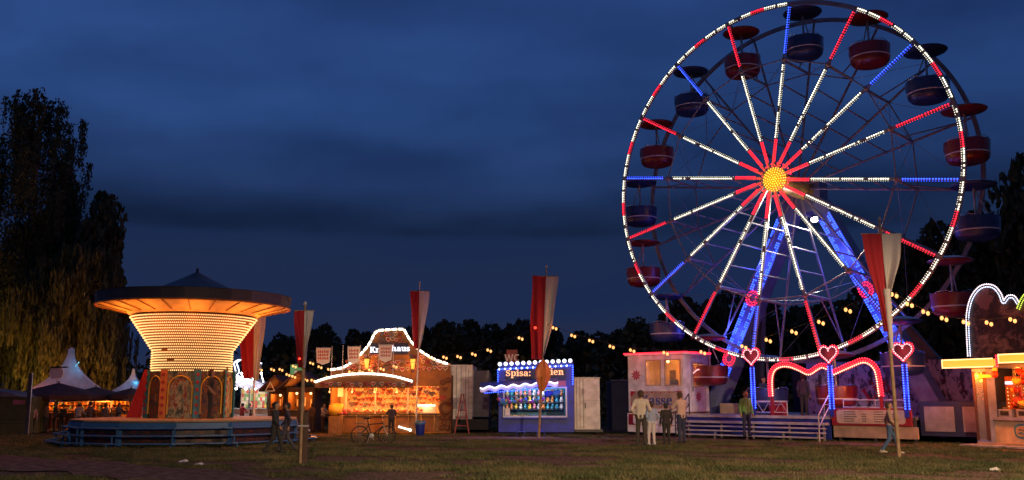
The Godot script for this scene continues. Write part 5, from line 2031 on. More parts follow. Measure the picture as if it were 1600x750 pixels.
	for x in [c0.x + 0.25, c1.x - 0.1]:
		m = MB.new()
		m.lathe([Vector2(0.0, -0.08), Vector2(0.14, -0.08), Vector2(0.16, 0.0), Vector2(0.14, 0.08), Vector2(0.0, 0.08)], 16, Vector3(x, 0.155, -0.2), Basis(Vector3.RIGHT, PI / 2))
		obj("wheel", m, M["rubber"], tr)
	# white truck and dark awning wall between the stalls
	f.origin = gp(726, 675)
	var k0 := onz(f, 702, 570, 0)
	var k1 := onz(f, 738, 655, 0)
	tr = thing("white_truck", "white box truck parked behind the gap between the two stalls", "truck", f.origin)
	m = MB.new()
	m.bx(Vector3(k0.x, k1.y, 0), Vector3(k1.x, k0.y, -5.0))
	obj("box_body", m, M["white_paint"], tr)
	for i in 4:
		m = MB.new()
		m.bx(Vector3(lerpf(k0.x, k1.x, 0.1 + 0.2 * i), k1.y + 0.05, 0.001), Vector3(lerpf(k0.x, k1.x, 0.1 + 0.2 * i) + 0.025, k0.y - 0.05, 0.015))
		obj("wall_rib", m, M["grey_paint"], tr)
	m = MB.new()
	m.bx(Vector3(k1.x + 0.02, k1.y + 0.1, -0.6), Vector3(k1.x + 0.75, k0.y - 0.25, -4.5))
	obj("cab", m, M["grey_paint"], tr)
	m = MB.new()
	m.bx(Vector3(k0.x, 0.1, -0.1), Vector3(k1.x + 0.75, k1.y - 0.004, -4.9))
	obj("chassis", m, M["black_paint"], tr)
	for x in [-0.11, 0.11]:
		m = MB.new()
		var e := onz(f, 736, 590, 0)
		m.bx(Vector3(e.x + x - 0.015, 0.7, 0.05), Vector3(e.x + x + 0.015, 2.9, 0.08))
		obj("ladder_rail", m, M["steel"], tr)
	for i in 9:
		m = MB.new()
		var e := onz(f, 736, 590, 0)
		m.bx(Vector3(e.x - 0.09, 0.85 + i * 0.24, 0.055), Vector3(e.x + 0.09, 0.87 + i * 0.24, 0.075))
		obj("ladder_rung", m, M["steel"], tr)
	# folding ladder
	var fl := thing("step_ladder", "red folding step ladder leaning open before the white truck", "ladder", gp(722, 678))
	for s in [-1, 1]:
		m = MB.new()
		m.bar(Vector3(0.32 * s, 0, 0.2), Vector3(0.04 * s, 1.75, 0), 0.06, 0.04)
		obj("rail", m, M["red_paint"], fl)
	for i in 4:
		m = MB.new()
		var y := 0.35 + i * 0.33
		var w := lerpf(0.32, 0.04, y / 1.75)
		m.bx(Vector3(-w, y, 0.2 - 0.2 * y / 1.75 - 0.03), Vector3(w, y + 0.035, 0.2 - 0.2 * y / 1.75 + 0.03))
		obj("tread", m, M["red_paint"], fl)
	# WC sign
	var ws := thing("wc_sign", "dark red sign lettered WC on a post behind the blue stall", "sign", Vector3(at(800, 556, 46).x, 0, -46))
	m = MB.new()
	var sy := at(800, 556, 46).y
	m.bx(Vector3(-0.27, sy - 0.38, -0.03), Vector3(0.27, sy + 0.30, 0.0))
	var sb := obj("panel", m, M["red_paint"], ws)
	words("lettering", "WC", 0.34, M["paper"], sb, Vector3(0, sy - 0.1, 0.01), Basis.IDENTITY, "Droid Sans", 700, 0.01)
	m = MB.new()
	m.tube([Vector3(0, 0, -0.05), Vector3(0, sy + 0.2, -0.05)], 0.03, 6)
	obj("post", m, M["steel"], ws)

# ---------------------------------------------------------------- stall with the painted arch
func arch_stall() -> void:
	var f := Transform3D(Basis(Vector3.UP, deg_to_rad(-60.0)), gp(1545, 697))
	var t := thing("arch_stall", "prize stall with amber light boxes and a painted arch edged in white lights", "stall", f.origin, deg_to_rad(-60.0))
	var L := func(x: float, y: float, z := 0.0) -> Vector3: return onz(f, x, y, z)
	var m := MB.new()
	m.bx(Vector3(-0.55, 0.0, 0.75), Vector3(5.5, 0.06, -3.0))
	obj("floor_plate", m, M["steel_light"], t)
	m = MB.new()
	m.bx(Vector3(-0.1, 0.06, 0.45), Vector3(5.5, 0.14, -2.9))
	obj("sill", m, M["beige_board"], t)
	# mirrored corner column
	var c0: Vector3 = L.call(1527, 605, 0.3)
	m = MB.new()
	m.bx(Vector3(-0.16, 0.14, 0.34), Vector3(0.34, 2.55, -0.1))
	var col := obj("corner_column", m, M["tower_paint"], t)
	m = MB.new()
	m.bx(Vector3(-0.05, 0.25, 0.342), Vector3(0.2, 2.4, 0.36))
	obj("mirror", m, M["chrome"], col)
	m = MB.new()
	m.bx(Vector3(-0.15, 0.2, 0.342), Vector3(-0.06, 2.45, 0.37))
	obj("moulding", m, M["wood_dark"], col)
	m = MB.new()
	m.bx(Vector3(0.22, 0.2, 0.342), Vector3(0.33, 2.45, 0.37))
	obj("moulding", m, M["wood_dark"], col)
	# counter with a panel and an oval emblem
	m = MB.new()
	m.bx(Vector3(0.345, 0.14, 0.1), Vector3(5.4, 0.86, 0.0))
	obj("counter_front", m, M["cream_paint"], t)
	m = MB.new()
	m.bx(Vector3(0.345, 0.862, 0.2), Vector3(5.4, 0.95, -0.6))
	obj("counter_top", m, M["tower_paint"], t)
	m = MB.new()
	m.prism(rounded(1.9, 0.46, 0.2), 0.0, 0.02)
	var em := obj("emblem", m, M["teal_paint"], t, Vector3(1.95, 0.52, 0.102))
	m = MB.new()
	m.prism(rounded(1.78, 0.34, 0.16), 0.021, 0.03)
	obj("emblem_face", m, M["beige_board"], em)
	for k in 2:
		m = MB.new()
		var pts := []
		for i in 20: pts.append(Vector3(-0.8 + i * 0.08, -0.06 + 0.10 * k + 0.03 * sin(i * 1.7), 0.034))
		m.tube(pts, 0.02 - 0.008 * k, 5)
		obj("emblem_script", m, M["print_dark"] if k else M["teal_paint"], em)
	# back and roof
	m = MB.new()
	m.bx(Vector3(0.3, 0.14, -2.8), Vector3(5.4, 2.55, -2.86))
	obj("back_wall", m, M["red_paint"], t)
	m = MB.new()
	m.bx(Vector3(-0.1, 0.14, -0.12), Vector3(-0.04, 2.55, -2.79))
	obj("side_wall", m, M["navy_paint"], t)
	m = MB.new()
	m.bx(Vector3(-0.3, 2.56, 0.5), Vector3(5.5, 2.68, -2.9))
	obj("roof", m, M["navy_paint"], t)
	# red panel with bulbs seen over the counter
	m = MB.new()
	m.bx(Vector3(0.36, 0.95, -0.62), Vector3(1.15, 2.3, -0.66))
	var rp := obj("game_panel", m, M["orange_paint"], t)
	var pb := []
	for i in 4:
		for j in 6: pb.append(Vector3(0.45 + i * 0.19, 1.3 + j * 0.12, -0.60))
	stuff(obj("panel_light_bulbs", beads(pb, 0.026), M["bulb_warm"], rp))
	m = MB.new()
	m.bx(Vector3(0.4, 2.04, -0.61), Vector3(1.1, 2.12, -0.58))
	obj("tube_light", m, M["led_cool"], rp)
	for i in 2:
		var g := thing("control_box", "dark control box on the counter of the arch stall", "box", f * Vector3(0.62 + 0.62 * i, 0.955, -0.2), deg_to_rad(-60.0), "control boxes on the counter")
		m = MB.new()
		m.cbox(Vector3(0, 0.13, 0), Vector3(0.46, 0.26, 0.3), 0.02)
		obj("case", m, M["tower_paint"], g)
		m = MB.new()
		m.bx(Vector3(-0.14, 0.06, 0.151), Vector3(0.14, 0.2, 0.165))
		obj("face_plate", m, M["black_paint"], g)
	rng.seed = 61
	for i in 26:
		var p := Vector3(rng.randf_range(0.72, 2.1), rng.randf_range(1.3, 2.42), rng.randf_range(-0.4, 0.1))
		var red := rng.randf() < 0.68
		var g := thing("hanging_plush", ("red" if red else "yellow") + " plush ball hanging over the counter of the arch stall", "toy", f * p, rng.randf() * TAU, ("red" if red else "yellow") + " plush balls")
		m = MB.new()
		m.ball(Vector3.ZERO, Vector3(0.13, 0.12, 0.12), 10, 7)
		for k in 3: m.ball(Vector3(cos(k * 2.1) * 0.11, 0.04, sin(k * 2.1) * 0.11), Vector3(0.055, 0.06, 0.05), 6, 5)
		obj("body", m, M["icing_red"] if red else M["yellow_paint"], g)
		m = MB.new()
		m.tube([Vector3(0, 0.1, 0), Vector3(0, 2.56 - p.y, 0)], 0.006, 4)
		obj("string", m, M["wire"], g)
	for x in [0.8, 1.8, 2.8]:
		m = MB.new()
		m.ball(Vector3(x, 2.45, -0.7), Vector3(0.06, 0.06, 0.06))
		obj("light_bulb", m, M["bulb_hot"], t)
		lamp(t, Vector3(x, 2.45, -0.7), Color(1, 0.5, 0.18), 1.6, 0.06)
	# amber light boxes along the front of the roof
	for a in [[1475, 1553, 569, 566.5], [1563, 1640, 560.5, 549]]:
		var p: Vector3 = L.call(a[0], a[2], 0.62)
		var q: Vector3 = L.call(a[1], a[3], 0.62)
		q.y = p.y
		m = MB.new()
		m.bar(p, q, 0.22, 0.16)
		var lb := obj("amber_lightbox", m, M["lightbox_amber"], t)
		for s in [0.13, -0.13]:
			m = MB.new()
			m.bar(p + Vector3(0, s, 0.07), q + Vector3(0, s, 0.07), 0.035, 0.05)
			obj("edge_light_tube", m, M["tube_amber"], lb)
		var eb := []
		for k in 9: eb.append(p + Vector3(-0.02, -0.13 + k * 0.0325, 0.07))
		stuff(obj("end_light_bulbs", beads(eb, 0.03), M["tube_amber"], lb))
		m = MB.new()
		m.bar(p + Vector3(0, 0, -0.12), q + Vector3(0, 0, -0.12), 0.3, 0.06)
		obj("light_tray", m, M["wood_dark"], lb)
		m = MB.new()
		m.bar((p + q) * 0.5 + Vector3(0, 0, -0.15), (p + q) * 0.5 * Vector3(1, 0, 1) + Vector3(0, 2.62, -0.15 - 0.3), 0.05)
		obj("bracket", m, M["steel_dark"], lb)
		for k in [0.2, 0.5, 0.8]:
			lamp(lb, p.lerp(q, k) + Vector3(0, -0.4, 0.25), Color(1, 0.46, 0.10), 2.2, 0.2)
	var rb := []
	for k in 5:
		for j in 2: rb.append(L.call(1556 + j * 3, 556 + k * 4, 0.66))
	stuff(obj("red_light_bulbs", beads(rb, 0.035), M["led_red"], t))
	# yellow arrow
	var ap: Vector3 = L.call(1526, 588, 0.4)
	var aq: Vector3 = L.call(1553, 585, 0.4)
	var len_ := aq.x - ap.x
	m = MB.new()
	m.prism(PackedVector2Array([Vector2(0, 0.13), Vector2(0.1, 0.0), Vector2(0, -0.13), Vector2(0.2, -0.06), Vector2(len_, -0.045), Vector2(len_, 0.045), Vector2(0.2, 0.06)]), -0.02, 0.02, Transform3D(Basis.IDENTITY, ap))
	var aw := obj("arrow_sign", m, M["yellow_paint"], t)
	m = MB.new()
	m.ball(aq + Vector3(0.05, 0.0, 0.05), Vector3(0.12, 0.12, 0.1), 12, 8)
	obj("red_ball", m, M["icing_red"], aw)
	m = MB.new()
	m.bx(aq + Vector3(-0.02, 0.1, -0.02), aq + Vector3(0.12, 0.32, 0.03))
	obj("arrow_holder", m, M["yellow_paint"], aw)
	# painted arch above the roof
	var ar := smooth([[1515, 556], [1513, 520], [1513, 490], [1519, 466], [1530, 451], [1542, 446], [1555, 449], [1564, 460], [1569, 472], [1576, 464], [1585, 464], [1592, 474]].map(func(q): return onz(f, q[0], q[1], 0.1)), 5)
	painted("portrait_print", [Color(0.14, 0.10, 0.09), Color(0.34, 0.27, 0.25), Color(0.50, 0.40, 0.36), Color(0.24, 0.17, 0.15), Color(0.09, 0.07, 0.07), Color(0.42, 0.32, 0.32)], 71, 0.014)
	var poly := PackedVector2Array()
	for q in ar: poly.append(Vector2(q.x, q.y))
	var gr := smooth([[1592, 482], [1598, 468], [1608, 456], [1622, 452], [1640, 462], [1648, 500]].map(func(q): return onz(f, q[0], q[1], 0.1)), 5)
	var poly2 := poly.duplicate()
	for q in gr: poly2.append(Vector2(q.x, q.y))
	poly2.append(Vector2(gr[-1].x, 2.7))
	poly2.append(Vector2(ar[0].x, 2.7))
	m = MB.new()
	m.prism(poly2, 0.0, 0.08)
	for i in m.v.size(): m.t[i] = Vector2(m.v[i].x, -m.v[i].y) * 0.35
	var pn := obj("painted_arch", m, M["portrait_print"], t)
	for a in [[ar, "led_pink", "led_cool", "white"], [gr, "led_green", "led_green", "yellow_green"]]:
		var pts := []
		var pts2 := []
		for i in a[0].size():
			var d: Vector3 = (a[0][mini(i + 1, a[0].size() - 1)] - a[0][maxi(i - 1, 0)]).normalized()
			var nn := Vector3(-d.y, d.x, 0)
			pts.append(a[0][i] + nn * -0.05 + Vector3(0, 0, 0.04))
			pts2.append(a[0][i] + nn * 0.04 + Vector3(0, 0, 0.04))
		stuff(obj(a[3] + "_light_strip", beads(along(pts2, 0.062), 0.030), M["led_pink_white"] if a[3] == "white" else M["led_green"], pn))
		stuff(obj(a[3] + "_light_strip", beads(along(pts, 0.062), 0.026), M["led_cool"] if a[3] == "white" else M["led_green"], pn))

func rounded(w: float, h: float, r: float) -> PackedVector2Array:
	var p := PackedVector2Array()
	for c in [[w / 2 - r, h / 2 - r, 0.0], [-w / 2 + r, h / 2 - r, 0.5], [-w / 2 + r, -h / 2 + r, 1.0], [w / 2 - r, -h / 2 + r, 1.5]]:
		for k in 6:
			var a: float = PI * (c[2] + 0.1 * k)
			p.append(Vector2(c[0] + cos(a) * r, c[1] + sin(a) * r))
	return p

# ---------------------------------------------------------------- tents and bars on the far side
func pagoda(label: String, px: float, py: float, base_y: float, half: float, d: float, turn: float) -> void:
	var top := at(px, py, d)
	var by := at(px, base_y, d).y
	var t := thing("pagoda_tent", label, "tent", Vector3(top.x, 0, -d), turn)
	var n := 16
	var lev := 10
	for s in 4:
		var m := MB.new()
		for i in lev:
			for k in 4:
				var q := []
				for c in [[i, k], [i, k + 1], [i + 1, k + 1], [i + 1, k]]:
					var u: float = c[0] / float(lev)
					var hh := by + (top.y - by) * u
					var r := half * (0.06 + 0.94 * pow(1.0 - u, 2.1))
					var x: float = lerpf(-1, 1, c[1] / 4.0)
					var sag: float = 1.0 - 0.10 * (1.0 - x * x) * sin(PI * minf(u * 1.5, 1.0))
					q.append(Basis(Vector3.UP, s * PI / 2) * Vector3(x * r, hh, r * sag))
				m.quad(q[0], q[1], q[2], q[3])
		obj("roof_panel", m, M["canvas_white"], t)
		m = MB.new()
		m.bar(Basis(Vector3.UP, s * PI / 2) * Vector3(-half, by - 0.12, half), Basis(Vector3.UP, s * PI / 2) * Vector3(half, by - 0.12, half), 0.24, 0.02)
		obj("valance", m, M["canvas_white"], t)
		m = MB.new()
		m.tube([Basis(Vector3.UP, s * PI / 2) * Vector3(half * 0.98, 0, half * 0.98), Basis(Vector3.UP, s * PI / 2) * Vector3(half * 0.98, by, half * 0.98)], 0.04, 6)
		obj("leg", m, M["steel_light"], t)
	var m2 := MB.new()
	m2.tube([Vector3(0, top.y - 0.3, 0), Vector3(0, top.y + 0.08, 0)], 0.07, 8)
	obj("peak_cap", m2, M["canvas_white"], t)
	# coloured effect lamp inside the peak
	m2 = MB.new()
	m2.ball(Vector3(half * 0.2, top.y - 0.75, half * 0.34), Vector3(0.025, 0.025, 0.025), 8, 5)
	m2.tube([Vector3(half * 0.2, top.y - 0.78, half * 0.34), Vector3(half * 0.12, top.y - 0.95, half * 0.2)], 0.008, 4)
	var lp := obj("effect_lamp", m2, M["led_cyan"], t)
	lamp(lp, Vector3(half * 0.2, top.y - 0.75, half * 0.34), Color(0.2, 0.75, 1.0), 0.16, 0.03)
	m2 = MB.new()
	m2.ball(Vector3(0, by - 0.1, 0), Vector3(0.07, 0.07, 0.07), 8, 5)
	lp = obj("ceiling_lamp_bulb", m2, M["sign_white"], t)
	lamp(lp, Vector3(0, by - 0.1, 0), Color(0.8, 0.8, 1.0), 2.0, 0.07)

func parasol(label: String, px: float, py: float, ey: float, half: float, d: float) -> void:
	var top := at(px, py, d)
	var ed := at(px, ey, d).y
	var t := thing("market_parasol", label, "parasol", Vector3(top.x, 0, -d), 0.3)
	for i in 8:
		var a0 := TAU * i / 8
		var a1 := TAU * (i + 1) / 8
		var m := MB.new()
		var p0 := Vector3(cos(a0) * half, ed + 0.12, sin(a0) * half)
		var p1 := Vector3(cos(a1) * half, ed + 0.12, sin(a1) * half)
		var c := Vector3(0, top.y, 0)
		m.tri(c, p1, p0)
		m.quad(p1 - Vector3(0, 0.2, 0), p0 - Vector3(0, 0.2, 0), p0, p1)
		obj("canopy_panel", m, M["canvas_dark"], t)
		m = MB.new()
		m.tube([c - Vector3(0, 0.04, 0), p0 - Vector3(0, 0.03, 0)], 0.014, 4)
		obj("rib", m, M["wood"], t)
	var m2 := MB.new()
	m2.tube([Vector3(0, 0, 0), Vector3(0, top.y + 0.08, 0)], 0.035, 7)
	obj("pole", m2, M["wood"], t)
	m2 = MB.new()
	m2.cbox(Vector3(0, 0.05, 0), Vector3(0.5, 0.1, 0.5), 0.02)
	obj("base", m2, M["grey_paint"], t)

func far_side() -> void:
	pagoda("large white pagoda tent with a cyan glow at its peak", 112, 545, 621, 2.35, 50, 0.35)
	pagoda("small cream pagoda tent beyond the large one", 209, 578, 614, 1.15, 55, 0.2)
	parasol("wide dark parasol before the big pagoda tent", 92, 598, 622, 2.3, 45)
	parasol("dark parasol between the two pagoda tents", 150, 604, 624, 1.9, 47.5)
	parasol("dark parasol before the small pagoda tent", 205, 606, 621, 1.15, 46)
	# bar under the parasols: counter, back shelves, lamps
	var b := thing("drinks_bar", "long wooden drinks bar with lit shelves under the parasols", "bar", Vector3(-25.6, 0, -47.5))
	b.scale = Vector3.ONE * 0.8
	var m := MB.new()
	m.bx(Vector3(0, 0, -2.1), Vector3(7.0, 2.05, -2.2))
	obj("back_wall", m, M["wood"], b)
	for y in [1.15, 1.5, 1.85]:
		m = MB.new()
		m.bx(Vector3(0.1, y, -1.85), Vector3(6.9, y + 0.03, -2.095))
		obj("shelf", m, M["wood"], b)
	m = MB.new()
	m.bx(Vector3(0, 0.98, 0.1), Vector3(7.0, 1.05, -0.6))
	obj("counter_top", m, M["wood"], b)
	for i in 10:
		m = MB.new()
		m.cbox(Vector3(0.36 + i * 0.7, 0.49, 0), Vector3(0.68, 0.97, 0.05), 0.01)
		obj("counter_board", m, M["wood"], b)
	rng.seed = 44
	for k in 3:
		for i in 24:
			var x := 0.25 + i * 0.275
			var cc: String = ["icing_white", "teal_paint", "orange_paint", "yellow_paint", "wood_dark"][rng.randi() % 5]
			m = MB.new()
			m.lathe([Vector2(0.0, 0), Vector2(0.045, 0.0), Vector2(0.045, 0.15), Vector2(0.016, 0.2), Vector2(0.016, 0.26), Vector2(0.0, 0.26)], 8)
			tag(obj("bottle", m, M[cc], null, b.position + Vector3(x, 1.18 + 0.35 * k, -1.97) * 0.8), "bottle standing on the lit shelves of the drinks bar", "bottle", "bottles on the bar shelves")
	for i in 7:
		var p := Vector3(0.5 + i * 1.0, 1.95, -1.1)
		m = MB.new()
		m.ball(p, Vector3(0.06, 0.06, 0.06), 8, 5)
		var lb := obj("light_bulb", m, M["bulb_hot"], b)
		lamp(lb, p, Color(1, 0.52, 0.16), 2.4, 0.06)
	m = MB.new()
	m.tube([Vector3(4.75, 1.9, -0.5), Vector3(6.2, 1.9, -0.5)], 0.03, 6)
	obj("tube_light", m, M["bulb_hot"], b)
	# standing tables and benches
	for i in 4:
		var p := gp(92 + i * 40, 674 - i * 1.5)
		var t := thing("bar_table", "round standing table among the guests under the parasols", "table", p, 0, "standing tables")
		m = MB.new()
		m.lathe([Vector2(0.0, 1.04), Vector2(0.36, 1.04), Vector2(0.38, 1.06), Vector2(0.36, 1.08), Vector2(0.0, 1.08)], 18)
		obj("table_top", m, M["icing_white"], t)
		m = MB.new()
		m.tube([Vector3(0, 0, 0), Vector3(0, 1.04, 0)], 0.04, 7)
		obj("pillar", m, M["steel_dark"], t)
		m = MB.new()
		m.lathe([Vector2(0.0, 0.0), Vector2(0.25, 0.0), Vector2(0.24, 0.03), Vector2(0.0, 0.05)], 14)
		obj("base", m, M["steel_dark"], t)
	# box-shaped sign on a pole, olive tent flap, leaning post
	var hs := thing("lozenge_sign", "pale six-sided sign on a thin pole above the dark parasol", "sign", Vector3(at(88, 583, 46).x, 0, -46))
	var hy := at(88, 583, 46).y
	m = MB.new()
	m.prism(PackedVector2Array([Vector2(-0.37, 0), Vector2(-0.24, -0.27), Vector2(0.24, -0.25), Vector2(0.37, 0.02), Vector2(0.24, 0.26), Vector2(-0.28, 0.24)]), -0.1, 0.0, Transform3D(Basis.IDENTITY, Vector3(0, hy, 0)))
	obj("panel", m, M["paper"], hs)
	m = MB.new()
	m.tube([Vector3(0.05, 0, -0.05), Vector3(0.05, hy, -0.05)], 0.025, 6)
	obj("pole", m, M["steel_light"], hs)
	m = MB.new()
	m.prism(PackedVector2Array([Vector2(-0.4, 0.24), Vector2(0.3, 0.27), Vector2(0.45, 0.32), Vector2(-0.25, 0.33)]), -0.35, 0.05, Transform3D(Basis.IDENTITY, Vector3(0, hy, 0)))
	obj("rain_cover", m, M["black_paint"], hs)
	var gt := thing("olive_tent", "olive green canvas hut with a small white notice at the edge of the meadow", "hut", gp(38, 678))
	m = MB.new()
	m.bx(Vector3(-3.0, 0, 0), Vector3(0.0, 1.62, -2.0))
	obj("canvas_wall", m, M["canvas_green"], gt)
	m = MB.new()
	m.prism(PackedVector2Array([Vector2(-3.2, 1.62), Vector2(-0.25, 1.62), Vector2(-0.75, 1.80), Vector2(-3.2, 2.1)]), -2.1, 0.08)
	obj("roof", m, M["grey_paint"], gt)
	m = MB.new()
	m.bx(Vector3(-0.62, 1.28, 0.004), Vector3(-0.1, 1.48, 0.02))
	obj("notice", m, M["icing_pink"], gt)
	for y in [0.45, 0.62]:
		m = MB.new()
		m.bx(Vector3(-2.9, y, 0.003), Vector3(-0.1, y + 0.015, 0.012))
		obj("seam", m, M["black_paint"], gt)
	var lp := thing("leaning_post", "grey metal post leaning beside the olive hut", "post", gp(41, 679))
	m = MB.new()
	var e := at(48, 583, -gp(41, 679).z) - gp(41, 679)
	m.bar(Vector3.ZERO, e, 0.16, 0.07)
	obj("post", m, M["steel_dark"], lp)
	m = MB.new()
	m.bar(Vector3(0.095, 0, 0.02), e + Vector3(0.095, 0, 0.02), 0.03, 0.04)
	obj("edge_trim", m, M["steel_light"], lp)
	neon_stall()
	huts()

func neon_stall() -> void:
	var f := Transform3D(Basis.IDENTITY, Vector3(at(385, 640, 50).x, 0, -50))
	var t := thing("neon_stall", "snack stall with a glaring white canopy and a neon outline above it", "stall", f.origin)
	var L := func(x: float, y: float, z := 0.0) -> Vector3: return onz(f, x, y, z)
	var a: Vector3 = L.call(358, 645)
	var b: Vector3 = L.call(420, 612)
	var m := MB.new()
	m.bx(Vector3(a.x, 0, -2.0), Vector3(b.x, 2.1, -2.06))
	obj("back_wall", m, M["icing_white"], t)
	m = MB.new()
	m.bx(Vector3(a.x, 0, 0), Vector3(b.x, 0.95, -0.08))
	obj("counter_front", m, M["white_paint"], t)
	m = MB.new()
	m.bx(Vector3(a.x, 0.952, 0.1), Vector3(b.x, 1.0, -0.6))
	obj("counter_top", m, M["steel_light"], t)
	for x in [a.x + 0.05, (a.x + b.x) / 2, b.x - 0.05]:
		m = MB.new()
		m.bx(Vector3(x - 0.03, 1.0, -0.03), Vector3(x + 0.03, 2.2, 0.03))
		obj("post", m, M["steel_dark"], t)
	var p0: Vector3 = L.call(356, 598, 0.3)
	var p1: Vector3 = L.call(376, 598, 0.9)
	m = MB.new()
	m.prism(PackedVector2Array([Vector2(a.x - 0.2, 2.15), Vector2(b.x + 0.35, 2.0), Vector2(b.x + 0.3, 2.08), Vector2(b.x - 0.9, 2.55), Vector2(a.x + 0.5, 2.75), Vector2(a.x - 0.2, 2.7)]), -1.9, 0.5)
	obj("canopy", m, M["canvas_white"], t)
	for x in [0.15, 0.4, 0.65, 0.9]:
		m = MB.new()
		var q := Vector3(lerpf(a.x, b.x, x), 2.05, 0.0)
		m.ball(q, Vector3(0.08, 0.05, 0.08), 8, 5)
		obj("light_bulb", m, M["flood_white"], t)
		lamp(t, q - Vector3(0, 0.08, 0), Color(1, 0.92, 0.85), 1.6, 0.1)
		var g := Vector3(lerpf(a.x, b.x, x), 2.85, 0.9)
		m = MB.new()
		m.ball(g, Vector3(0.05, 0.05, 0.05), 8, 5)
		m.tube([g, Vector3(g.x, 2.4, 0.4)], 0.012, 4)
		obj("spot_lamp_bulb", m, M["flood_white"], t)
		lamp(t, g + Vector3(0, 0, 0.08), Color(0.9, 0.93, 1.0), 0.8, 0.06)
	# goods in stripes on the back wall
	rng.seed = 12
	for i in 14:
		var g := thing("snack_rack", "upright rack of bright snack packets inside the neon stall", "rack", f.origin + Vector3(lerpf(a.x + 0.2, b.x - 0.2, i / 13.0), 1.0, -1.7), 0.0, "snack racks in the neon stall")
		m = MB.new()
		for k in 5:
			m.col = [Color(0.5, 0.45, 0.3), Color(0.5, 0.06, 0.05), Color(0.55, 0.42, 0.06), Color(0.15, 0.3, 0.1), Color(0.6, 0.55, 0.5)][rng.randi() % 5]
			m.box(Vector3(0, 0.1 + k * 0.2, 0), Vector3(0.12, 0.17, 0.06))
		stuff(obj("packets", m, M["coloured"], g))
		m = MB.new()
		m.bx(Vector3(-0.07, 0, -0.06), Vector3(0.07, 1.05, -0.04))
		obj("rack_back", m, M["steel"], g)
	# neon figure outline on the roof
	for s in [0.0, 5.0]:
		var c := smooth([[364 - s * 0.4, 590], [373 - s, 583], [372 - s, 574], [370 - s * 0.8, 567], [377 - s * 0.6, 562], [388, 562 + s * 0.1], [400, 565], [409, 568]].map(func(q): return onz(f, q[0], q[1], 0.2)), 4)
		if s > 0: c = c.slice(0, 17)
		m = MB.new()
		m.tube(c, 0.035, 6)
		obj("neon_light_tube", m, M["led_cool"] if s == 0.0 else M["sign_white"], t)
	m = MB.new()
	m.tube([L.call(408, 569, 0.2), L.call(408, 605, 0.2)], 0.03, 5)
	m.tube([L.call(372, 575, 0.2), L.call(372, 606, 0.2)], 0.03, 5)
	obj("neon_frame", m, M["steel_dark"], t)

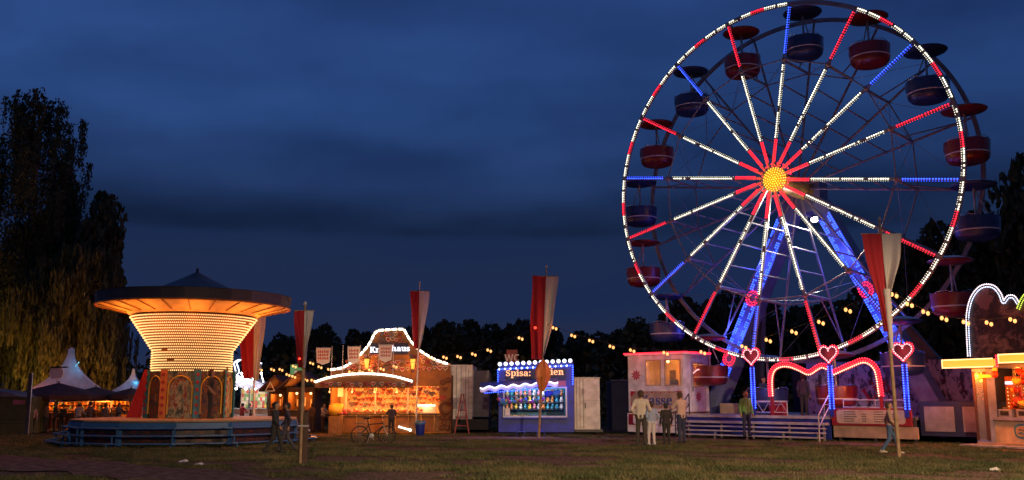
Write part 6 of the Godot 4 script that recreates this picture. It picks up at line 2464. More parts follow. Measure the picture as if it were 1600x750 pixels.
func huts() -> void:
	for a in [[418, 446, 652, 616, 606, 47.0, "small dark timber hut with a warm lit hatch beside the neon stall"], [446, 492, 652, 613, 600, 45.5, "broad dark timber hut with two warm lit hatches beside the gingerbread stall"]]:
		var f := Transform3D(Basis.IDENTITY, Vector3(at((a[0] + a[1]) / 2.0, 640, a[5]).x, 0, -a[5]))
		var t := thing("timber_hut", a[6], "hut", f.origin)
		var p := onz(f, a[0], a[2], 0)
		var q := onz(f, a[1], a[3], 0)
		var w := (q.x - p.x)
		var n := 2 if w > 1.2 else 1
		var holes := []
		for i in n:
			holes.append([p.x + w * (i + 0.14) / n, p.x + w * (i + 0.86) / n, 1.0, q.y])
		var m := MB.new()
		wall_with_holes(m, p.x, q.x, 0, q.y + 0.25, 0, 0.06, holes)
		obj("front_wall", m, M["wood_dark"], t)
		m = MB.new()
		m.bx(Vector3(p.x, 0, -1.8), Vector3(q.x, q.y + 0.2, -1.86))
		obj("back_wall", m, M["wood"], t)
		for x in [p.x, q.x - 0.06]:
			m = MB.new()
			m.bx(Vector3(x, 0, -0.065), Vector3(x + 0.06, q.y + 0.2, -1.795))
			obj("side_wall", m, M["wood"], t)
		var ry := onz(f, a[0], a[4], 0).y
		m = MB.new()
		m.prism(PackedVector2Array([Vector2(p.x - 0.35, q.y + 0.12), Vector2((p.x + q.x) / 2, ry + 0.5), Vector2(q.x + 0.35, q.y + 0.12), Vector2(q.x + 0.35, q.y + 0.24), Vector2((p.x + q.x) / 2, ry + 0.64), Vector2(p.x - 0.35, q.y + 0.24)]), -2.0, 0.6)
		obj("roof", m, M["canvas_dark"], t)
		for h in holes:
			m = MB.new()
			m.bx(Vector3(h[0] - 0.04, 0.95, 0.18), Vector3(h[1] + 0.04, 1.0, -0.2))
			obj("hatch_shelf", m, M["wood"], t)
			m = MB.new()
			var c := Vector3((h[0] + h[1]) / 2, q.y - 0.05, -0.7)
			m.ball(c, Vector3(0.06, 0.06, 0.06), 8, 5)
			obj("light_bulb", m, M["bulb_hot"], t)
			lamp(t, c, Color(1, 0.55, 0.2), 1.5, 0.06)
			for k in 5:
				m = MB.new()
				m.bx(Vector3(lerpf(h[0], h[1], (k + 0.2) / 5.0), 1.15 + 0.12 * (k % 2), -1.79), Vector3(lerpf(h[0], h[1], (k + 0.8) / 5.0), 1.5 + 0.1 * (k % 3), -1.76))
				obj("wall_notice", m, [M["paper"], M["yellow_paint"], M["icing_pink"], M["teal_paint"]][k % 4], t)
	# green lit sign and little triangle sign above the huts
	var gs := thing("green_sign", "green lit box sign with a pale emblem on a pole above the timber huts", "sign", Vector3(at(464, 580, 52).x, 0, -52))
	var y := at(464, 580, 52).y
	var m := MB.new()
	m.bx(Vector3(-0.36, y - 0.38, -0.06), Vector3(0.36, y + 0.38, 0.06))
	obj("sign_box", m, M["sign_green"], gs)
	m = MB.new()
	m.bx(Vector3(-0.12, y - 0.24, 0.061), Vector3(0.22, y + 0.02, 0.07))
	obj("emblem", m, M["paper"], gs)
	m = MB.new()
	m.tube([Vector3(0, 0, -0.1), Vector3(0, y, -0.1)], 0.04, 6)
	obj("pole", m, M["steel_dark"], gs)
	var ts := thing("triangle_sign", "small white triangular outline sign over the timber hut", "sign", Vector3(at(422, 605, 44.8).x, 0, -44.8))
	y = at(422, 611, 44.8).y
	m = MB.new()
	for s in [[Vector3(-0.22, y, 0), Vector3(0.22, y, 0)], [Vector3(0.22, y, 0), Vector3(0, y + 0.42, 0)], [Vector3(0, y + 0.42, 0), Vector3(-0.22, y, 0)]]:
		m.tube([s[0], s[1]], 0.02, 5)
	obj("outline", m, M["paper"], ts)
	m = MB.new()
	m.tube([Vector3(0, 0, -0.03), Vector3(0, y, -0.03)], 0.02, 5)
	obj("pole", m, M["steel_dark"], ts)

# ---------------------------------------------------------------- flags
func cloth(w0: float, w1: float, h: float, side: float, seed_: int, slant := 0.0) -> MB:
	# hanging half of a banner: top edge on y = 0, inner edge on x = 0, tapering from w0 to w1
	var m := MB.new()
	var nu := 12
	var nv := 26
	for j in nv + 1:
		var v := j / float(nv)
		var w := lerpf(w0, w1, pow(v, 1.3 + 0.25 * (seed_ % 3))) * (1.0 + 0.05 * sin(v * 8.0 + seed_ * 1.7))
		for i in nu + 1:
			var u := i / float(nu)
			var fold := 0.11 * sin(u * (7.0 + 1.3 * (seed_ % 4)) + seed_ + v * (1.0 + 0.8 * (seed_ % 3))) * (0.25 + v) + 0.05 * sin(u * 4.0 - v * 3.0 + seed_ * 2.0)
			var p := Vector3(side * w * u, -h * v - 0.12 * h * u * v * slant, fold * (0.3 + u))
			m.vert(p, Vector3(0, 0, 1), Vector2(u, v))
	for j in nv:
		for i in nu:
			var a := j * (nu + 1) + i
			var b := a + 1
			var c := a + nu + 1
			if side > 0: m.ix.append_array([a, b, c, b, c + 1, c])
			else: m.ix.append_array([a, c, b, b, c, c + 1])
	for j in nv + 1:
		for i in nu + 1:
			var a := j * (nu + 1) + i
			var dx := m.v[a + (1 if i < nu else 0)] - m.v[a - (1 if i > 0 else 0)]
			var dy := m.v[a + (nu + 1 if j < nv else 0)] - m.v[a - (nu + 1 if j > 0 else 0)]
			var nn := (dx * side).cross(-dy).normalized()
			m.n[a] = nn
	return m

func flags() -> void:
	# foot x,y, top x,y, flag top y, red: top width, bottom width, end y; white likewise (pixels)
	var list := [
		[470, 725, 477, 474, 486, 16, 4, 574, 15, 3, 574, "pole_wood", "red and white banner on a short pole set in a wooden post before the carousel"],
		[650, 678, 656, 441, 455, 14, 7, 545, 15, 2, 545, "steel_light", "red and white banner on the thin pole beside the gingerbread stall"],
		[842, 684, 854, 416, 432, 22, 18, 562, 19, 2, 562, "pole_wood", "red and white banner on the tall pole before the blue stall"],
		[1405, 715, 1374, 341, 366, 33, 9, 520, 33, 5, 458, "pole_wood", "red and white banner on the tall tapering pole before the ferris wheel"],
		[398, 672, 398, 470, 476, 30, 14, 590, 17, 8, 592, "steel_light", "red and white banner hanging behind the carousel"]]
	var k := 0
	for a in list:
		var foot := gp(a[0], a[1])
		if k == 4: foot = Vector3(at(398, 640, 40.5).x, 0, -40.5)
		var d := -foot.z
		var top := at(a[2], a[3], d)
		var t := thing("flagpole", a[12], "flag", foot)
		var e := top - foot
		var m := MB.new()
		m.tube([Vector3.ZERO, e * 0.5, e], [0.055 if k != 1 else 0.04, 0.045 if k != 1 else 0.035, 0.025], 8)
		obj("pole", m, M[a[11]], t)
		m = MB.new()
		m.ball(e, Vector3(0.045, 0.06, 0.045), 8, 6)
		obj("finial", m, M["steel_light"], t)
		var f := (at(a[2], a[4], d).y) / top.y
		var p := e * f
		var s := d / F
		m = MB.new()
		m.tube([p + Vector3(-a[5] * s, 0, 0.05), p + Vector3(a[8] * s, 0, 0.05)], 0.018, 6)
		obj("cross_bar", m, M["pole_wood"], t)
		var hl: float = (a[7] - a[4]) * s
		var hr: float = (a[10] - a[4]) * s
		var tilt := atan2(-e.x, e.y)
		var r := obj("red_cloth", cloth(a[5] * s, a[6] * s, hl, -1.0, k), M["flag_red"], t, p + Vector3(0, 0, 0.07))
		r.rotation.z = tilt
		var w := obj("white_cloth", cloth(a[8] * s, a[9] * s, hr, 1.0, k + 3, [0.0, 0.5, -0.3, 0.6, 0.2][k]), M["flag_white"], t, p + Vector3(0, 0, 0.07))
		w.rotation.z = tilt
		if k == 0:      # square post that holds the pole
			var hgt := at(470, 640, d).y
			m = MB.new()
			m.cbox(Vector3(-0.03, hgt / 2, -0.06), Vector3(0.09, hgt, 0.16), 0.012)
			m.cbox(Vector3(0.09, hgt / 2 - 0.02, 0.0), Vector3(0.11, hgt - 0.06, 0.13), 0.012)
			obj("wooden_post", m, M["wood_dark"], t)
			m = MB.new()
			m.box(Vector3(0.03, hgt * 0.7, 0.0), Vector3(0.24, 0.04, 0.2))
			obj("clamp", m, M["steel"], t)
			# small red signal lamp in the cloth
			m = MB.new()
			var q := at(471, 561, d) - foot + Vector3(0, 0, 0.2)
			m.ball(q, Vector3(0.03, 0.03, 0.03), 8, 5)
			obj("red_lamp_bulb", m, M["bulb_red"], t)
		if k == 2:      # bundled brown cloth tied to the pole
			m = MB.new()
			var pr := [[0.0, 0.02], [0.12, 0.16], [0.3, 0.24], [0.55, 0.25], [0.8, 0.17], [0.95, 0.1], [1.0, 0.06]]
			var y1 := at(845, 562, d).y
			var y0 := at(845, 611, d).y
			var n := 16
			for i in pr.size() - 1:
				for j in n:
					var q := []
					for c in [[i + 1, j], [i + 1, j + 1], [i, j + 1], [i, j]]:
						var g: float = TAU * c[1] / n
						var rr: float = pr[c[0]][1] * (1.0 + 0.22 * sin(g * 5.0 + c[0] * 0.4))
						var yy := lerpf(y1, y0, pr[c[0]][0])
						q.append(e * (yy / e.y) + Vector3(0.03 + cos(g) * rr * 1.1, 0, 0.08 - sin(g) * rr * 0.7))
					m.quad(q[0], q[1], q[2], q[3])
			obj("tied_brown_cloth", m, M["orange_paint"], t)
			m = MB.new()
			var q2 := at(836, 513, d) - foot + Vector3(0, 0, 0.3)
			m.ball(q2, Vector3(0.06, 0.06, 0.06), 8, 5)
			obj("red_lamp_bulb", m, M["bulb_red"], t)
		if k == 3:      # gathered tail of the white half, wound round the pole
			m = MB.new()
			var pts := []
			var rs := []
			for i in 14:
				var yy := at(1385, lerpf(452, 545, i / 13.0), d).y
				pts.append(e * (yy / e.y) + Vector3(0.02, 0, 0.05))
				rs.append(lerpf(0.11, 0.05, i / 13.0) * (1.0 + 0.12 * sin(i * 2.1)))
			m.tube(pts, rs, 8)
			obj("gathered_cloth", m, M["flag_white"], t)
		k += 1

# ---------------------------------------------------------------- strings of lamps
func light_string(label: String, pts: Array, d0: float, d1: float, energy: float, ends: Array) -> void:
	var p3 := []
	var x0: float = pts[0][0]
	var x1: float = pts[-1][0]
	for q in pts:
		p3.append(at(q[0], q[1], lerpf(d0, d1, (q[0] - x0) / (x1 - x0))))
	var t := thing("string_of_lights", label, "string lights", p3[0])
	var o: Vector3 = p3[0]
	var c := []
	if ends[0]: c.append(at(ends[0][0], ends[0][1], d0))
	for q in p3: c.append(q + Vector3(0, 0.09, 0))
	if ends[1]: c.append(at(ends[1][0], ends[1][1], d1))
	var m := MB.new()
	m.tube(smooth(c, 3).map(func(q): return q - o), 0.009, 4)
	obj("cable", m, M["rubber"], t)
	var b1 := MB.new()
	b1.ball(Vector3.ZERO, Vector3(0.05, 0.062, 0.05), 8, 6)
	var bm := b1.mesh()
	var s1 := MB.new()
	s1.tube([Vector3(0, 0.05, 0), Vector3(0, 0.1, 0)], 0.022, 6)
	var sm := s1.mesh()
	for i in p3.size():
		for k in 2:
			var p: Vector3 = p3[i] - o + Vector3(0.13 * k, -0.05 * k, 0.02)
			var b := obj("light_bulb", bm, M["bulb_string"], t, p)
			obj("socket", sm, M["rubber"], b)
		lamp(t, p3[i] - o, Color(1, 0.5, 0.15), energy, 0.05)

func strings() -> void:
	light_string("string of warm bulbs from the gingerbread gable to the banner pole before the blue stall", [[672, 559], [693, 558], [715, 557], [738, 553], [762, 547], [811, 528]], 40.5, 38.2, 0.30, [[655, 556], [846, 511]])
	light_string("string of warm bulbs crossing before the ferris wheel to the tall banner pole", [[864, 512], [893, 524], [921, 532], [953, 541], [985, 547], [1037, 551], [1095, 550], [1159, 541], [1197, 531], [1237, 518], [1279, 503], [1321, 484]], 37.6, 27.0, 0.42, [[849, 505], [1383, 452]])
	light_string("string of warm bulbs from the tall banner pole to the arch stall", [[1393, 460], [1417, 475], [1442, 487], [1471, 497], [1505, 503], [1541, 504], [1578, 499]], 25.6, 26.6, 0.45, [[1383, 452], [1640, 480]])
	light_string("string of warm bulbs above the gingerbread awning", [[546, 581], [562, 580], [577, 578], [595, 576], [615, 572]], 41.8, 41.8, 0.10, [[536, 580], [650, 566]])
	light_string("upper string of warm bulbs over the timber huts", [[388, 584], [405, 577], [424, 577], [437, 577], [458, 572], [485, 567], [498, 573], [513, 577]], 46, 44, 0.22, [[372, 580], [530, 575]])
	light_string("lower string of warm bulbs over the timber huts", [[448, 585], [457, 588], [476, 593], [487, 594]], 44.5, 44, 0.2, [[430, 580], [510, 590]])

# ---------------------------------------------------------------- small things
func bicycle() -> void:
	var p := gp(583, 693)
	var t := thing("bicycle", "bicycle standing on the grass before the gingerbread stall", "bicycle", p, 0.12)
	var r := 0.30
	var wx := 0.47
	for s in [-1.0, 1.0]:
		var m := MB.new()
		var pts := []
		for i in 25:
			var a := TAU * i / 24
			pts.append(Vector3(s * wx + cos(a) * r, r + sin(a) * r, 0))
		m.tube(pts, 0.022, 5, false)
		var w := obj("wheel", m, M["rubber"], t)
		m = MB.new()
		for i in 12:
			var a := TAU * i / 12
			m.tube([Vector3(s * wx, r, 0.02), Vector3(s * wx + cos(a) * r, r + sin(a) * r, 0)], 0.004, 3)
		m.tube([Vector3(s * wx, r, -0.05), Vector3(s * wx, r, 0.05)], 0.03, 7)
		obj("spokes", m, M["wire"], w)
	var fr := MB.new()
	var bb := Vector3(-0.06, 0.27, 0)
	var st := Vector3(-0.20, 0.72, 0)
	var hd := Vector3(0.32, 0.70, 0)
	for q in [[bb, st], [bb, hd + Vector3(0.02, -0.09, 0)], [st + Vector3(0.03, -0.06, 0), hd], [bb, Vector3(-wx, r, 0)], [st + Vector3(0.02, -0.1, 0), Vector3(-wx, r, 0)], [hd + Vector3(-0.03, 0.08, 0), hd + Vector3(0.03, -0.1, 0)]]:
		fr.tube([q[0], q[1]], 0.02, 6)
	obj("frame", fr, M["black_paint"], t)
	var m := MB.new()
	m.tube([hd + Vector3(0.03, -0.08, 0.05), Vector3(wx, r, 0.05)], 0.016, 6)
	m.tube([hd + Vector3(0.03, -0.08, -0.05), Vector3(wx, r, -0.05)], 0.016, 6)
	m.tube([hd + Vector3(0.03, -0.08, -0.05), hd + Vector3(0.03, -0.08, 0.05)], 0.018, 6)
	obj("fork", m, M["steel"], t)
	m = MB.new()
	m.tube([hd + Vector3(-0.04, 0.1, 0), hd + Vector3(-0.02, 0.2, 0)], 0.016, 6)
	m.tube([hd + Vector3(0.04, 0.2, -0.27), hd + Vector3(-0.02, 0.2, 0), hd + Vector3(0.04, 0.2, 0.27)], 0.014, 6)
	obj("handlebar", m, M["steel_dark"], t)
	m = MB.new()
	m.tube([st, st + Vector3(-0.03, 0.13, 0)], 0.014, 6)
	m.ball(st + Vector3(-0.04, 0.15, 0), Vector3(0.14, 0.035, 0.065), 10, 6)
	obj("saddle", m, M["rubber"], t)
	m = MB.new()
	m.lathe([Vector2(0.0, -0.01), Vector2(0.085, -0.01), Vector2(0.085, 0.01), Vector2(0.0, 0.01)], 14, bb + Vector3(0, 0, 0.04), Basis(Vector3.RIGHT, PI / 2))
	m.bar(bb + Vector3(0, 0, 0.06), bb + Vector3(0.08, -0.14, 0.06), 0.02)
	m.bar(bb + Vector3(0, 0, -0.06), bb + Vector3(-0.08, 0.14, -0.06), 0.02)
	obj("crank", m, M["steel"], t)
	m = MB.new()
	m.bx(Vector3(-wx - 0.2, 0.68, -0.06), Vector3(-wx + 0.18, 0.70, 0.06))
	m.tube([Vector3(-wx, r, 0.05), Vector3(-wx - 0.1, 0.68, 0.05)], 0.008, 4)
	obj("luggage_rack", m, M["steel_dark"], t)
	m = MB.new()
	m.tube([bb + Vector3(-0.08, 0, 0.03), Vector3(-0.2, 0.0, 0.2)], 0.012, 5)
	obj("kick_stand", m, M["steel"], t)

func bin() -> void:
	var t := thing("rubbish_bin", "blue rubbish bin with a bag at the foot of the banner pole", "bin", gp(656, 681))
	var m := MB.new()
	m.lathe([Vector2(0.0, 0.0), Vector2(0.16, 0.0), Vector2(0.22, 0.55), Vector2(0.20, 0.55), Vector2(0.15, 0.05), Vector2(0.0, 0.05)], 20)
	obj("bucket", m, M["blue_paint"], t)
	m = MB.new()
	m.lathe([Vector2(0.215, 0.53), Vector2(0.25, 0.54), Vector2(0.25, 0.58), Vector2(0.215, 0.59)], 20)
	obj("rim", m, M["tower_paint"], t)
	m = MB.new()
	for i in 16:
		var a := TAU * i / 16
		var b := TAU * (i + 1) / 16
		var q := func(g: float, y: float, r: float) -> Vector3: return Vector3(cos(g) * r, y, -sin(g) * r)
		m.quad(q.call(a, 0.47 + 0.03 * (i % 2), 0.232), q.call(b, 0.47 + 0.03 * ((i + 1) % 2), 0.232), q.call(b, 0.60 + 0.02 * (i % 3), 0.21), q.call(a, 0.60 + 0.02 * ((i + 2) % 3), 0.21))
	obj("bag", m, M["teal_paint"], t)

func uplights() -> void:
	# garden floodlights at the foot of the willows
	for a in [[Vector3(-30.6, 0, -52.8), Color(1.0, 0.78, 0.34), 19.0, "small floodlight on the ground shining up into the willow over the tents"], [Vector3(-25.4, 0, -51.6), Color(1.0, 0.66, 0.28), 27.0, "small floodlight on the ground shining up into the willow behind the carousel"]]:
		var t := thing("garden_floodlight", a[3], "floodlight", a[0])
		var m := MB.new()
		m.box(Vector3(0, 0.18, 0), Vector3(0.26, 0.2, 0.1), Basis(Vector3.RIGHT, -0.6))
		obj("housing", m, M["steel_dark"], t)
		m = MB.new()
		m.bx(Vector3(-0.14, 0, -0.1), Vector3(0.14, 0.03, 0.1))
		obj("foot", m, M["steel_dark"], t)
		m = MB.new()
		m.box(Vector3(0, 0.24, -0.06), Vector3(0.2, 0.15, 0.02), Basis(Vector3.RIGHT, -0.6))
		obj("lit_lamp_glass", m, M["bulb_hot"], t)
		lamp(t, Vector3(0, 0.42, -0.25), a[1], a[2], 0.1)

func street_lamps() -> void:
	# lamps of the fairground road behind the visitor, which light the near meadow
	var i := 0
	for p in [[Vector3(13.0, 0, -6.0), 520.0, 0.36], [Vector3(-1.0, 0, 3.0), 300.0, 0.1]]:
		var t := thing("street_lamp", ["tall street lamp with a warm head beside the road past the arch stall", "tall street lamp with a warm head on the road opposite the carousel"][i], "street lamp", p[0])
		var m := MB.new()
		m.tube([Vector3.ZERO, Vector3(0, 6.6, 0), Vector3(0, 7.2, -0.3), Vector3(0, 7.4, -0.9)], [0.09, 0.06, 0.05, 0.05], 8)
		obj("mast", m, M["steel"], t)
		m = MB.new()
		m.cbox(Vector3(0, 7.42, -1.2), Vector3(0.32, 0.14, 0.75), 0.04)
		obj("lamp_head", m, M["steel_dark"], t)
		m = MB.new()
		m.bx(Vector3(-0.12, 7.33, -1.45), Vector3(0.12, 7.345, -0.95))
		obj("lit_lamp_glass", m, M["bulb_hot"], t)
		var l := SpotLight3D.new()
		l.name = "beam"
		l.light_color = Color(1, 0.85, 0.66)
		l.light_energy = p[1]
		l.spot_angle = 38.0
		l.spot_angle_attenuation = 0.4
		l.spot_range = 90
		l.spot_attenuation = 2
		l.light_size = 0.2
		l.shadow_enabled = true
		l.position = Vector3(0, 7.25, -1.25)
		l.rotation = Vector3(deg_to_rad(-37.0), p[2], 0)
		t.add_child(l)
		i += 1

# ---------------------------------------------------------------- people
const SKIN := 0
const TOP := 1
const LEGS := 2
const SHOES := 3
const HAIR := 4
const SLEEVE := 5
var bodies := {}

# joints of a pose, facing +z; 1.75 m tall
func skeleton(pose: String) -> Dictionary:
	var j := {"head": Vector3(0, 1.625, 0.02), "neck": Vector3(0, 1.47, 0), "chest": Vector3(0, 1.30, 0.0), "belly": Vector3(0, 1.08, 0.01), "pelvis": Vector3(0, 0.95, 0),
		"sh_l": Vector3(0.185, 1.40, 0), "el_l": Vector3(0.25, 1.12, -0.03), "wr_l": Vector3(0.25, 0.88, 0.06), "sh_r": Vector3(-0.185, 1.40, 0), "el_r": Vector3(-0.25, 1.12, -0.03), "wr_r": Vector3(-0.25, 0.88, 0.06),
		"hip_l": Vector3(0.09, 0.92, 0), "kn_l": Vector3(0.10, 0.50, 0.02), "an_l": Vector3(0.105, 0.085, -0.02), "hip_r": Vector3(-0.09, 0.92, 0), "kn_r": Vector3(-0.10, 0.50, 0.02), "an_r": Vector3(-0.105, 0.085, -0.02)}
	if pose == "pockets":
		j.el_l = Vector3(0.29, 1.14, -0.10); j.wr_l = Vector3(0.19, 0.95, 0.08)
		j.el_r = Vector3(-0.29, 1.14, -0.10); j.wr_r = Vector3(-0.19, 0.95, 0.08)
		j.kn_l = Vector3(0.12, 0.5, 0.05); j.an_l = Vector3(0.14, 0.085, 0.02)
	elif pose == "walk":
		j.el_l = Vector3(0.24, 1.13, -0.12); j.wr_l = Vector3(0.25, 0.91, -0.08)
		j.el_r = Vector3(-0.24, 1.13, 0.06); j.wr_r = Vector3(-0.22, 0.93, 0.22)
		j.kn_l = Vector3(0.10, 0.51, 0.16); j.an_l = Vector3(0.10, 0.10, 0.24)
		j.kn_r = Vector3(-0.10, 0.50, -0.04); j.an_r = Vector3(-0.10, 0.13, -0.30)
	elif pose == "reach":
		j.el_l = Vector3(0.27, 1.20, 0.14); j.wr_l = Vector3(0.20, 1.12, 0.38)
		j.el_r = Vector3(-0.27, 1.18, 0.12); j.wr_r = Vector3(-0.18, 1.10, 0.36)
		j.head = Vector3(0, 1.60, 0.07)
	elif pose == "sit":
		for k in ["head", "neck", "chest", "belly", "pelvis", "sh_l", "sh_r", "el_l", "el_r", "wr_l", "wr_r", "hip_l", "hip_r"]: j[k] -= Vector3(0, 0.42, 0)
		j.kn_l = Vector3(0.13, 0.50, 0.42); j.an_l = Vector3(0.13, 0.085, 0.40)
		j.kn_r = Vector3(-0.13, 0.50, 0.42); j.an_r = Vector3(-0.13, 0.085, 0.40)
		j.el_l = Vector3(0.26, 0.74, 0.08); j.wr_l = Vector3(0.15, 0.66, 0.30)
		j.el_r = Vector3(-0.26, 0.74, 0.08); j.wr_r = Vector3(-0.15, 0.66, 0.30)
	return j

func body(pose: String) -> Dictionary:
	if bodies.has(pose): return bodies[pose]
	var j := skeleton(pose)
	# a, b, radius a, radius b, region, flattening in z
	var bones := [[j.head + Vector3(0, 0.02, 0), j.head - Vector3(0, 0.035, -0.012), 0.098, 0.078, SKIN, 1.0], [j.head, j.neck, 0.05, 0.055, SKIN, 1.0],
		[j.head + Vector3(0, 0.045, -0.025), j.head + Vector3(0, -0.02, -0.045), 0.10, 0.085, HAIR, 1.0],
		[j.sh_l * Vector3(0.8, 1, 1), j.sh_r * Vector3(0.8, 1, 1), 0.075, 0.075, TOP, 1.0], [j.chest + Vector3(0.06, 0, 0), j.belly + Vector3(0.045, 0, 0), 0.125, 0.105, TOP, 1.15], [j.chest - Vector3(0.06, 0, 0), j.belly - Vector3(0.045, 0, 0), 0.125, 0.105, TOP, 1.15], [j.belly + Vector3(0.055, 0, 0), j.pelvis + Vector3(0.062, -0.03, 0), 0.112, 0.118, TOP, 1.12], [j.belly - Vector3(0.055, 0, 0), j.pelvis - Vector3(0.062, 0.03, 0), 0.112, 0.118, TOP, 1.12],
		[j.hip_l, j.hip_r, 0.10, 0.10, LEGS, 1.0]]
	for s in ["_l", "_r"]:
		bones.append([j["sh" + s], j["el" + s], 0.066, 0.052, TOP, 1.0])
		bones.append([j["el" + s], j["wr" + s], 0.052, 0.036, SLEEVE, 1.0])
		var d: Vector3 = (j["wr" + s] - j["el" + s]).normalized()
		bones.append([j["wr" + s], j["wr" + s] + d * 0.07, 0.032, 0.034, SKIN, 1.0])
		bones.append([j["hip" + s], j["kn" + s], 0.098, 0.068, LEGS, 1.0])
		bones.append([j["kn" + s], j["an" + s], 0.068, 0.050, LEGS, 1.0])
		bones.append([j["an" + s] - Vector3(0, 0.03, 0.03), j["an" + s] + Vector3(0.01 if s == "_l" else -0.01, -0.045, 0.15), 0.048, 0.036, SHOES, 1.0])
	var cs := 0.026
	var lo := Vector3(-0.42, -0.03, -0.46)
	var nx := 33
	var ny := 70
	var nz := 40
	var fld := PackedFloat32Array()
	fld.resize(nx * ny * nz)
	fld.fill(0.2)
	var reg := PackedByteArray()
	reg.resize(nx * ny * nz)
	var near := PackedFloat32Array()
	near.resize(nx * ny * nz)
	near.fill(9.0)
	for b in bones:
		var a: Vector3 = b[0]
		var e: Vector3 = b[1]
		var pad: float = maxf(b[2], b[3]) + 0.08
		var m0 := ((a.min(e) - Vector3.ONE * pad - lo) / cs).floor().max(Vector3.ZERO)
		var m1 := ((a.max(e) + Vector3.ONE * pad - lo) / cs).ceil().min(Vector3(nx - 1, ny - 1, nz - 1))
		var ab := e - a
		var l2 := maxf(ab.length_squared(), 1e-6)
		for z in range(int(m0.z), int(m1.z) + 1):
			for y in range(int(m0.y), int(m1.y) + 1):
				for x in range(int(m0.x), int(m1.x) + 1):
					var p := lo + Vector3(x, y, z) * cs
					var t := clampf((p - a).dot(ab) / l2, 0, 1)
					var q := p - (a + ab * t)
					q.z *= b[5]
					var dd := q.length() - lerpf(b[2], b[3], t)
					var i := (z * ny + y) * nx + x
					if dd < near[i]:
						near[i] = dd
						reg[i] = b[4]
					var f0 := fld[i]
					var h := clampf(0.5 + 0.5 * (f0 - dd) / 0.035, 0, 1)
					fld[i] = lerpf(f0, dd, h) - 0.035 * h * (1.0 - h)
	var vs := PackedVector3Array()
	var ns := PackedVector3Array()
	var rg := PackedByteArray()
	var ix := PackedInt32Array()
	var cell := {}
	var off := [0, 1, nx, nx + 1, nx * ny, nx * ny + 1, nx * ny + nx, nx * ny + nx + 1]
	for z in nz - 1:
		for y in ny - 1:
			for x in nx - 1:
				var i := (z * ny + y) * nx + x
				var neg := 0
				for o in off:
					if fld[i + o] < 0: neg += 1
				if neg == 0 or neg == 8: continue
				var sum := Vector3.ZERO
				var cnt := 0
				for c in [[0, 1], [2, 3], [4, 5], [6, 7], [0, 2], [1, 3], [4, 6], [5, 7], [0, 4], [1, 5], [2, 6], [3, 7]]:
					var fa := fld[i + off[c[0]]]
					var fb := fld[i + off[c[1]]]
					if (fa < 0) != (fb < 0):
						var t := fa / (fa - fb)
						var pa := Vector3(c[0] & 1, (c[0] >> 1) & 1, c[0] >> 2)
						var pb := Vector3(c[1] & 1, (c[1] >> 1) & 1, c[1] >> 2)
						sum += pa.lerp(pb, t)
						cnt += 1
				cell[i] = vs.size()
				vs.append(lo + (Vector3(x, y, z) + sum / cnt) * cs)
				ns.append(Vector3(fld[i + 1] - fld[i], fld[i + nx] - fld[i], fld[i + nx * ny] - fld[i]).normalized())
				rg.append(reg[i])
	for i in cell:
		var f0 := fld[i] < 0
		for ax in 3:
			var st: int = [1, nx, nx * ny][ax]
			var u: int = [nx, nx * ny, 1][ax]
			var w: int = [nx * ny, 1, nx][ax]
			var f1 := fld[i + st] < 0
			if f0 == f1 or not (cell.has(i - u) and cell.has(i - w) and cell.has(i - u - w)): continue
			var a: int = cell[i]
			var b: int = cell[i - u]
			var c: int = cell[i - u - w]
			var d: int = cell[i - w]
			# clockwise front faces
			if f0: ix.append_array([a, c, b, a, d, c])
			else: ix.append_array([a, b, c, a, c, d])
	# fingers, ears, nose and eyes on the same surface
	var m := MB.new()
	m.v = vs; m.n = ns; m.ix = ix
	m.t.resize(vs.size())
	m.c.resize(vs.size())
	var mark := func(kind: int) -> void:
		while rg.size() < m.v.size(): rg.append(kind)
	for s in ["_l", "_r"]:
		var sg := 1.0 if s == "_l" else -1.0
		var d: Vector3 = (j["wr" + s] - j["el" + s]).normalized()
		var fw := Vector3(0, 0, 1) - d * d.z
		fw = fw.normalized() if fw.length() > 0.3 else Vector3(0, -1, 0)
		var inn := Vector3(-sg, 0, 0)
		var o: Vector3 = j["wr" + s] + d * 0.085
		for k in 4:
			var b: Vector3 = o + fw * (0.027 - 0.018 * k)
			var l: float = [0.072, 0.080, 0.074, 0.058][k]
			m.tube([b, b + d * l * 0.5, b + (d * 0.9 + inn * 0.45) * l], [0.010, 0.0095, 0.007], 5)
		m.tube([o - d * 0.05 + fw * 0.025, o - d * 0.015 + fw * 0.05 + inn * 0.01, o + d * 0.02 + fw * 0.052 + inn * 0.02], [0.012, 0.011, 0.008], 5)
	for s in [-1.0, 1.0]:
		m.ball(j.head + Vector3(0.092 * s, -0.005, 0.0), Vector3(0.014, 0.03, 0.02), 6, 4)
	m.ball(j.head + Vector3(0, -0.012, 0.1), Vector3(0.014, 0.025, 0.018), 6, 4)
	mark.call(SKIN)
	for s in [-1.0, 1.0]:
		m.ball(j.head + Vector3(0.033 * s, 0.012, 0.088), Vector3(0.011, 0.008, 0.008), 6, 4)
	m.ball(j.head + Vector3(0, -0.055, 0.088), Vector3(0.022, 0.006, 0.006), 6, 4)
	mark.call(HAIR)
	bodies[pose] = {"v": m.v, "n": m.n, "t": m.t, "ix": m.ix, "r": rg}
	return bodies[pose]

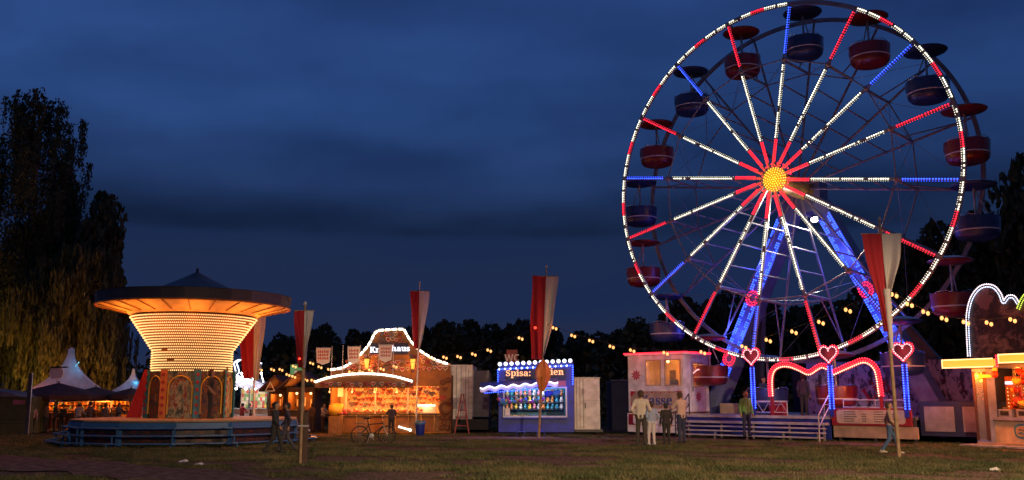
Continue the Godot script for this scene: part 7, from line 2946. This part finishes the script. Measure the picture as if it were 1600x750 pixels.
func person(label: String, p: Vector3, turn: float, pose: String, top: Color, legs: Color, hair: Color, size := 1.0, bare := false, shoes := Color(0.03, 0.03, 0.03)) -> void:
	var b := body(pose)
	var skin := Color(0.36, 0.20, 0.13)
	var pal := [skin, top, legs, shoes, hair, skin if bare else top]
	var c := PackedColorArray()
	for r in b.r: c.append(pal[r])
	var a := []
	a.resize(Mesh.ARRAY_MAX)
	a[Mesh.ARRAY_VERTEX] = b.v; a[Mesh.ARRAY_NORMAL] = b.n; a[Mesh.ARRAY_TEX_UV] = b.t; a[Mesh.ARRAY_COLOR] = c; a[Mesh.ARRAY_INDEX] = b.ix
	var me := ArrayMesh.new()
	me.add_surface_from_arrays(Mesh.PRIMITIVE_TRIANGLES, a)
	var o := obj("person", me, M["person"], null, p)
	o.rotation.y = turn
	o.scale = Vector3.ONE * size
	tag(o, label, "person")

func people() -> void:
	var dark := Color(0.02, 0.02, 0.022)
	var brown := Color(0.05, 0.028, 0.016)
	var navy := Color(0.02, 0.03, 0.07)
	# before the ticket booth
	person("person in a cream jacket and dark trousers waiting before the ticket booth", gp(1003, 696), 2.9, "pockets", Color(0.52, 0.45, 0.38), Color(0.05, 0.04, 0.035), brown, 1.05)
	person("shorter person in a pale blue top and white trousers waiting before the ticket booth", gp(1019, 696), -2.7, "pockets", Color(0.24, 0.30, 0.44), Color(0.50, 0.46, 0.46), brown, 0.83, false, Color(0.5, 0.5, 0.5))
	person("person all in black standing at the ticket booth", gp(1042, 695), 3.3, "stand", Color(0.02, 0.018, 0.02), dark, dark, 0.80)
	person("person in a pinkish shirt and navy trousers standing at the ticket booth", gp(1066, 693), -2.6, "reach", Color(0.45, 0.33, 0.28), navy, brown, 1.03)
	# on the platform and the steps
	person("seated person in a dark blue jacket in the boarding gondola", wheel_frame * wheel_at(8, RIM, BACK * 0.5) + Vector3(-0.25, -2.0, 0.2), 0.4, "sit", Color(0.03, 0.045, 0.12), dark, brown, 0.95)
	person("person in a dark jacket standing on the platform behind the truss rail", wheel_frame * Vector3(0.75, 0.9, -0.3), 2.4, "stand", Color(0.035, 0.03, 0.05), dark, brown, 0.92)
	person("steward in a green safety vest standing on the wheel's steps", wheel_frame * Vector3(-0.45, 0.13, 2.2), 0.2, "stand", Color(0.14, 0.32, 0.08), navy, brown, 0.97)
	# walking past the tall flagpole
	person("person in a light shirt and blue jeans walking past the tall banner pole", gp(1393, 710), 1.2, "walk", Color(0.30, 0.20, 0.15), Color(0.05, 0.09, 0.17), brown, 0.84, true, Color(0.4, 0.33, 0.25))
	# at the carousel
	person("carousel attendant in a black vest standing on the carousel platform", Vector3(-11.95 + 1.35, 0.86, -34.6 + 1.9), 1.9, "pockets", Color(0.018, 0.016, 0.018), dark, brown, 0.97, true)
	person("person in black walking before the carousel steps", gp(428, 709), 1.5, "walk", dark, dark, dark, 0.84)
	person("person in a dark violet coat walking before the carousel steps", gp(447, 706), -1.4, "walk", Color(0.035, 0.025, 0.04), Color(0.05, 0.045, 0.06), dark, 0.82)
	# at the gingerbread stall
	person("person in a white shirt talking beside the gingerbread stall", gp(504, 673), 1.2, "reach", Color(0.5, 0.42, 0.34), Color(0.12, 0.08, 0.06), brown, 0.75)
	person("person in a grey jacket and black trousers beside the gingerbread stall", gp(517, 672), -0.3, "stand", Color(0.14, 0.11, 0.09), dark, brown, 0.75)
	person("person in a yellow top at the open end of the gingerbread stall", gp(528, 673), -2.0, "reach", Color(0.5, 0.36, 0.06), Color(0.3, 0.2, 0.08), brown, 0.72)
	person("person in brown standing between the timber hut and the gingerbread stall", gp(487, 674), 2.6, "pockets", Color(0.10, 0.055, 0.03), Color(0.06, 0.04, 0.03), dark, 0.75)
	person("shop assistant in dark clothes in front of the gingerbread counter", gp(611, 679), PI, "reach", Color(0.05, 0.035, 0.05), dark, brown, 0.74)
	# guests under the parasols
	var tops := [Color(0.40, 0.26, 0.24), Color(0.10, 0.07, 0.05), Color(0.05, 0.05, 0.07), Color(0.03, 0.03, 0.035), Color(0.30, 0.28, 0.28), Color(0.06, 0.03, 0.03), Color(0.16, 0.12, 0.11), Color(0.03, 0.035, 0.05), Color(0.25, 0.17, 0.16)]
	var says := ["pink pullover beside the leaning post", "brown jacket at the bar counter", "slate jacket at the nearest standing table", "black coat between the two standing tables", "pale grey shirt under the parasols", "dark red jumper under the parasols", "grey brown jacket under the parasols", "blue black jacket near the carousel steps", "dusty pink top before the small pagoda tent"]
	var xs := [48, 70, 84, 96, 120, 138, 162, 183, 218]
	for i in 9:
		person("guest in a " + says[i], gp(xs[i], 677 - (i * 5) % 4), rng.randf() * TAU, ["stand", "reach", "pockets"][i % 3], tops[i], dark, [brown, dark][i % 2], 0.74 + 0.03 * (i % 3))
	person("guest in a dark jacket before the neon stall", gp(390, 668), 2.0, "stand", Color(0.05, 0.035, 0.03), dark, brown, 0.74)
	person("guest with a red sleeve at the counter of the neon stall", gp(377, 669), 2.6, "reach", Color(0.3, 0.03, 0.04), dark, dark, 0.74)
	person("guest in a plum coat before the small timber hut", gp(425, 671), 2.9, "pockets", Color(0.06, 0.025, 0.04), dark, brown, 0.74)
	person("guest in an olive coat before the broad timber hut", gp(459, 671), 3.4, "stand", Color(0.06, 0.055, 0.03), dark, dark, 0.74)

# ---------------------------------------------------------------- all of it
func _ready() -> void:
	rng.seed = 1
	view()
	materials()
	ground()
	trees()
	ferris_wheel()
	ride_front()
	ticket_booth()
	carousel()
	gingerbread_stall()
	dart_stall()
	arch_stall()
	far_side()
	street_lamps()
	uplights()
	flags()
	strings()
	bicycle()
	bin()
	people()
